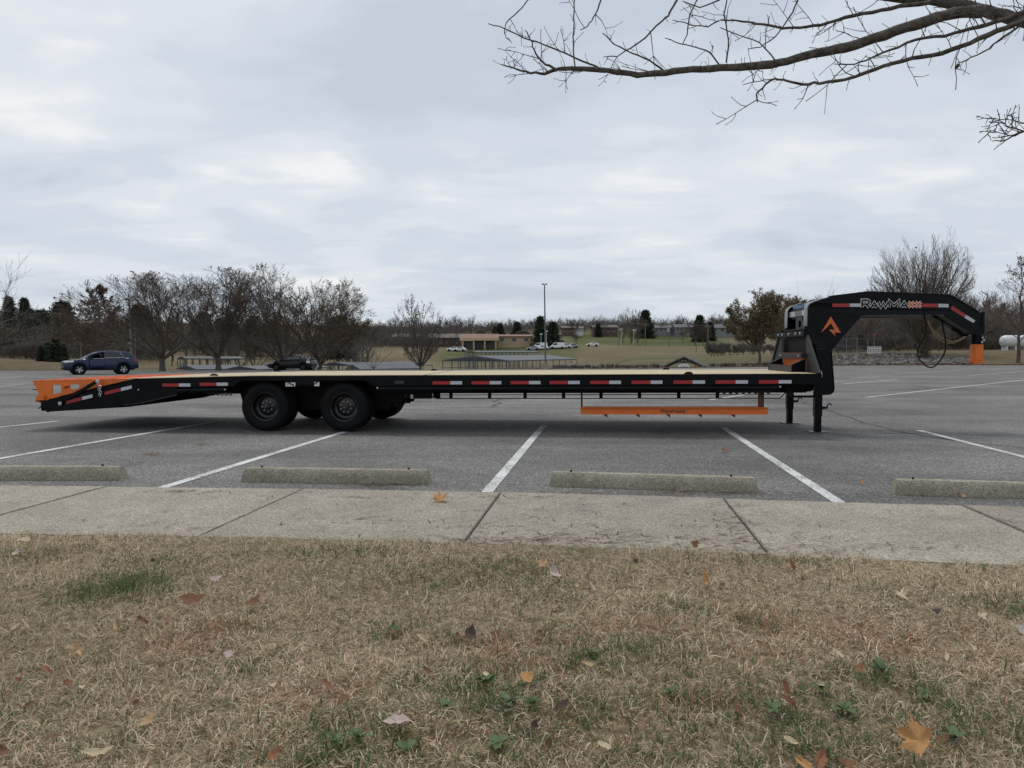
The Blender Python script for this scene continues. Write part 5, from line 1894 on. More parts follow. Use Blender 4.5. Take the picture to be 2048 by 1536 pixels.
def spur(p, d, L, r, lvl):
    k = 4
    pts, rad = [p.copy()], [r]
    dd = d.copy()
    for i in range(k):
        dd = nz(dd + g2.normal(0, 0.17, 3) + np.array([0, 0, 0.05]))
        pts.append(pts[-1] + dd * L / k); rad.append(r * (1 - 0.55 * (i + 1) / k))
    rad[-1] = r * 0.8          # bud
    TB.add(pts, rad, 4)
    if lvl > 0:
        for c in range(g2.integers(1, 4)):
            i = g2.integers(1, k)
            pr = nz(np.cross(nz(pts[i] - pts[i - 1]), g2.normal(0, 1, 3)))
            spur(pts[i], nz(nz(pts[i] - pts[i - 1]) * 0.6 + pr), L * g2.uniform(0.25, 0.6), r * 0.75, lvl - 1)


for P, R, r0p, low in limb_paths:
    L_ = sum(np.linalg.norm(b - a) for a, b in zip(P[:-1], P[1:]))
    ns = int(L_ * (17 if r0p > 2.5 else 9))
    if low: ns = 8
    for i in range(ns):
        j = g2.integers(1, len(P) - 1)
        ax = nz(P[j + 1] - P[j - 1])
        pr = nz(np.cross(ax, g2.normal(0, 1, 3)) + np.array([0, 0, 0.25]))
        long_ = g2.random() < (0.42 if P[j][0] > -3.2 else 0.22)
        spur(P[j], nz(ax * 0.5 + pr), (g2.uniform(0.22, 0.5) if ns != 8 else 0.12) if long_ else g2.uniform(0.04, 0.16), 0.0048 if long_ else 0.0036, 1 if long_ else 0)
V, Fq = LB.arrays(); link('limbs', tri_mesh('limbs', V, Fq, smooth=True), BARK_N, OT)
V, Fq = TB.arrays(); tag(link('twigs', tri_mesh('twigs', V, Fq), BARK_N, OT), kind='stuff')
B = Branches()
e0 = opt(2200, 95, 6.3); e1 = opt(2130, 30, 5.9); e2 = opt(2120, 230, 5.6)
z0 = np.zeros(3)
B.add([z0 + [0, 0, -0.3], z0 + [0, 0, 0.3], z0 + [0.05, 0.1, 1.5], z0 + [0.0, 0.2, 2.6], z0 + [-0.05, 0.3, 3.2]], [0.30, 0.22, 0.18, 0.17, 0.15], 12)
B.add([z0 + [0, 0.25, 3.0], (e0 + z0 + [0, 0.25, 3.0]) / 2 + [0, 0, 0.5], e0 + [0.3, -0.15, 0.1], e0], [0.13, 0.10, 0.08, 16 * 6.3 / FPX], 10)
B.add([z0 + [0, 0.2, 2.7], (e1 + z0 + [0, 0.2, 2.7]) / 2 + [0, 0, 0.3], e1 + [0.15, -0.1, 0], e1], [0.08, 0.06, 0.035, 6 * 5.9 / FPX], 8)
B.add([z0 + [0, 0.15, 2.3], (e2 + z0 + [0, 0.15, 2.3]) / 2, e2 + [0.1, -0.1, 0], e2], [0.05, 0.035, 0.02, 3 * 5.6 / FPX], 8)
B.add([z0 + [-0.05, 0.3, 3.1], z0 + [0.2, 0.2, 4.5], z0 + [0.1, 0.4, 6.0]], [0.14, 0.10, 0.05], 8)
V, Fq = B.arrays(); link('trunk', tri_mesh('trunk', V, Fq, smooth=True), BARK, OT)
# one dry leaf still hanging
c = opt(1915, 126, 5.95)
m = MB(); m.add([tuple(c), tuple(c + [0.02, 0, -0.012]), tuple(c + [0.016, 0.01, -0.035]), tuple(c + [-0.004, 0.01, -0.05]), tuple(c + [-0.018, 0.0, -0.03])], [(0, 1, 2), (0, 2, 3), (0, 3, 4)])
m.build('hanging_leaf', mat('dry_leaf_dark', (0.06, 0.035, 0.022), rough=0.8), OT)

# ------------------------------------------------------------------ cars
GLASS = mat('car_glass', (0.012, 0.014, 0.017), rough=0.06, spec=0.6)
TRIM = mat('chrome_trim', (0.62, 0.63, 0.65), rough=0.18, metal=1.0)
PLAST = mat('black_plastic', (0.012, 0.012, 0.013), rough=0.6)
ALLOY = mat('alloy_wheel', (0.52, 0.53, 0.55), rough=0.3, metal=0.7)
HEADL = mat('headlamp_lens', (0.65, 0.67, 0.70), rough=0.1, spec=0.8)
TAILL = mat('tail_lamp_lens', (0.22, 0.012, 0.015), rough=0.15)
SKIN = mat('skin', (0.42, 0.24, 0.17), rough=0.6)


def interp(tab, x): return float(np.interp(x, [t[0] for t in tab], [t[1] for t in tab]))


class Car:
    def __init__(s, L, W, wheels, wr, zb, belt, roof, cab, name, label, cat, loc, yaw, paint, group=None, detail=True, sill=0.0):
        s.L, s.W, s.wheels, s.wr, s.zb, s.belt, s.roof, s.cab = L, W / 2, wheels, wr, zb, belt, roof, cab
        s.root = empty(name, loc, (0, 0, yaw))
        tag(s.root, label, cat, group)
        s.paint = paint
        s.xs = sorted(set(list(np.linspace(0, L, 60 if detail else 26)) + [w + k * (wr + 0.07) for w in wheels for k in (-1, -0.97, -0.8, -0.5, 0, 0.5, 0.8, 0.97, 1)]))
        s.rows = [(0, .94), (.12, .985), (.42, 1.0), (.72, .985), (.92, .95), (1.0, .89)]
        s.grow = [(0, .885), (.45, .83), (.86, .765), (1.0, .70)]

    def plan(s, x):
        k = 1.0
        if x < 0.75: k -= 0.20 * ((0.75 - x) / 0.75) ** 2
        if x > s.L - 0.6: k -= 0.12 * ((x - s.L + 0.6) / 0.6) ** 2
        return k

    def bot(s, x):
        z = interp(s.zb, x)
        for w in s.wheels:
            r = s.wr + 0.065
            if abs(x - w) < r: z = max(z, s.wr + math.sqrt(r * r - (x - w) ** 2))
        return z

    def side(s, x, t, sg=-1, off=0.0):
        zb, zt = s.bot(x), interp(s.belt, x)
        w = interp(s.rows, t)
        return (x, sg * (s.W * w * s.plan(x) + off), zb + (zt - zb) * t)

    def zside(s, x, z, sg=-1, off=0.0):
        zb, zt = s.bot(x), interp(s.belt, x)
        return s.side(x, min(1, max(0, (z - zb) / max(0.01, zt - zb))), sg, off)

    def gh(s, x, f, sg=-1, off=0.0):
        zt, zr = interp(s.belt, x), interp(s.roof, x)
        return (x, sg * (s.W * interp(s.grow, f) * s.plan(x) + off), zt + (zr - zt) * f)

    def shell(s, door=None):
        m = MB()
        n = len(s.rows)
        ids = {}
        for sg in (-1, 1):
            for i, x in enumerate(s.xs):
                for j, (t, _) in enumerate(s.rows):
                    ids[(sg, i, j)] = len(m.v); m.v.append(s.side(x, t, sg))
        for i, x in enumerate(s.xs):
            ids[(0, i)] = len(m.v); m.v.append((x, 0, interp(s.belt, x) + 0.03))
            ids[(9, i)] = len(m.v); m.v.append((x, 0, min(interp(s.zb, x), s.bot(x)) if all(abs(x - w) > s.wr + .07 for w in s.wheels) else s.bot(x)))
        for i in range(len(s.xs) - 1):
            xm = (s.xs[i] + s.xs[i + 1]) / 2
            for sg in (-1, 1):
                for j in range(n - 1):
                    if door and sg == -1 and door[0] < xm < door[1] and j >= 1: continue
                    m.f.append((ids[(sg, i, j)], ids[(sg, i + 1, j)], ids[(sg, i + 1, j + 1)], ids[(sg, i, j + 1)]))
                if not (s.cab[0] + 0.12 < xm < s.cab[1] - 0.1):
                    m.f.append((ids[(sg, i, n - 1)], ids[(sg, i + 1, n - 1)], ids[(0, i + 1)], ids[(0, i)]))
                m.f.append((ids[(sg, i, 0)], ids[(9, i)], ids[(9, i + 1)], ids[(sg, i + 1, 0)]))
        for i in (0, len(s.xs) - 1):
            m.f.append(tuple([ids[(-1, i, j)] for j in range(n)] + [ids[(0, i)]] + [ids[(1, i, j)] for j in range(n - 1, -1, -1)] + [ids[(9, i)]]))
        body = m.build('body', s.paint, s.root, smooth=0.55)
        s.body = body
        # cabin
        m = MB(); ids = {}
        xs = [x for x in np.linspace(s.cab[0], s.cab[1], 34)]
        g = len(s.grow)
        for sg in (-1, 1):
            for i, x in enumerate(xs):
                for j, (f, _) in enumerate(s.grow):
                    ids[(sg, i, j)] = len(m.v); m.v.append(s.gh(x, f, sg))
        for i, x in enumerate(xs):
            ids[(0, i)] = len(m.v); m.v.append((x, 0, interp(s.roof, x) + 0.035))
        for i in range(len(xs) - 1):
            xm = (xs[i] + xs[i + 1]) / 2
            for sg in (-1, 1):
                for j in range(g - 1):
                    if door and sg == -1 and door[0] < xm < door[1] and j < 2: continue
                    m.f.append((ids[(sg, i, j)], ids[(sg, i + 1, j)], ids[(sg, i + 1, j + 1)], ids[(sg, i, j + 1)]))
                m.f.append((ids[(sg, i, g - 1)], ids[(sg, i + 1, g - 1)], ids[(0, i + 1)], ids[(0, i)]))
        m.build('cabin', s.paint, s.root, smooth=0.6)
        return body

    def grid(s, nm, fn, us, vs, mtl, parent=None, thick=None):
        m = MB()
        for u in us:
            for v in vs: m.v.append(fn(u, v))
        k = len(vs)
        for i in range(len(us) - 1):
            for j in range(k - 1): m.f.append((i * k + j, (i + 1) * k + j, (i + 1) * k + j + 1, i * k + j + 1))
        return m.build(nm, mtl, parent or s.root, smooth=0.8)

    def window(s, x0, x1, f0, f1, sg=-1, cut=0.0, nm='side_window'):
        """cut slants the rear edge"""
        return s.grid(nm, lambda u, v: s.gh(x0 + (x1 - x0 - cut * v) * u if cut >= 0 else x0 - cut * v + (x1 - x0 + cut * v) * u, f0 + (f1 - f0) * v, sg, 0.008), np.linspace(0, 1, 10), np.linspace(0, 1, 5), GLASS)

    def screen(s, x0, x1, nm):
        def fn(u, v):
            x = x0 + (x1 - x0) * u
            a = Vector(s.gh(x, 1.0, -1)); b = Vector(s.gh(x, 1.0, 1)); c = Vector((x, 0, interp(s.roof, x) + 0.035))
            t = -0.93 + 1.86 * v
            p = (a.lerp(c, 1 + t) if t < 0 else c.lerp(b, t))
            return (p.x, p.y, p.z + 0.008)
        return s.grid(nm, fn, np.linspace(0, 1, 8), np.linspace(0, 1, 9), GLASS)

    def wheel_set(s, rim_mat, spokes=5):
        tp = [(s.wr * .62, .03), (s.wr * .68, .008), (s.wr * .85, .0), (s.wr * .95, .012), (s.wr, .045), (s.wr, .17), (s.wr * .95, .20), (s.wr * .62, .20)]
        tyre = MB().lathe(tp, 28, 'y').mesh('tyre', smooth=0.6)
        rm = MB().lathe([(s.wr * .66, .012), (s.wr * .62, .02), (s.wr * .60, .06), (s.wr * .2, .07), (0, .07)], 28, 'y')
        rim = rm.mesh('rim', smooth=0.6)
        sp = MB()
        for k in range(spokes):
            for da in (-0.13, 0.13):
                a = 2 * math.pi * k / spokes
                sp.bar((s.wr * .08 * math.cos(a), 0.03, s.wr * .08 * math.sin(a)), (s.wr * .63 * math.cos(a + da), 0.014, s.wr * .63 * math.sin(a + da)), 0.02, 0.032, (math.sin(a), 0, -math.cos(a)))
        sp.lathe([(0, .015), (s.wr * .16, .018), (s.wr * .17, .05)], 14, 'y')
        spk = sp.mesh('spokes')
        dark = MATS.get('wheel_dark') or mat('wheel_dark', (0.02, 0.02, 0.022), rough=0.5)
        liner = MB().lathe([(s.wr + .055, 0.03), (s.wr + .055, 0.30), (0, 0.30)], 24, 'y').mesh('arch_liner')
        for w in s.wheels:
            for sg in (-1, 1):
                o = link('wheel', rim, dark, s.root)
                o.location = (w, sg * (s.W * s.plan(w) - 0.015), s.wr)
                o.rotation_euler = (0, 0.4 * w, 0 if sg < 0 else math.pi)
                link('tyre', tyre, RUBBER, o); link('spokes', spk, rim_mat, o)
                l = link('arch_liner', liner, PLAST, o)


def car_frame(px_front, d_front, px_rear, d_rear, wf, wb):
    """put a car with front axle at wf and wheelbase wb so that its axles stand at the two places; local +x runs to the rear"""
    a = Vector(((px_front - 1024) / FPX * d_front, d_front, 0)); b = Vector(((px_rear - 1024) / FPX * d_rear, d_rear, 0))
    d = (b - a).normalized()
    p = a - d * wf
    return (p.x, p.y), math.atan2(d.y, d.x)


BLUE = mat('blue_car_paint', (0.0045, 0.012, 0.048), rough=0.25, spec=0.35, coat=0.25, var=0.1, vscale=3)
(px_, py_), yw = car_frame(155.3, 49.4, 242.3, 51.1, 0.93, 2.73)
lz = lot_z(px_, py_)
# the wheels nearest the camera carry the measured pixels; body half width behind them
off = Vector((math.sin(-yw), math.cos(yw), 0)) * 0.0
suv = Car(4.65, 1.84, (0.93, 3.66), 0.36, [(0, .36), (.3, .28), (4.2, .30), (4.65, .44)],
          [(0, .86), (.06, .93), (.3, .99), (.8, 1.05), (1.25, 1.10), (1.5, 1.11), (3.0, 1.14), (4.2, 1.17), (4.5, 1.14), (4.6, 1.02), (4.65, .80)],
          [(1.10, 1.09), (1.35, 1.22), (1.75, 1.45), (2.1, 1.585), (2.5, 1.635), (3.0, 1.64), (3.6, 1.61), (4.1, 1.55), (4.3, 1.42), (4.5, 1.20), (4.56, 1.14)], (1.10, 4.55),
          'blue_suv', 'dark blue compact suv with its driver door ajar on the lot', 'car', (px_, py_, lz), yw, BLUE)
suv.shell(door=(1.52, 2.42))
suv.wheel_set(ALLOY)
for sg in (-1, 1):
    if sg > 0: suv.window(1.52, 2.42, .1, .84, sg, cut=-0.42, nm='front_window')
    suv.window(2.50, 3.72, .1, .84, sg, cut=0.25, nm='rear_window')
    m = MB(); q = [suv.gh(x, f, sg, 0.012) for x, f in ((2.48, .06), (3.4, .07), (3.80, .10), (3.62, .5), (3.46, .86))]
    m.tube(q, 0.016, 5); m.build('chrome_strip', TRIM, suv.root)
    suv.window(3.85, 4.25, .30, .78, sg, cut=0.1, nm='quarter_window')
    suv.grid('headlamp', lambda u, v: suv.zside(0.05 + 0.55 * u, 0.84 + 0.10 * v + 0.06 * u, sg, 0.01), np.linspace(0, 1, 5), np.linspace(0, 1, 3), HEADL)
    suv.grid('tail_lamp', lambda u, v: suv.zside(4.28 + 0.34 * u, 0.93 + 0.16 * v, sg, 0.01), np.linspace(0, 1, 4), np.linspace(0, 1, 3), TAILL)
    suv.grid('fog_lamp_bezel', lambda u, v: suv.zside(0.06 + 0.16 * u, 0.50 + 0.12 * v, sg, 0.01), np.linspace(0, 1, 3), np.linspace(0, 1, 3), PLAST)
    suv.grid('sill_cladding', lambda u, v: suv.zside(1.40 + 1.78 * u, 0.30 + 0.12 * v, sg, 0.012), np.linspace(0, 1, 6), np.linspace(0, 1, 3), PLAST)
    m = MB(); p = Vector(suv.gh(1.62, .12, sg)); m.box(p.x - .05, p.x + .09, p.y + sg * .02, p.y + sg * .20, p.z, p.z + .14); m.build('wing_mirror', BLUE if sg > 0 else PLAST, suv.root, bevel=0.03)
    m = MB(); q = [suv.gh(x, 1.0, sg, -0.02) for x in (2.1, 2.6, 3.2, 3.9)]; m.tube([(a, b, c + 0.05) for a, b, c in q], 0.016, 5); m.build('roof_rail', PLAST, suv.root)
    for xh in (3.30,):
        p = suv.zside(xh, 0.98, sg, 0.015); MB().box(p[0] - .1, p[0] + .1, p[1] - .015, p[1] + .015, p[2] - .015, p[2] + .015).build('door_handle', BLUE, suv.root)
suv.screen(1.22, 2.02, 'windscreen')
suv.screen(4.16, 4.46, 'rear_screen')
m = MB(); m.box(-0.012, 0.05, -0.52, 0.52, 0.60, 0.84); m.build('grille', PLAST, suv.root, bevel=0.02)
m = MB()
for z in (0.64, 0.72, 0.80): m.box(-0.02, -0.0125, -0.5, 0.5, z - .01, z + .01)
m.box(-0.026, -0.0205, -0.09, 0.09, 0.70, 0.745)
tag(m.build('grille_bars', TRIM, suv.root), kind='stuff')
MB().box(-0.03, 0.05, -0.62, 0.62, 0.36, 0.48).build('lower_bumper', PLAST, suv.root, bevel=0.02)
# open driver door: hinged at its front edge
hp = suv.zside(1.50, 0.7, -1)
dm = MB(); us = np.linspace(1.52, 2.44, 8)
lo = [(suv.zside(x, z, -1, 0.004)) for x in us for z in (0.40, 0.60, 0.80, 0.98, 1.10)]
dm.v = [(a - hp[0], b - hp[1], c) for a, b, c in lo]
for i in range(7):
    for j in range(4): dm.f.append((i * 5 + j, (i + 1) * 5 + j, (i + 1) * 5 + j + 1, i * 5 + j + 1))
door = dm.build('driver_door', BLUE, suv.root, smooth=0.8)
sol = door.modifiers.new('thickness', 'SOLIDIFY'); sol.thickness = 0.06; sol.offset = 1 if False else -1
door.location = (hp[0], hp[1], 0); door.rotation_euler = (0, 0, math.radians(-24))
fr = [suv.gh(x, f, -1, 0.004) for x, f in ((1.52, .02), (1.72, .55), (2.0, .86), (2.42, .92), (2.44, .4), (2.44, .02))]
m = MB(); m.tube([(a - hp[0], b - hp[1], c) for a, b, c in fr], 0.024, 5); m.build('window_frame', BLUE, door)
m = MB(); m.tube([(suv.gh(x, .02, -1, 0.012)[0] - hp[0], suv.gh(x, .02, -1, 0.012)[1] - hp[1], suv.gh(x, .02)[2]) for x in (1.55, 2.0, 2.42)], 0.014, 5); m.build('door_trim', TRIM, door)
m = MB().box(1.95, 2.45, -0.68, -0.18, 0.42, 0.62); m.bar((2.42, -0.43, 0.6), (2.62, -0.43, 1.28), 0.5, 0.13, (1, 0, 0.3)); m.build('driver_seat', PLAST, suv.root, bevel=0.04)
m = MB(); cdash = (1.55, -0.43, 1.0)
m.tube([(1.62 + .06 * math.cos(a), -0.43 + 0.18 * math.sin(a), 1.02 - 0.17 * math.cos(a)) for a in np.linspace(0, 2 * math.pi, 15)], 0.016, 6); m.box(1.3, 1.5, -0.78, 0.78, 0.75, 1.06); m.build('dashboard', PLAST, suv.root)


def skin_body(name, verts, edges, radii, mtl, parent=None, root=0, sub=2):
    me = bpy.data.meshes.new(name)
    me.from_pydata(verts, edges, [])
    o = link(name, me, mtl, parent)
    o.modifiers.new('skin', 'SKIN')
    for i, r in enumerate(radii):
        me.skin_vertices[0].data[i].radius = (r, r) if not isinstance(r, tuple) else r
        me.skin_vertices[0].data[i].use_root = (i == root)
    s_ = o.modifiers.new('sub', 'SUBSURF'); s_.levels = sub; s_.render_levels = sub
    return o


# driver: seated, seen as a dark figure through the open door
CW = Matrix.Translation(Vector((px_, py_, lz))) @ Matrix.Rotation(yw, 4, 'Z')
PR = empty('person', CW @ Vector((2.28, -0.43, 0.62)), (0, 0, yw))
tag(PR, 'person in dark clothes sitting at the wheel of the blue suv', 'person')
vb = [(0.02, 0, 0.10), (0.08, 0, 0.30), (0.12, 0, 0.50), (0.10, 0, 0.60), (0.08, 0, 0.66), (0.06, 0, 0.76), (0.06, 0, 0.83),
      (0.10, -0.19, 0.54), (-0.08, -0.24, 0.34), (-0.33, -0.17, 0.42), (0.10, 0.19, 0.54), (-0.08, 0.24, 0.34), (-0.33, 0.17, 0.42),
      (-0.02, -0.10, 0.10), (-0.40, -0.12, 0.14), (-0.56, -0.12, -0.22), (-0.02, 0.10, 0.10), (-0.40, 0.12, 0.14), (-0.56, 0.12, -0.22), (-0.64, -0.12, -0.25), (-0.64, 0.12, -0.25)]
eb = [(0, 1), (1, 2), (2, 3), (3, 4), (4, 5), (5, 6), (2, 7), (7, 8), (8, 9), (2, 10), (10, 11), (11, 12), (0, 13), (13, 14), (14, 15), (0, 16), (16, 17), (17, 18), (15, 19), (18, 20)]
rb = [.15, .14, .15, .07, .058, .088, .075, .065, .048, .036, .065, .048, .036, .095, .07, .045, .095, .07, .045, .04, .04]
skin_body('body', vb, eb, rb, mat('dark_clothes', (0.02, 0.018, 0.02), rough=0.9), PR)
m = MB().lathe([(0, -.12), (.05, -.105), (.083, -.04), (.092, .03), (.075, .09), (.0, .115)], 16, 'z', (0.05, 0, 0.775)); m.box(-0.06, -0.02, -.012, .012, .755, .785); m.build('head', SKIN, PR, smooth=1.2)
m = MB().lathe([(.094, -.02), (.100, .03), (.082, .098), (.0, .125)], 16, 'z', (0.065, 0, 0.785)); m.build('hair', mat('dark_hair', (0.03, 0.018, 0.012), rough=0.8), PR, smooth=1.2)

# black hatchback
(px_, py_), yw = car_frame(559.6, 68.6, 614.4, 68.3, 0.92, 2.70)
hb = Car(4.46, 1.74, (0.92, 3.62), 0.315, [(0, .30), (.3, .20), (4.1, .22), (4.46, .38)],
         [(0, .66), (.08, .74), (.5, .84), (1.0, .92), (1.5, .97), (2.5, 1.02), (3.6, 1.08), (4.2, 1.06), (4.38, .98), (4.46, .7)],
         [(0.95, .91), (1.3, 1.09), (1.7, 1.29), (2.05, 1.42), (2.4, 1.475), (2.9, 1.46), (3.4, 1.38), (3.9, 1.24), (4.25, 1.10), (4.30, 1.06)], (0.95, 4.29),
         'black_hatchback', 'black wedge-shaped hatchback parked below the bare trees', 'car', (px_, py_, lot_z(px_, py_)), yw, mat('black_car_paint', (0.005, 0.005, 0.0055), rough=0.25, spec=0.3, coat=0.12))
hb.shell(); hb.wheel_set(mat('dark_alloy', (0.05, 0.05, 0.055), rough=0.35, metal=0.6))
LGLASS = mat('pale_car_glass', (0.06, 0.07, 0.072), rough=0.08, spec=0.7)
for sg in (-1, 1):
    for (a, b, c_, nm) in ((1.42, 2.38, -0.42, 'front_window'), (2.46, 3.35, 0.12, 'rear_window'), (3.40, 3.72, 0.05, 'quarter_window')):
        o = hb.window(a, b, .1, .82, sg, cut=c_, nm=nm); o.data.materials.clear(); o.data.materials.append(LGLASS)
    hb.grid('headlamp', lambda u, v: hb.zside(0.10 + 0.6 * u, 0.62 + 0.09 * v + 0.09 * u, sg, 0.01), np.linspace(0, 1, 5), np.linspace(0, 1, 3), HEADL)
    hb.grid('tail_lamp', lambda u, v: hb.zside(4.0 + 0.40 * u, 0.72 + 0.34 * v, sg, 0.012), np.linspace(0, 1, 4), np.linspace(0, 1, 3), mat('clear_tail_lens', (0.62, 0.62, 0.63), rough=0.15))
    m = MB(); p = Vector(hb.gh(1.5, .10, sg)); m.box(p.x - .05, p.x + .08, p.y + sg * .02, p.y + sg * .18, p.z, p.z + .11); m.build('wing_mirror', hb.paint, hb.root, bevel=0.03)
hb.screen(1.05, 1.98, 'windscreen'); hb.screen(3.55, 4.2, 'rear_screen')

# far parked vehicles on the opposite bank
WHITEC = mat('white_car_paint', (0.70, 0.70, 0.70), rough=0.35)
SILVERC = mat('silver_car_paint', (0.30, 0.32, 0.35), rough=0.35)
for px, d, van, pt, lab in ((1099, 238, True, WHITEC, 'far white van parked right of the tan building'), (1117, 240, False, WHITEC, 'far white car next to the white van'), (1131, 241, False, SILVERC, 'far grey car second from the white van'),
                            (1071, 236, False, WHITEC, 'far white car parked between the tan building and the light pole'), (1052, 234, False, SILVERC, 'far silver car parked against the tan building'), (1172, 250, False, WHITEC, 'far lone white car on the hillside road'),
                            (907, 236, False, WHITEC, 'far white car left of the tan building porch'), (893, 237, False, WHITEC, 'far white car second left of the tan building porch'), (1065, 239, True, WHITEC, 'far white van half behind the light pole')):
    x = (px - 1024) / FPX * d
    zz = ground_z(x, d)
    if van:
        c = Car(5.2, 2.0, (0.9, 4.2), .36, [(0, .35), (5.2, .4)], [(0, .8), (.3, 1.0), (1.0, 1.2), (5.0, 1.25), (5.2, 1.1)], [(.6, 1.1), (1.3, 1.9), (1.7, 2.15), (5.0, 2.15), (5.15, 1.25)], (.6, 5.14), 'parked_van', lab, 'van', (x, d, zz), R_.uniform(-0.2, 0.2), pt, 'vehicles on the far bank', False)
    else:
        c = Car(4.5, 1.8, (0.9, 3.6), .33, [(0, .3), (4.5, .35)], [(0, .7), (.3, .85), (1.2, .98), (4.0, 1.02), (4.5, .8)], [(1.1, .97), (1.8, 1.4), (2.3, 1.48), (3.2, 1.44), (4.1, 1.04)], (1.1, 4.09), 'parked_car', lab, 'car', (x, d, zz), R_.uniform(-0.3, 0.3), pt, 'vehicles on the far bank', False)
    c.shell(); c.wheel_set(PLAST)
    for sg in (-1, 1):
        c.window(c.cab[0] + .45, c.cab[1] - (2.6 if van else .5), .1, .85, sg, cut=-0.2)
    c.screen(c.cab[0] + .1, c.cab[0] + .6, 'windscreen')

# ------------------------------------------------------------------ poles and lamps
POLE = mat('pole_bronze', (0.12, 0.11, 0.10), rough=0.5, var=0.15, vscale=2)
POLE_W = mat('pole_wood', (0.20, 0.17, 0.14), rough=0.9, var=0.3, vscale=3)


def pole_at(px, pybase, d):
    x = (px - 1024) / FPX * d
    return Vector((x, d, ground_z(x, d) if d > edge_d(x / d) else lot_z(x, d)))


b = pole_at(1091, 738, 69.2)
zt_ = at(1088, 569, 69.2).z - b.z
root = empty('light_pole', b); tag(root, 'tall slender light pole with a flat double head at the lot edge', 'light pole')
MB().lathe([(.30, -.2), (.30, .6), (.28, .64), (.0, .64)], 16, 'z').build('concrete_base', STOPC, root)
m = MB().tube([(0, 0, .64), (-0.05, 0, zt_ * .5), (-0.12, 0, zt_)], [.095, .075, .06], 10); m.build('mast', POLE, root, smooth=1)
for sg in (-1, 1):
    m = MB().box(-0.12 + sg * 0.06, -0.12 + sg * 0.27, -.16, .16, zt_ - .02, zt_ + .09); m.build('lamp_head', POLE, root, bevel=0.02)
b = pole_at(265, 738, 66)
zt_ = at(262, 597, 66).z - b.z
root = empty('light_pole', b); tag(root, 'weathered grey light pole rising behind the blue car', 'light pole')
m = MB().tube([(0, 0, -.2), (-0.06, 0, zt_ * .5), (-0.17, 0, zt_)], [.14, .115, .085], 9); m.build('mast', mat('pole_grey', (0.21, 0.19, 0.17), rough=0.7, var=0.2, vscale=2), root, smooth=1)
m = MB().box(-0.2, -0.1, -.28, -.10, zt_ * .36, zt_ * .36 + .2); m.build('meter_box', STICK, root)
m = MB().box(-0.75, -0.17, -.08, .08, zt_ - .12, zt_); m.build('lamp_head', POLE, root, bevel=0.02)
for px, y0, y1, d, lamp, lab in ((1237, 684, 640, 262, 0, 'wooden utility pole left of the brick house on the far hill'), (1290, 684, 646, 262, 0, 'wooden utility pole in front of the brick house on the far hill'), (1415, 682, 649, 255, 0, 'wooden utility pole by the dark evergreen on the far hill'), (1477, 688, 648, 250, 0, 'wooden utility pole beside the brown-leaved tree'),
                                (1242, 684, 659, 255, 1, 'far street lamp below the brick house hill'), (1267, 684, 661, 255, 1, 'far street lamp between the hillside thicket and road'), (1082, 692, 669, 236, 1, 'far street lamp in front of the pointed evergreen'), (1092.5, 690, 663, 238, 1, 'far street lamp right of the pointed evergreen'),
                                (1419, 706, 681, 205, 0, 'thin bare post above the pavilion roof'), (1392, 707, 682, 205, 0, 'thin leaning post on the grass slope above the pavilion'), (1526, 706, 658, 160, 0, 'thin tall pole rising behind the brown-leaved tree'), (163, 722, 646, 98, 0, 'thin pale pole before the evergreen bushes'),
                                (271, 724, 656, 100, 0, 'thin pale pole right of the grey light pole')):
    b = pole_at(px, y0, d); h = at(px, y1, d).z - b.z
    root = empty('street_lamp' if lamp else 'utility_pole', b); tag(root, lab, 'street lamp' if lamp else 'pole', 'small far poles and lamps')
    m = MB().tube([(0, 0, -.3), (0, 0, h)], [d * .00065, d * .0005], 6); m.build('mast', POLE_W if not lamp else mat('pole_pale', (0.35, 0.35, 0.34), rough=0.6), root)
    if lamp: MB().box(-.5, .5, -.25, .25, h, h + .3).build('lamp_head', WHITEC, root, bevel=0.05)
    elif d > 240: MB().box(-1.2, 1.2, -.1, .1, h - .9, h - .65).build('cross_arm', POLE_W, root)
# power wires strung along the far hill
m = MB()
wp = [(1237, 641), (1290, 647), (1415, 650), (1477, 649)]
for (a, b_) in zip(wp[:-1], wp[1:]):
    m.tube([at(a[0] + (b_[0] - a[0]) * t, a[1] + (b_[1] - a[1]) * t + 3 * math.sin(math.pi * t), 262 - 4 * t) for t in np.linspace(0, 1, 7)], 0.045, 4)
tag(m.build('power_line', POLE, None), 'sagging power line strung between the far utility poles', 'power line')
# pole sign on the far hill
b = pole_at(1337.5, 684, 250); h0, h1 = at(1337, 672, 250).z - b.z, at(1337, 655, 250).z - b.z
root = empty('pole_sign', b); tag(root, 'dark stacked sign on a post below the far hillside houses', 'sign')
MB().tube([(0, 0, -.3), (0, 0, h1)], 0.16, 8).build('post', POLE, root)
MB().box(-1.0, 1.9, -.25, .25, h0 + 1.0, h1).build('sign_cabinet', mat('sign_dark', (0.03, 0.035, 0.045), rough=0.4), root, bevel=0.04)
MB().box(-.9, .15, -.28, -.252, h0 + 1.3, h1 - .2).build('sign_panel', mat('sign_pale', (0.28, 0.31, 0.36), rough=0.4), root)
# marker posts along the lot edge
PM = mat('post_weathered', (0.30, 0.27, 0.23), rough=0.9)
for px in (1183, 1200, 1211, 1229, 1298, 1321, 1417, 1432, 1473):
    d = edge_d((px - 1024) / FPX) + 0.7
    b = pole_at(px, 735, d)
    m = MB().lathe([(.05, -.2), (.05, .42), (.06, .43), (.045, .50), (0, .51)], 8, 'z'); o = m.build('marker_post', PM, None, smooth=0.6)
    o.location = b; tag(o, 'short weathered post standing along the far lot edge beside the pavilion', 'post', 'marker posts along the lot edge')

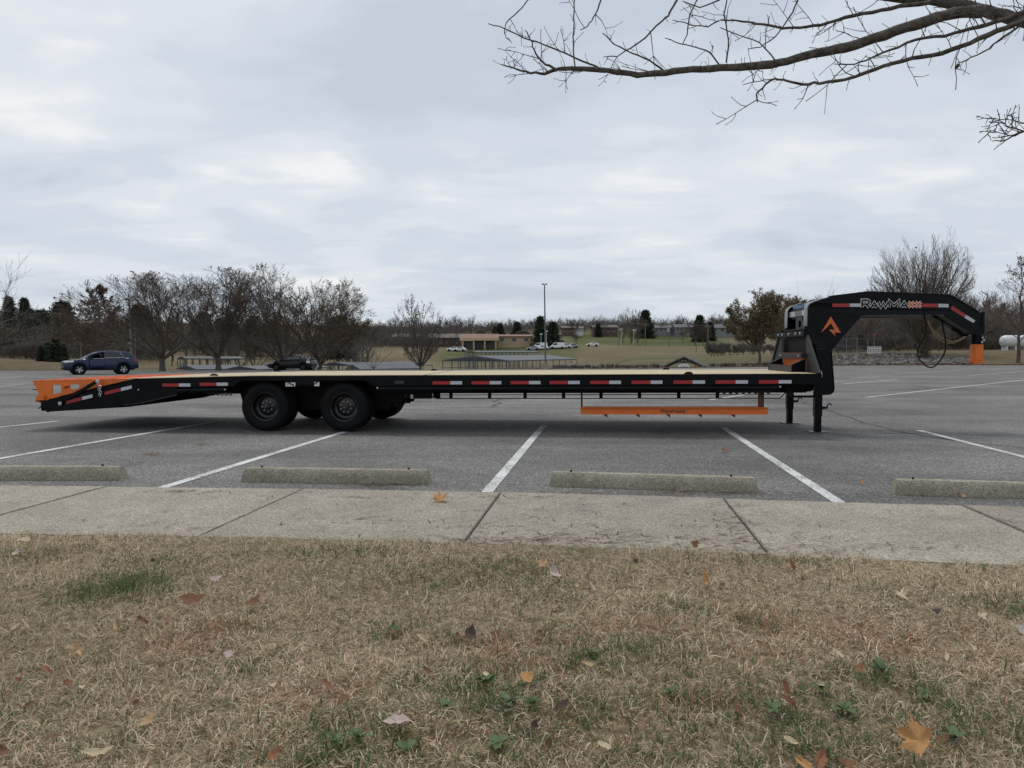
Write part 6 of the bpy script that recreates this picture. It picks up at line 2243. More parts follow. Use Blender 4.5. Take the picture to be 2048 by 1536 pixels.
# ------------------------------------------------------------------ marina roofs
ROOFG = mat('dock_roof_metal', (0.115, 0.122, 0.135), rough=0.7, var=0.15, vscale=0.5, spec=0.25)
ROOFD = mat('dock_roof_dark', (0.055, 0.058, 0.065), rough=0.6, var=0.2, vscale=0.5)
POSTG = mat('dock_post_grey', (0.16, 0.165, 0.17), rough=0.5)
WAT = mat('lake_water', (0.03, 0.04, 0.045), rough=0.08, spec=0.5, bump=0.1, bscale=1.5)
m = MB(); m.add([(-75, 78, -4.7), (24, 78, -4.7), (38, 235, -4.7), (-120, 235, -4.7)], [(0, 1, 2, 3)])
tag(m.build('lake', WAT), 'sheltered lake water below the marina roofs', kind='structure')


def dock(A, B, ridge, eave, run, label, roofm=ROOFG, posts=9, gable=True, name='boat_dock', floor=-4.0, rail=True):
    """gable end from A to B (x, y), roof running along vector run"""
    A, B, run = Vector((*A, 0)), Vector((*B, 0)), Vector((*run, 0))
    root = empty(name, (A + B) / 2 + Vector((0, 0, floor))); tag(root, label, 'dock', 'covered docks of the marina')
    o = root.location
    M_ = (A + B) / 2
    t = 0.18

    def p(q, z): return (q.x - o.x, q.y - o.y, z - o.z)
    m = MB()
    vs = []
    for q in (Vector((0, 0, 0)), run):
        vs += [p(A + q, eave), p(M_ + q, ridge), p(B + q, eave), p(A + q, eave - t), p(M_ + q, ridge - t), p(B + q, eave - t)]
    m.add(vs, [(0, 1, 7, 6), (1, 2, 8, 7), (3, 9, 10, 4), (4, 10, 11, 5), (0, 6, 9, 3), (2, 5, 11, 8), (0, 3, 4, 1), (1, 4, 5, 2), (6, 7, 10, 9), (7, 8, 11, 10)])
    m.build('roof', roofm, root)
    if gable:
        m = MB(); m.add([p(A, eave - .19), p(M_, ridge - .19), p(B, eave - .19)], [(0, 1, 2)])
        g_ = m.build('gable_panel', ROOFD, root); s_ = g_.modifiers.new('thickness', 'SOLIDIFY'); s_.thickness = 0.08
    pm = MB().box(-.07, .07, -.07, .07, 0, 1).mesh('post')
    for (s0, s1, n) in ((A, A + run, posts), (B, B + run, posts), (A, B, max(4, posts // 2))):
        for k in range(n):
            q = s0.lerp(s1, (k + .02) / (n - 1 + .04))
            e = eave if (s0 is not A or s1 is not B) else eave + (ridge - eave) * (1 - abs(2 * k / (n - 1) - 1))
            po = link('post', pm, POSTG, root); po.location = p(q, floor); po.scale = (1, 1, e - t - floor)
    m = MB().box(0, 1, 0, 1, 0, 1)
    m = MB(); q = [p(A, floor), p(B, floor), p(B + run, floor), p(A + run, floor)]
    m.add(q + [(a, b_, c - .4) for a, b_, c in q], [(0, 1, 2, 3), (4, 7, 6, 5), (0, 4, 5, 1), (1, 5, 6, 2), (2, 6, 7, 3), (3, 7, 4, 0)])
    m.build('walkway', STOPC, root)
    if rail:
        for (s0, s1) in ((A, A + run), (B, B + run), (A, B)):
            zr = eave - 1.25
            m = MB().bar(p(s0, zr), p(s1, zr), .06, .06); m.build('handrail', POSTG, root)
    return root


def XD(px, d): return ((px - 1024) / FPX * d, d)


dock(XD(885, 110), XD(1018, 104), .70, 0.0, (12.4, 25), 'widest gabled grey dock roof on thin posts before the tan building', posts=11)
dock(XD(930, 150), XD(955, 147), 1.5, 1.25, (13.2, -1), 'long flat grey dock roof between the gabled roof and the tan building', posts=16, gable=False)
dock(XD(1112, 92), XD(1140, 86), -0.35, -0.62, (2.0, 8), 'small low grey dock roof left of the timber pavilion', posts=4, rail=False)
dock(XD(690, 88), XD(720, 86), -0.28, -0.85, (6.6, 6), 'low grey dock roof between the hatchback and the egg-shaped tree', posts=7)
dock(XD(640, 150), XD(700, 148), -0.9, -1.5, (17, 4), 'far low grey dock roof behind the egg-shaped tree', posts=10)
dock(XD(352, 92), XD(392, 88), -0.42, -0.9, (5.2, 3), 'low grey dock roof behind the trunk of the first bare tree', posts=6)
dock(XD(443, 90), XD(516, 90), -0.55, -0.98, (3, 14), 'dark-fronted gabled dock roof between two bare trees', roofm=ROOFD, posts=5)
dock(XD(355, 128), XD(372, 126), .45, .1, (10.5, 0.5), 'long dark dock shed behind the bare tree row', roofm=ROOFD, posts=9)
dock(XD(505, 96), XD(560, 94), -0.55, -0.95, (4, 10), 'low grey dock roof hidden behind the black hatchback', posts=5)
# long roof edge under the bare trees
# entrance pavilion
d = edge_d((1367 - 1024) / FPX) + 4.5
b = Vector((*XD(1368, d), 0)); b.z = ground_z(b.x, b.y)
zr = at(1367, 712.5, d).z - b.z; ze = at(1367, 731.5, d).z - b.z
hw = (1408 - 1330) / 2 / FPX * d
root = empty('timber_pavilion', b, (0, 0, math.radians(-16))); tag(root, 'dark timber-framed gable pavilion roof with a white sign beyond the lot', 'pavilion')
m = MB(); dp = 4.5
for sg in (-1, 1):
    m.add([(0, -.6, zr), (sg * hw, -.6, ze), (sg * hw, dp, ze), (0, dp, zr), (0, -.6, zr - .14), (sg * hw, -.6, ze - .14), (sg * hw, dp, ze - .14), (0, dp, zr - .14)], [(0, 1, 2, 3), (4, 7, 6, 5), (0, 4, 5, 1), (1, 5, 6, 2), (2, 6, 7, 3)])
m.build('roof', mat('shingle_dark', (0.065, 0.068, 0.078), rough=0.8, var=0.3, vscale=6), root)
TIMB = mat('dark_timber', (0.022, 0.022, 0.026), rough=0.7)
for sg in (-1, 1):
    MB().bar((0, -.3, zr - .22), (sg * hw * .97, -.3, ze - .2), .12, .16).build('rafter', TIMB, root)
    MB().box(sg * hw * .8 - .1, sg * hw * .8 + .1, -.4, -.2, -1.5, ze - .0).build('post', TIMB, root)
    MB().bar((0, -.3, zr - (zr - ze) * .62), (sg * hw * .45, -.3, zr - (zr - ze) * .40), .10, .10).build('brace', TIMB, root)
MB().box(-hw * .7, hw * .7, -.36, -.24, zr - (zr - ze) * .72, zr - (zr - ze) * .64).build('tie_beam', TIMB, root)
MB().box(-.06, .06, -.36, -.24, zr - (zr - ze) * .63, zr - .3).build('king_post', TIMB, root)
m = MB(); m.prism([(-.5, ze - .5), (.5, ze - .5), (.5, ze + .05), (.3, ze + .18), (0, ze + .22), (-.3, ze + .18), (-.5, ze + .05)], -.50, -.44)
sgn = m.build('sign_board', WHITE_P, root)
m = MB()
for k, w_ in enumerate((.22, .38, .30)): m.box(-w_, w_, -.506, -.5005, ze + .02 - k * .14, ze + .06 - k * .14)
tag(m.build('sign_print', mat('grey_print', (0.3, 0.32, 0.33), rough=0.6), sgn), kind='stuff')
MB().box(.95, 1.35, -.5, -.3, ze - .5, ze + .12).build('brick_pier', mat('orange_brick', (0.30, 0.14, 0.06), rough=0.8), root)
MB().box(-hw * .62, hw * .62, .6, .75, -1.5, ze - .2).build('back_wall', TIMB, root)
m = MB()
for sg in (-1, 1):
    m.add([(sg * hw * .9, .5, ze + .05), (sg * hw * 1.9, .5, ze - .35), (sg * hw * 1.9, dp, ze - .35), (sg * hw * .9, dp, ze + .05)], [(0, 1, 2, 3)])
w_ = m.build('wing_roof', MATS['shingle_dark'], root); s_ = w_.modifiers.new('thickness', 'SOLIDIFY'); s_.thickness = 0.1
w_["kind"] = 'stuff'

# ------------------------------------------------------------------ buildings
def block(name, label, px0, px1, d, ybase, yeave, yridge, wallm, roofm, depth=9, yaw=0.0, win=3, cat='house', group=None, over=.5):
    x0, x1 = XD(px0, d)[0], XD(px1, d)[0]
    b = Vector(((x0 + x1) / 2, d, 0)); zb_ = min(at(px0, ybase, d).z, ground_z(b.x, d))
    root = empty(name, (b.x, b.y, zb_), (0, 0, yaw)); tag(root, label, cat, group)
    w = (x1 - x0) / 2; he = at(px0, yeave, d).z - zb_; hr = at(px0, yridge, d).z - zb_
    m = MB().box(-w, w, 0, depth, -1, he); m.prism([(0, he + .001), (depth, he + .001), (depth / 2, hr - .1)], -w, w, axis='x'); m.build('wall', wallm, root)
    m = MB(); t = .25
    m.prism([(-over, he - .1), (depth / 2, hr), (depth + over, he - .1), (depth + over, he - .1 + t), (depth / 2, hr + t), (-over, he - .1 + t)], -w - over, w + over, axis='x'); m.build('roof', roofm, root)
    for k in range(win):
        x = -w + 2 * w * (k + .5) / win; ww = min(.7, w / win * .4)
        z1 = he - .5; z0 = max(z1 - 1.3, .4 * z1)
        o = MB().box(x - ww, x + ww, -.06, -.01, z0, z1).build('window', mat('far_window', (0.05, 0.055, 0.065), rough=0.15), root)
        MB().box(x - ww - .1, x + ww + .1, -.12, -.061, z0 - .14, z0 - .01).build('sill', WHITEC, o)
    return root, w, he, hr, zb_


TAN = mat('tan_render', (0.40, 0.30, 0.17), rough=0.85, var=0.1, vscale=0.6)
BRICKR = mat('far_brick', (0.12, 0.078, 0.064), rough=0.9, var=0.15, vscale=1)
SHB = mat('far_roof_brown', (0.125, 0.105, 0.092), rough=0.9, var=0.2, vscale=0.8)
SHG = mat('far_roof_grey', (0.125, 0.125, 0.13), rough=0.9, var=0.2, vscale=0.8)
SIDN = mat('far_siding_pale', (0.21, 0.205, 0.20), rough=0.8)
root, w, he, hr, zb_ = block('restaurant', 'tan building with a long brown porch roof on columns on the far bank', 945, 1064, 246, 694, 673, 669.5, TAN, mat('red_brown_roof', (0.22, 0.12, 0.085), rough=0.8, var=0.15, vscale=0.8), depth=14, win=5, cat='building')
hw_ = XD(998, 246)[0] - XD(922, 246)[0]; xa = XD(922, 246)[0] - root.location.x
m = MB(); z1 = at(940, 672.5, 242).z - zb_; z0 = at(940, 679, 240).z - zb_
m.prism([(-5.5, z0), (-5.5, z0 + .5), (-.6, z1 + .9), (-.6, z1 + .3)], xa, xa + hw_, axis='x'); m.build('porch_roof', MATS['red_brown_roof'], root)
MB().box(xa, xa + hw_, -5.6, -5.501, z0 - .35, z0 + .5).build('porch_fascia', mat('fascia_tan', (0.5, 0.38, 0.22), rough=0.8), root)
for k in range(4):
    x = xa + 1 + (hw_ - 2) * k / 3
    MB().box(x - .3, x + .3, -5.3, -4.7, -1.5, z0 - .02).build('porch_column', TAN, root)
MB().box(xa + .5, xa + hw_ - .5, -.5, -.05, -1, z0 - .4).build('shaded_front', mat('porch_shade', (0.05, 0.05, 0.05), rough=0.3), root)  # dark sheet under the porch roof, its shade put in as colour
for (pa, pb, yt_, yb_, lab) in ((951, 973, 660, 670, 'small dark arched roof behind the tan building porch'), (1030, 1061, 661.5, 671, 'wide dark arched roof behind the tan building')):
    dd = 262
    x0, x1 = XD(pa, dd)[0], XD(pb, dd)[0]; zt_ = at(pa, yt_, dd).z; z0_ = at(pa, yb_, dd).z
    rt = empty('arched_building', ((x0 + x1) / 2, dd, ground_z((x0 + x1) / 2, dd))); tag(rt, lab, 'building')
    o_ = rt.location.z; w_ = (x1 - x0) / 2
    m = MB(); arc = [(w_ * math.cos(a), z0_ - o_ + (zt_ - z0_) * math.sin(a)) for a in np.linspace(0, math.pi, 15)]
    m.prism(arc, 0, 10); m.build('arched_roof', mat('arch_dark', (0.045, 0.042, 0.045), rough=0.7), rt)
    MB().box(-w_, w_, .2, 9.8, -1, z0_ - o_ - .001).build('wall', TAN, rt)
    m = MB(); ribbon(m, arc, .35, -.25, -.002); m.build('arch_rim', mat('arch_rim_brown', (0.16, 0.10, 0.07), rough=0.7), rt)
block('low_building', 'long low brick building with a pale roof left of the tan building', 855, 920, 268, 692, 676, 668, BRICKR, mat('far_roof_tan', (0.17, 0.145, 0.12), rough=0.9, var=0.1, vscale=0.6), depth=12, win=6, cat='building')
block('low_building', 'grey low building left behind the egg-shaped tree', 785, 840, 285, 690, 675, 668, mat('far_grey_wall', (0.2, 0.19, 0.19), rough=0.9), SHG, depth=12, win=5, cat='building')
for a in ((1186, 1234, 345, 662, 655, 650, BRICKR, SHB, 'long low brick ranch house on the far hill left of the tall bare tree'), (1279, 1306, 335, 663, 653, 648, mat('far_redwood', (0.17, 0.105, 0.08), rough=0.9), SHB, 'reddish house right of the tall bare hillside tree'),
          (1308, 1345, 350, 664, 656, 650, SIDN, SHG, 'grey-roofed house above the dark post sign on the far hill'), (1350, 1384, 345, 664, 655, 649, SIDN, SHG, 'pale-sided house left of the dark hillside evergreen'), (1424, 1476, 340, 664, 656, 649, SIDN, SHG, 'long pale house right of the dark hillside evergreen'),
          (1124, 1148, 350, 661, 656, 652, BRICKR, SHB, 'small brown house right of the broad evergreen on the far hill'), (1152, 1166, 352, 661, 657, 653, WHITEC, SHG, 'small white house between two brown houses on the far hill')):
    block('house', a[8], a[0], a[1], a[2], a[3], a[4], a[5], a[6], a[7], group='houses on the far hill', win=4)
block('house', 'yellowish building glimpsed among the trees of the left wood', 2, 34, 140, 698, 686, 682, TAN, SHB, depth=6, win=2, cat='building')
# white tank at the right border
dd = 92
x0, x1 = XD(2000, dd)[0], XD(2078, dd)[0]; zc = at(2000, 682.5, dd).z; r = 12.0 / FPX * dd
rt = empty('storage_tank', ((x0 + x1) / 2, dd, ground_z((x0 + x1) / 2, dd))); tag(rt, 'white horizontal storage tank on short legs behind the conical tree', 'tank')
L2 = (x1 - x0) / 2; zl = zc - rt.location.z
m = MB().lathe([(0, -L2), (r * .55, -L2 + .06), (r * .88, -L2 + .25), (r, -L2 + .55), (r, L2 - .55), (r * .88, L2 - .25), (r * .55, L2 - .06), (0, L2)], 28, 'x', (0, 0, zl)); m.build('tank_shell', mat('tank_white', (0.62, 0.63, 0.64), rough=0.5, var=0.08, vscale=2), rt, smooth=0.9)
for k in (-.8, -.35, .1, .55):
    MB().box(k * L2 - .08, k * L2 + .08, -.5, .5, -.5, zl - r * .8).build('leg', WHITEC, rt)
# picket enclosure with a small red-topped pole
dd = 84
x0, x1 = XD(1735, dd)[0], XD(1761, dd)[0]; gz_ = ground_z(x0, dd); zt_ = at(1735, 692.5, dd).z
rt = empty('picket_fence', (x0, dd, gz_)); tag(rt, 'short white picket fence on the berm below the neck', 'fence')
for k in range(9): MB().box(k * (x1 - x0) / 8 - .045, k * (x1 - x0) / 8 + .045, 0, .04, 0, zt_ - gz_).build('picket', WHITEC, rt)
for z in (.25, .75): MB().box(0, x1 - x0, .041, .08, (zt_ - gz_) * z - .04, (zt_ - gz_) * z + .04).build('rail', WHITEC, rt)
rt = empty('signal_post', (XD(1747, dd + .5)[0], dd + .5, gz_)); tag(rt, 'thin pale post with a red round top behind the picket fence', 'post')
h = at(1747, 672, dd).z - gz_
MB().tube([(0, 0, -.2), (0, 0, h)], .035, 6).build('post', SIDN, rt)
MB().lathe([(0, h - .02), (.10, h), (.13, h + .1), (.09, h + .2), (0, h + .24)], 10, 'z').build('red_top', RED_T, rt, smooth=1)
# chain-link fence with gate left of it
dd = 88
rt = empty('chain_link_fence', (XD(1668, dd)[0], dd, ground_z(XD(1668, dd)[0], dd))); tag(rt, 'grey chain-link fence with a low gate behind the neck', 'fence')
o_ = rt.location
GAL = mat('galvanised', (0.22, 0.23, 0.23), rough=0.5, metal=0.4)
for px in (1668, 1692, 1713, 1735):
    x = XD(px, dd)[0] - o_.x; MB().tube([(x, 0, -.3), (x, 0, 2.0)], .045, 6).build('post', GAL, rt)
for z in (1.0, 1.95): MB().tube([(0, 0, z), (XD(1735, dd)[0] - o_.x, 0, z)], .025, 5).build('rail', GAL, rt)
m = MB(); W_ = XD(1735, dd)[0] - o_.x
for k in range(26):
    x = W_ * k / 25
    m.tube([(x, 0, .1), (min(W_, x + .9), 0, 1.95)], .006, 3); m.tube([(x, .01, .1), (max(0, x - .9), .01, 1.95)], .006, 3)
tag(m.build('wire_mesh', GAL, rt), kind='stuff')

# ------------------------------------------------------------------ rocks on the berm
g = np.random.default_rng(91)
n = 1700
px = g.uniform(1668, 1945, n); t = g.uniform(0, 1, n)
V, F_ = [], []
ico = []
bm = bmesh.new(); bmesh.ops.create_icosphere(bm, subdivisions=1, radius=1); iv = np.array([v.co[:] for v in bm.verts]); bm.verts.ensure_lookup_table(); iff = np.array([[v.index for v in f.verts] for f in bm.faces]); bm.free()
cols = []
for k in range(n):
    e = edge_d((px[k] - 1024) / FPX)
    top = 19 if px[k] < 1800 else 19 - 13 * (px[k] - 1800) / 145
    d = e + 1.2 + t[k] * top
    x = (px[k] - 1024) / FPX * d
    s = g.uniform(.08, .25) * (1.25 if g.random() < .2 else 1)
    q = iv * g.uniform(.6, 1.2, (len(iv), 1)) * np.array([g.uniform(.8, 1.4), g.uniform(.8, 1.4), g.uniform(.5, .9)]) * s
    V.append(q + np.array([x, d, ground_z(x, d) + s * .25])); F_.append(iff + k * len(iv))
    c = np.array([0.17, 0.155, 0.14]) * g.uniform(.5, 1.5); cols.append(np.repeat(c[None], len(iv), 0))
tag(link('rock_bank', tri_mesh('rock_bank', np.concatenate(V), np.concatenate(F_), np.concatenate(cols)), LEAFV), 'bank of loose grey rocks and dead leaves behind the lot edge', kind='stuff')
# strip of fallen needles and dirt along the far lot edge
n = 9000
pxs = g.uniform(1000, 2300, n); u = (pxs - 1024) / FPX
dd_ = np.array([edge_d(a) for a in u]) + g.normal(0.25, .35, n)
x = u * dd_; z = np.array([max(ground_z(a, b), lot_z(a, b)) for a, b in zip(x, dd_)]) + .03
a = g.uniform(0, 6.28, n); s = g.uniform(.05, .16, n)
c = np.stack([x, dd_, z], 1)
e1 = np.stack([np.cos(a), np.sin(a), g.uniform(0, .5, n)], 1) * s[:, None]; e2 = np.stack([-np.sin(a), np.cos(a), g.uniform(-.3, .6, n)], 1) * s[:, None] * .5
V = np.stack([c - e1, c + e2, c + e1, c - e2], 1).reshape(-1, 3)
col = np.array([(0.14, 0.07, 0.04), (0.11, 0.06, 0.035), (0.18, 0.11, 0.06)])[g.integers(0, 3, n)] * g.uniform(.7, 1.3, (n, 1))
tag(link('leaf_litter', tri_mesh('leaf_litter', V, np.arange(n * 4).reshape(n, 4), np.repeat(col, 4, 0)), LEAFV), 'reddish leaf litter along the far edge of the lot', kind='stuff')

# ------------------------------------------------------------------ foreground grass
def lawn_pt(px, py, z=0.05):
    r = pix_dir(px, py); t = (z - CAMH) / r.z
    p = CAM_P + r * t
    return p


GREEN = [  # px, py, radius x (m), radius y (m), strength
    (240, 1180, .22, .16, 1.15), (330, 1130, .25, .12, .5), (30, 1112, .25, .15, .6), (130, 1098, .2, .08, .4), (370, 1130, .15, .1, .6), (620, 1110, .3, .12, .45), (700, 1100, .3, .1, .4),
    (1000, 1135, .28, .20, .8), (850, 1150, .35, .25, .45), (1080, 1170, .2, .2, .6), (1140, 1100, .3, .08, .5), (1090, 1255, .08, .08, .7), (780, 1260, .12, .1, .6), (900, 1270, .12, .1, .5),
    (1160, 1310, .2, .15, .6), (1280, 1300, .2, .15, .6), (960, 1385, .25, .18, .7), (1010, 1420, .2, .12, .7), (1180, 1430, .3, .2, .5), (700, 1480, .2, .15, .6), (810, 1500, .2, .12, .6), (1000, 1500, .2, .15, .5),
    (1540, 1390, .25, .2, .7), (1620, 1430, .3, .2, .8), (1430, 1420, .25, .2, .55), (1760, 1360, .2, .12, .7), (1850, 1400, .2, .15, .6), (1560, 1480, .35, .2, .6), (1330, 1500, .3, .15, .5), (1960, 1440, .3, .2, .5),
    (2030, 1220, .2, .15, .7), (1950, 1200, .3, .1, .35), (1560, 1120, .35, .08, .6), (1500, 1245, .1, .1, .5), (490, 1335, .12, .08, .55), (500, 1255, .08, .05, .6), (660, 1530, .2, .1, .6), (100, 1200, .1, .1, .3), (420, 1425, .1, .06, .4), (60, 1430, .15, .1, .3),
    (215, 1480, .12, .08, .4), (700, 1110, .2, .08, .5), (1760, 1190, .12, .07, .5), (1350, 1215, .15, .1, .4)]
RED = [(1000, 1280, .3, .15), (1060, 1330, .2, .1), (430, 1255, .2, .08), (350, 1290, .15, .1), (90, 1110, .2, .1), (1780, 1290, .3, .15), (1540, 1250, .25, .15), (1280, 1245, .25, .12), (1420, 1400, .2, .12), (1220, 1460, .2, .15), (860, 1480, .15, .1), (640, 1400, .2, .1), (1500, 1310, .15, .1), (1700, 1260, .2, .1)]


def build_grass(seed, nb):
    g = np.random.default_rng(seed)
    # spread: denser near the camera's field, thinner outside
    n_in = int(nb * .9)
    y = np.concatenate([g.uniform(1.55, 5.4, n_in), g.uniform(0.2, 5.6, nb - n_in)])
    half = np.where(np.arange(nb) < n_in, y * .78 + .35, 9.0)
    x = g.uniform(-1, 1, nb) * half
    # keep clumps
    cl = np.sin(x * 9.1 + 2.2 * np.sin(y * 7.7)) * np.sin(y * 10.3 + 1.9 * np.sin(x * 6.1)) + .6 * np.sin(x * 23 + y * 17) * np.sin(y * 29 - x * 13)
    keep = g.uniform(0, 1, nb) < np.clip(.72 + .30 * cl, .25, 1)
    yn = np.array([sw_near(a) for a in np.linspace(-12, 12, 600)])
    yedge = np.interp(x, np.linspace(-12, 12, 600), yn)
    ragged = .035 * np.sin(x * 7.0) + .025 * np.sin(x * 19 + 1) + .02 * np.sin(x * 41)
    keep &= (y < yedge + .015 + ragged)
    x, y, cl, yedge = x[keep], y[keep], cl[keep], yedge[keep]
    n = len(x)
    z = LAWN_Z + 0.012 * (np.sin(x * 2.1 + y * 1.3) + np.sin(x * 0.9 - y * 2.7 + 1.0)) + 0.005 * np.sin(x * 7.3 + 2 * np.sin(y * 6.1)) - .004
    ed = np.clip((yedge - y) / .25, 0, 1); z = z * ed + (SW_Z - .01) * (1 - ed)
    green = np.zeros(n); red = np.zeros(n)
    for (px, py, rx, ry, st) in GREEN:
        p = lawn_pt(px, py)
        q = ((x - p.x) / rx) ** 2 + ((y - p.y) / ry) ** 2
        green = np.maximum(green, st * np.exp(-q))
    for (px, py, rx, ry) in RED:
        p = lawn_pt(px, py)
        red = np.maximum(red, np.exp(-(((x - p.x) / rx) ** 2 + ((y - p.y) / ry) ** 2)))
    isg = g.uniform(0, 1, n) < green * (.50 + .30 * np.sin(x * 31 + 2 * np.sin(y * 27))) + .04
    tall = np.exp(-(((x - lawn_pt(240, 1185).x) / .24) ** 2 + ((y - lawn_pt(240, 1185).y) / .2) ** 2))
    L = g.gamma(5.0, .0078, n) * (1 + .28 * cl) + .010
    L = np.clip(L, .012, .11) * np.where(isg, 1.05 + 1.1 * tall, 1.0)
    w = g.uniform(.0010, .0023, n) * np.where(isg, 1.25, 1.0)
    az = g.uniform(0, 2 * np.pi, n) + .6 * np.sin(x * 5 + y * 3)
    el = np.where(isg, g.uniform(.45, 1.4, n), g.beta(1.3, 2.6, n) * 1.4)
    d1 = np.stack([np.cos(az) * np.cos(el), np.sin(az) * np.cos(el), np.sin(el)], 1)
    az2 = az + g.normal(0, .7, n); el2 = el - g.uniform(.1, 1.2, n)
    d2 = np.stack([np.cos(az2) * np.cos(el2), np.sin(az2) * np.cos(el2), np.sin(el2)], 1)
    p0 = np.stack([x, y, z], 1)
    p1 = p0 + d1 * (L * .5)[:, None]
    p2 = p1 + d2 * (L * .5)[:, None]
    p2[:, 2] = np.maximum(p2[:, 2], z + .003)
    ra = g.uniform(0, 2 * np.pi, n)
    s = np.stack([-np.sin(az) * np.cos(ra) , np.cos(az) * np.cos(ra), np.sin(ra) * .6], 1)
    W_ = s * w[:, None]
    V = np.stack([p0 - W_, p0 + W_, p1 - W_ * .8, p1 + W_ * .8, p2], 1).reshape(-1, 3)
    b = np.arange(n)[:, None] * 5
    F_ = np.concatenate([b + np.array([[0, 1, 3]]), b + np.array([[0, 3, 2]]), b + np.array([[2, 3, 4]])], 0)
    straw = np.array([(0.70, 0.555, 0.385), (0.60, 0.475, 0.33), (0.80, 0.67, 0.50), (0.45, 0.345, 0.23), (0.60, 0.505, 0.38), (0.25, 0.18, 0.115)])
    c = straw[g.integers(0, len(straw), n)] * g.uniform(.75, 1.2, (n, 1))
    patch = .5 + .5 * np.sin(x * 1.7 + 1.3 * np.sin(y * 1.9)) * np.sin(y * 2.3 + x)
    c *= (.86 + .22 * patch)[:, None]
    isr = g.uniform(0, 1, n) < red * .5
    c[isr] = np.array([0.36, 0.19, 0.11]) * g.uniform(.7, 1.3, (isr.sum(), 1))
    gc = np.array([(0.11, 0.155, 0.055), (0.085, 0.125, 0.05), (0.16, 0.19, 0.085), (0.10, 0.14, 0.07)])
    c[isg] = gc[g.integers(0, 4, isg.sum())] * g.uniform(.7, 1.3, (isg.sum(), 1))
    return tag(link('dry_grass', tri_mesh('dry_grass', V, F_, np.repeat(c, 5, 0)), GRASSV), 'short straw-coloured winter grass with green tufts', kind='stuff')


build_grass(61, 560000)

# ------------------------------------------------------------------ fallen leaves
def leaf_mesh(kind, seed):
    g = random.Random(seed)
    if kind == 'lobed':
        pts = []
        for k in range(5):
            a0 = math.radians(-20 + 55 * k)
            r = (0.72, 0.92, 1.0, 0.92, 0.72)[k] * g.uniform(.92, 1.08)
            pts += [(a0 - .42, .42 * g.uniform(.9, 1.1)), (a0 - .20, .68 * r), (a0 - .10, .66 * r), (a0, r), (a0 + .10, .66 * r), (a0 + .20, .68 * r)]
        pts.append((math.radians(215), .40)); pts.append((math.radians(270), .30)); pts.append((math.radians(325), .40))
        out = [(r * math.cos(a), r * math.sin(a)) for a, r in pts]
    elif kind == 'oval':
        out = [(0.40 * math.sin(t) * (1 + .12 * math.cos(t)) + g.uniform(-.02, .02), -math.cos(t)) for t in np.linspace(0, 2 * math.pi, 22)[:-1]]
    elif kind == 'spiky':
        out = []
        for k in range(18):
            a = 2 * math.pi * k / 18; out.append(((1.0 if k % 2 == 0 else .36) * math.cos(a) * g.uniform(.8, 1.1), (.9 if k % 2 == 0 else .3) * math.sin(a)))
    else:     # torn
        out = [(g.uniform(.55, 1.0) * math.cos(a), .7 * g.uniform(.5, 1.0) * math.sin(a)) for a in np.linspace(0, 2 * math.pi, 15)[:-1]]
    n = len(out)
    cu, cv, ph = g.uniform(.25, .55), g.uniform(-.1, .3), g.uniform(0, 6)
    rings = [1.0, .66, .33]
    m = MB(); vs = []
    for rr in rings:
        for (x, y) in out:
            x_, y_ = x * rr, y * rr
            z = cu * x_ * x_ + cv * y_ * y_ + .10 * math.sin(5 * math.atan2(y, x) + ph) * rr * rr - .09 * math.exp(-(x_ / .08) ** 2) * (1 if rr < 1 else .6)
            vs.append((x_, y_, z))
    vs.append((0, 0, -.05))
    fs = []
    for i in range(2):
        for k in range(n): fs.append((i * n + k, i * n + (k + 1) % n, (i + 1) * n + (k + 1) % n, (i + 1) * n + k))
    for k in range(n): fs.append((2 * n + k, 2 * n + (k + 1) % n, 3 * n))
    m.add(vs, fs)
    s = len(m.v)
    if kind in ('lobed', 'oval'):
        yb = -.28 if kind == 'lobed' else -.98
        m.tube([(0, yb, -.02), (.04, yb - .3, .03), (.02, yb - .65, .05)], [.022, .018, .02], 4)
    return m.mesh('leaf', smooth=1.3)


LM = {(k, i): leaf_mesh(k, 100 + 7 * i + len(k)) for k in ('lobed', 'oval', 'spiky', 'torn') for i in range(3)}


def leafmat(nm, c):
    return mat('leaf_' + nm, tuple(v * .72 for v in c), rough=0.75, col2=tuple(v * 1.2 for v in c), vscale=26, det=5, spec=0.25)


LMAT = {'tan': leafmat('tan', (0.46, 0.31, 0.17)), 'orange': leafmat('orange', (0.43, 0.23, 0.09)), 'pink': leafmat('pink', (0.46, 0.35, 0.31)), 'brown': leafmat('brown', (0.17, 0.085, 0.045)), 'dark': leafmat('dark', (0.075, 0.05, 0.038)),
        'rust': leafmat('rust', (0.25, 0.115, 0.06)), 'straw': leafmat('straw', (0.50, 0.40, 0.26)), 'white': leafmat('white', (0.44, 0.40, 0.35))}
TWOFACE = {}


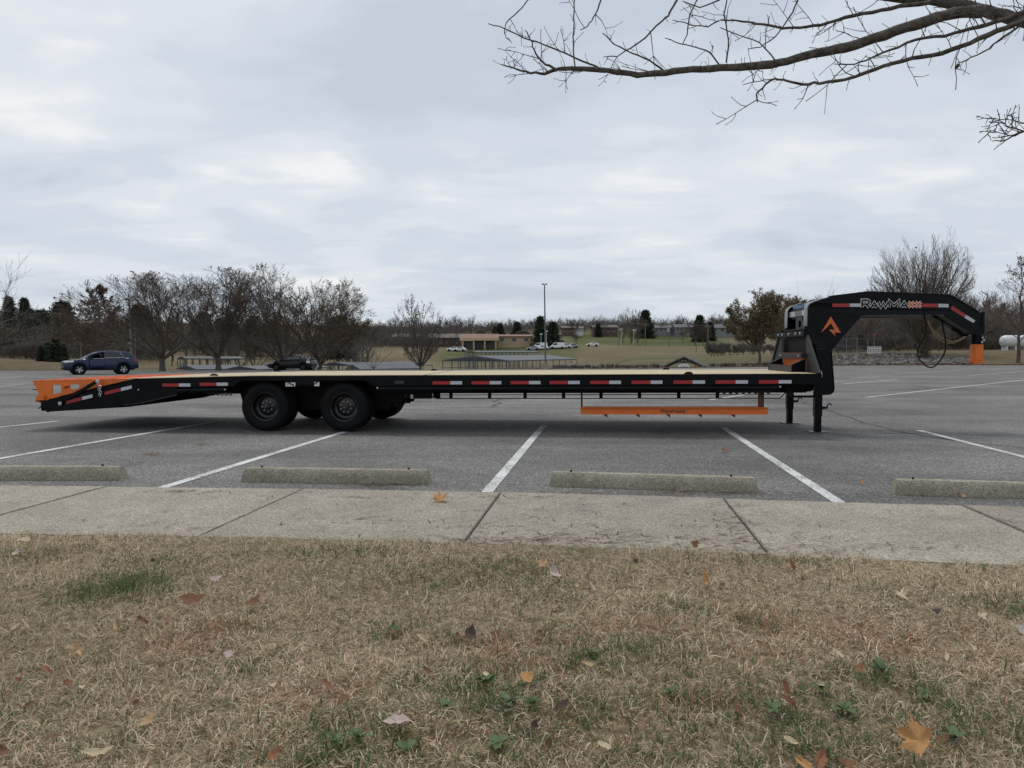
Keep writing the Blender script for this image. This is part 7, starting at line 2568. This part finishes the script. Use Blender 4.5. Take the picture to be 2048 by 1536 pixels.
def leaf(px, py, wpx, kind, v, col, label, tilt=(20, 15), rz=None, where='grass', group=None, sq=1.0):
    z = {'grass': .075, 'lot': .012, 'walk': SW_Z + .012}[where]
    p = lawn_pt(px, py, z)
    s = wpx / 2 / FPX * p.y
    o = link('fallen_leaf', LM[(kind, v)].copy() if False else LM[(kind, v)])
    if not LM[(kind, v)].materials: LM[(kind, v)].materials.append(LMAT['tan'])
    o.material_slots[0].link = 'OBJECT'; o.material_slots[0].material = LMAT[col]
    gz = lawn_h(p.x, p.y) + .030 if where == 'grass' else z
    lift = s * (.42 if where == 'grass' else .16)
    o.location = (p.x, p.y, gz + lift)
    o.scale = (s, s * sq, s)
    o.rotation_euler = (Matrix.Rotation(math.radians(tilt[0]), 3, 'X') @ Matrix.Rotation(math.radians(tilt[1]), 3, 'Y') @ Matrix.Rotation(random.uniform(0, 6.28) if rz is None else rz, 3, 'Z')).to_euler()
    tag(o, label, 'leaf', group)
    return o


leaf(1838, 1500, 118, 'lobed', 0, 'orange', 'largest orange-brown lobed leaf on the grass', (38, -18), 0.9)
leaf(1640, 1522, 60, 'oval', 0, 'rust', 'rust oval leaf lying next to the largest orange leaf', (30, 25), 2.4)
leaf(1608, 1524, 40, 'oval', 1, 'orange', 'narrow orange leaf touching the rust oval leaf', (30, -30), 0.7)
leaf(1690, 1528, 52, 'torn', 0, 'brown', 'brown torn leaf between the rust oval leaf and the largest orange leaf', (10, 20), 0.2)
leaf(157, 1297, 52, 'lobed', 1, 'tan', 'tan folded lobed leaf alone in the dry grass', (48, 20), 2.6, sq=.75)
leaf(295, 1449, 40, 'torn', 1, 'tan', 'tan crumpled leaf in plain straw-coloured grass', (42, 10), 0.6)
leaf(792, 1461, 62, 'oval', 2, 'pink', 'pale pinkish oval leaf lying flat on the grass', (10, -8), 1.45)
leaf(880, 1001, 52, 'lobed', 2, 'orange', 'orange-brown curled leaf alone on the sidewalk slab', (24, 5), 0.1, 'walk')
leaf(1086, 1129, 40, 'lobed', 0, 'tan', 'tan pointed leaf in the green tuft by the sidewalk', (40, 10), 0.4)
leaf(1108, 1146, 40, 'torn', 2, 'pink', 'pinkish crumpled leaf next to the tan pointed leaf', (30, 30), 2.0)
leaf(1185, 1166, 20, 'oval', 0, 'pink', 'small pinkish leaf right of the crumpled one', (30, 30), 0.4)
leaf(1154, 1164, 16, 'torn', 0, 'tan', 'tiny tan leaf scrap near the crumpled pink leaf', (30, 0), 1.4)
leaf(1412, 1161, 26, 'oval', 1, 'orange', 'small upright orange oval leaf near the sidewalk edge', (62, 0), 0.1)
leaf(1585, 1133, 26, 'oval', 2, 'rust', 'small rust leaf standing in the grass by the slab joint', (60, 10), 0.2)
leaf(1800, 1204, 50, 'spiky', 0, 'straw', 'pale spiky many-pointed leaf in the dry grass', (15, 5), 0.2)
leaf(1676, 1316, 26, 'oval', 0, 'straw', 'slim straw-coloured oval leaf lying on dry grass', (25, 10), 0.6)
leaf(1930, 1300, 52, 'oval', 1, 'straw', 'long curled pale leaf right of the spiky leaf', (20, 40), 1.2)
leaf(1962, 1250, 34, 'torn', 1, 'straw', 'pale scrap of leaf above the long curled pale leaf', (20, 20), 0.4)
leaf(2040, 1278, 36, 'torn', 2, 'white', 'whitish leaf scrap at the border of the green tuft', (40, 20), 0.4)
leaf(1870, 1238, 30, 'torn', 0, 'dark', 'dark shrivelled leaf below the spiky leaf', (20, 20), 0.4)
leaf(1580, 1412, 44, 'oval', 2, 'brown', 'brown curled leaf among the green weeds', (35, 30), 0.9)
leaf(1572, 1380, 30, 'oval', 0, 'rust', 'reddish narrow leaf standing among the green weeds', (60, 10), 0.3)
leaf(1718, 1344, 30, 'torn', 1, 'rust', 'reddish-brown leaf beside the large weed', (30, 20), 0.8)
leaf(1052, 1368, 44, 'torn', 2, 'orange', 'orange-brown ragged leaf above the weed rosette', (20, 20), 0.8)
leaf(1125, 1423, 34, 'torn', 0, 'dark', 'dark brown leaf half under the grass right of the weed rosette', (25, 10), 0.8)
leaf(1175, 1332, 26, 'oval', 1, 'tan', 'tan small leaf with a dark neighbour in the grass', (25, 20), 1.5)
leaf(1203, 1332, 22, 'torn', 1, 'dark', 'dark neighbour of the small tan leaf', (25, 20), 0.5)
leaf(990, 1265, 30, 'torn', 1, 'brown', 'brown leaf curled among reddish thatch', (30, 20), 0.5)
leaf(940, 1270, 40, 'torn', 2, 'dark', 'dark crumpled leaf left of the curled brown leaf', (30, 20), 1.5)
leaf(845, 1280, 30, 'oval', 2, 'straw', 'pale bent leaf edge left of the dark crumpled leaf', (30, 40), 1.5)
leaf(385, 1212, 56, 'torn', 0, 'brown', 'large brown crumpled leaf below the green grass clump', (25, 10), 0.2)
leaf(505, 1210, 40, 'torn', 1, 'brown', 'brown wavy leaf right of the large crumpled one', (25, 10), 0.9)
leaf(285, 1242, 26, 'oval', 0, 'brown', 'small brown bent leaf below the green grass clump', (35, 30), 1.3)
leaf(230, 1250, 18, 'oval', 1, 'tan', 'tiny tan leaf beside the small bent brown leaf', (35, 10), 0.5)
leaf(458, 1311, 26, 'torn', 2, 'pink', 'tiny pinkish leaf in the straw grass', (30, 10), 0.5)
leaf(92, 1334, 26, 'oval', 2, 'rust', 'small rust leaf below the tan folded leaf', (25, 25), 1.2)
leaf(48, 1076, 28, 'oval', 0, 'straw', 'pale dry leaf on the grass edge beside the sidewalk', (20, 5), 1.5)
leaf(32, 1106, 22, 'torn', 0, 'pink', 'pinkish leaf scrap by the left green tuft', (30, 5), 1.5)
leaf(430, 1168, 26, 'torn', 1, 'pink', 'pale pink torn leaf right of the green grass clump', (30, 25), 0.4)
leaf(195, 1524, 66, 'torn', 0, 'straw', 'long pale torn leaf at the lawn front', (25, 15), 0.3, sq=.5)
leaf(655, 1380, 30, 'oval', 1, 'rust', 'dark red curled leaf in straw grass', (30, 25), 1.0)
leaf(1388, 1098, 26, 'torn', 2, 'rust', 'rust leaf caught at the sidewalk edge by the joint', (50, 25), 1.0)
leaf(548, 1530, 40, 'torn', 0, 'rust', 'red-brown leaf at the lawn front between straw tufts', (30, 20), 1.0)
leaf(1270, 1125, 20, 'torn', 2, 'dark', 'small dark leaf under the sidewalk edge', (30, 20), 1.0)
leaf(1452, 903, 26, 'lobed', 1, 'rust', 'brown leaf flat on the asphalt inside the stall', (18, 5), 1.0, 'lot')
leaf(1725, 968, 22, 'lobed', 2, 'orange', 'orange curled leaf on asphalt beside the white stall line', (30, 15), 0.5, 'lot')
leaf(1928, 994, 20, 'lobed', 0, 'tan', 'tan leaf against the wheel stop', (35, 15), 0.5, 'lot')
leaf(312, 908, 22, 'torn', 1, 'rust', 'rust clump of leaf and needles on the asphalt behind the first wheel stop', (10, 5), 0.5, 'lot', sq=.6)
leaf(408, 888, 14, 'torn', 2, 'rust', 'small rust leaf on the asphalt near the long white line', (10, 5), 0.5, 'lot', sq=.6)
g3 = random.Random(9)
for k in range(46):
    col = g3.choice(('brown', 'rust', 'dark', 'straw', 'brown'))
    lab = {'brown': 'small scrap of brown dead leaf sunk in the grass', 'rust': 'small scrap of rust-red dead leaf sunk in the grass', 'dark': 'small scrap of blackish dead leaf sunk in the grass', 'straw': 'small scrap of pale dry leaf sunk in the grass'}[col]
    py = 1090 + 430 * g3.random() ** .8
    leaf(g3.uniform(0, 2048), max(py, 1130), 10 + 18 * (py - 1080) / 450 * g3.uniform(.6, 1.3), g3.choice(('torn', 'oval', 'torn')), g3.choice((0, 1, 2)), col, lab, (g3.uniform(10, 60), g3.uniform(-30, 40)), None, 'grass', 'leaf scraps in the lawn')

# ------------------------------------------------------------------ broad-leaved weeds
WEED = mat('weed_leaf', (0.055, 0.090, 0.034), rough=0.65, col2=(0.115, 0.155, 0.070), vscale=30, spec=0.25)
wm = MB()
vs = []
for i in range(7):
    t = i / 6
    w_ = .32 * math.sin(math.pi * (t * .86 + .08)) ** .8
    for s_ in (-1, -.5, 0, .5, 1):
        vs.append((t, s_ * w_, .22 * math.sin(t * 2.2) - .10 * t * t + .08 * abs(s_) * (1 if i else .3)))
wm.add(vs, [(i * 5 + j, (i + 1) * 5 + j, (i + 1) * 5 + j + 1, i * 5 + j + 1) for i in range(6) for j in range(4)])
WEED_ME = wm.mesh('weed_leaf', smooth=1.3)
for (px, py, size, nl, lab) in ((968, 1382, .062, 6, 'broad-leaved green weed rosette in the middle of the lawn'), (1015, 1425, .058, 6, 'green weed with upright cupped leaves below the first rosette'), (895, 1432, .045, 4, 'small pale green weed beside the pink leaf'), (1060, 1425, .05, 5, 'dark green weed at the brown leaf'),
                               (1765, 1352, .062, 7, 'blue-green weed rosette beside the reddish leaf'), (1690, 1425, .058, 6, 'round-leaved weed among green grass near the curled brown leaf'), (1640, 1385, .045, 5, 'small weed above the round-leaved weed'), (1850, 1400, .050, 6, 'weed rosette right of the blue-green one'),
                               (1545, 1430, .05, 5, 'dark weed left of the curled brown leaf'), (1180, 1310, .045, 6, 'blue-green weed by the small tan leaf'), (1000, 1505, .055, 6, 'weed at the lawn front below the rosettes'), (720, 1500, .06, 6, 'leafy weed at the lawn front below the pink leaf'), (815, 1525, .05, 5, 'low weed right of the leafy front weed'),
                               (790, 1268, .04, 6, 'bright green weed by the pale bent leaf'), (1340, 1395, .045, 5, 'single green weed in straw grass'), (1910, 1480, .06, 6, 'weed beside the largest orange leaf'), (675, 1510, .045, 5, 'small weed left of the leafy front weed')):
    p = lawn_pt(px, py, .05)
    r = empty('broadleaf_weed', (p.x, p.y, lawn_h(p.x, p.y) + .022)); tag(r, lab, 'weed', 'broad-leaved weeds in the lawn')
    for k in range(nl):
        o = link('leaf', WEED_ME, WEED, r)
        s_ = size * g3.uniform(.45, .95); o.scale = (s_, s_, s_)
        o.rotation_euler = (g3.uniform(-.3, .3), g3.uniform(-.55, .1), 2 * math.pi * k / nl + g3.uniform(-.9, .9))
# thin litter: needles and twigs on sidewalk and along the stops
g = np.random.default_rng(71)
lit = []
for (px, py, sx, sy, n_) in ((1060, 1080, 160, 8, 70), (1250, 1075, 200, 12, 60), (1600, 1095, 180, 10, 60), (250, 925, 40, 5, 26), (312, 908, 18, 2, 26), (408, 888, 8, 1.5, 10), (760, 970, 40, 3, 45), (1300, 987, 200, 4, 80), (380, 981, 40, 3, 30), (620, 981, 40, 3, 24), (1480, 1040, 25, 20, 40), (1000, 1040, 500, 25, 60), (1400, 985, 80, 4, 40), (600, 1050, 350, 12, 30), (900, 994, 250, 2, 30)):
    for _ in range(int(n_ * 1.8)): lit.append((g.normal(px, sx), g.normal(py, sy)))
V, F_, C_ = [], [], []
for (px, py) in lit:
    p = lawn_pt(px, py, 0.0)
    zz = (SW_Z + .006) if p.y < sw_far(p.x) else .007
    if p.y < sw_near(p.x): continue
    p = lawn_pt(px, py, zz)
    a = g.uniform(-.5, .5) + (math.pi / 2 if g.random() < .25 else 0); L_ = g.uniform(.018, .07); w_ = g.uniform(.0018, .0045)
    d_ = Vector((math.cos(a), math.sin(a), 0)); nn = Vector((-d_.y, d_.x, 0))
    b = len(V)
    V += [p - d_ * L_ - nn * w_, p - d_ * L_ + nn * w_, p + nn * (w_ + L_ * .15) + Vector((0, 0, .003)), p + nn * (L_ * .15 - w_) + Vector((0, 0, .003)), p + d_ * L_]
    F_ += [(b, b + 1, b + 2), (b, b + 2, b + 3), (b + 3, b + 2, b + 4)]
    C_ += [np.array([(0.13, 0.075, 0.045), (0.20, 0.13, 0.08), (0.07, 0.055, 0.045), (0.24, 0.13, 0.07)][g.integers(0, 4)])] * 5
tag(link('needle_litter', tri_mesh('needle_litter', np.array([tuple(v) for v in V]), np.array(F_), np.array(C_)), LEAFV), 'dry needles and twigs scattered over the sidewalk and beside the wheel stops', kind='stuff')
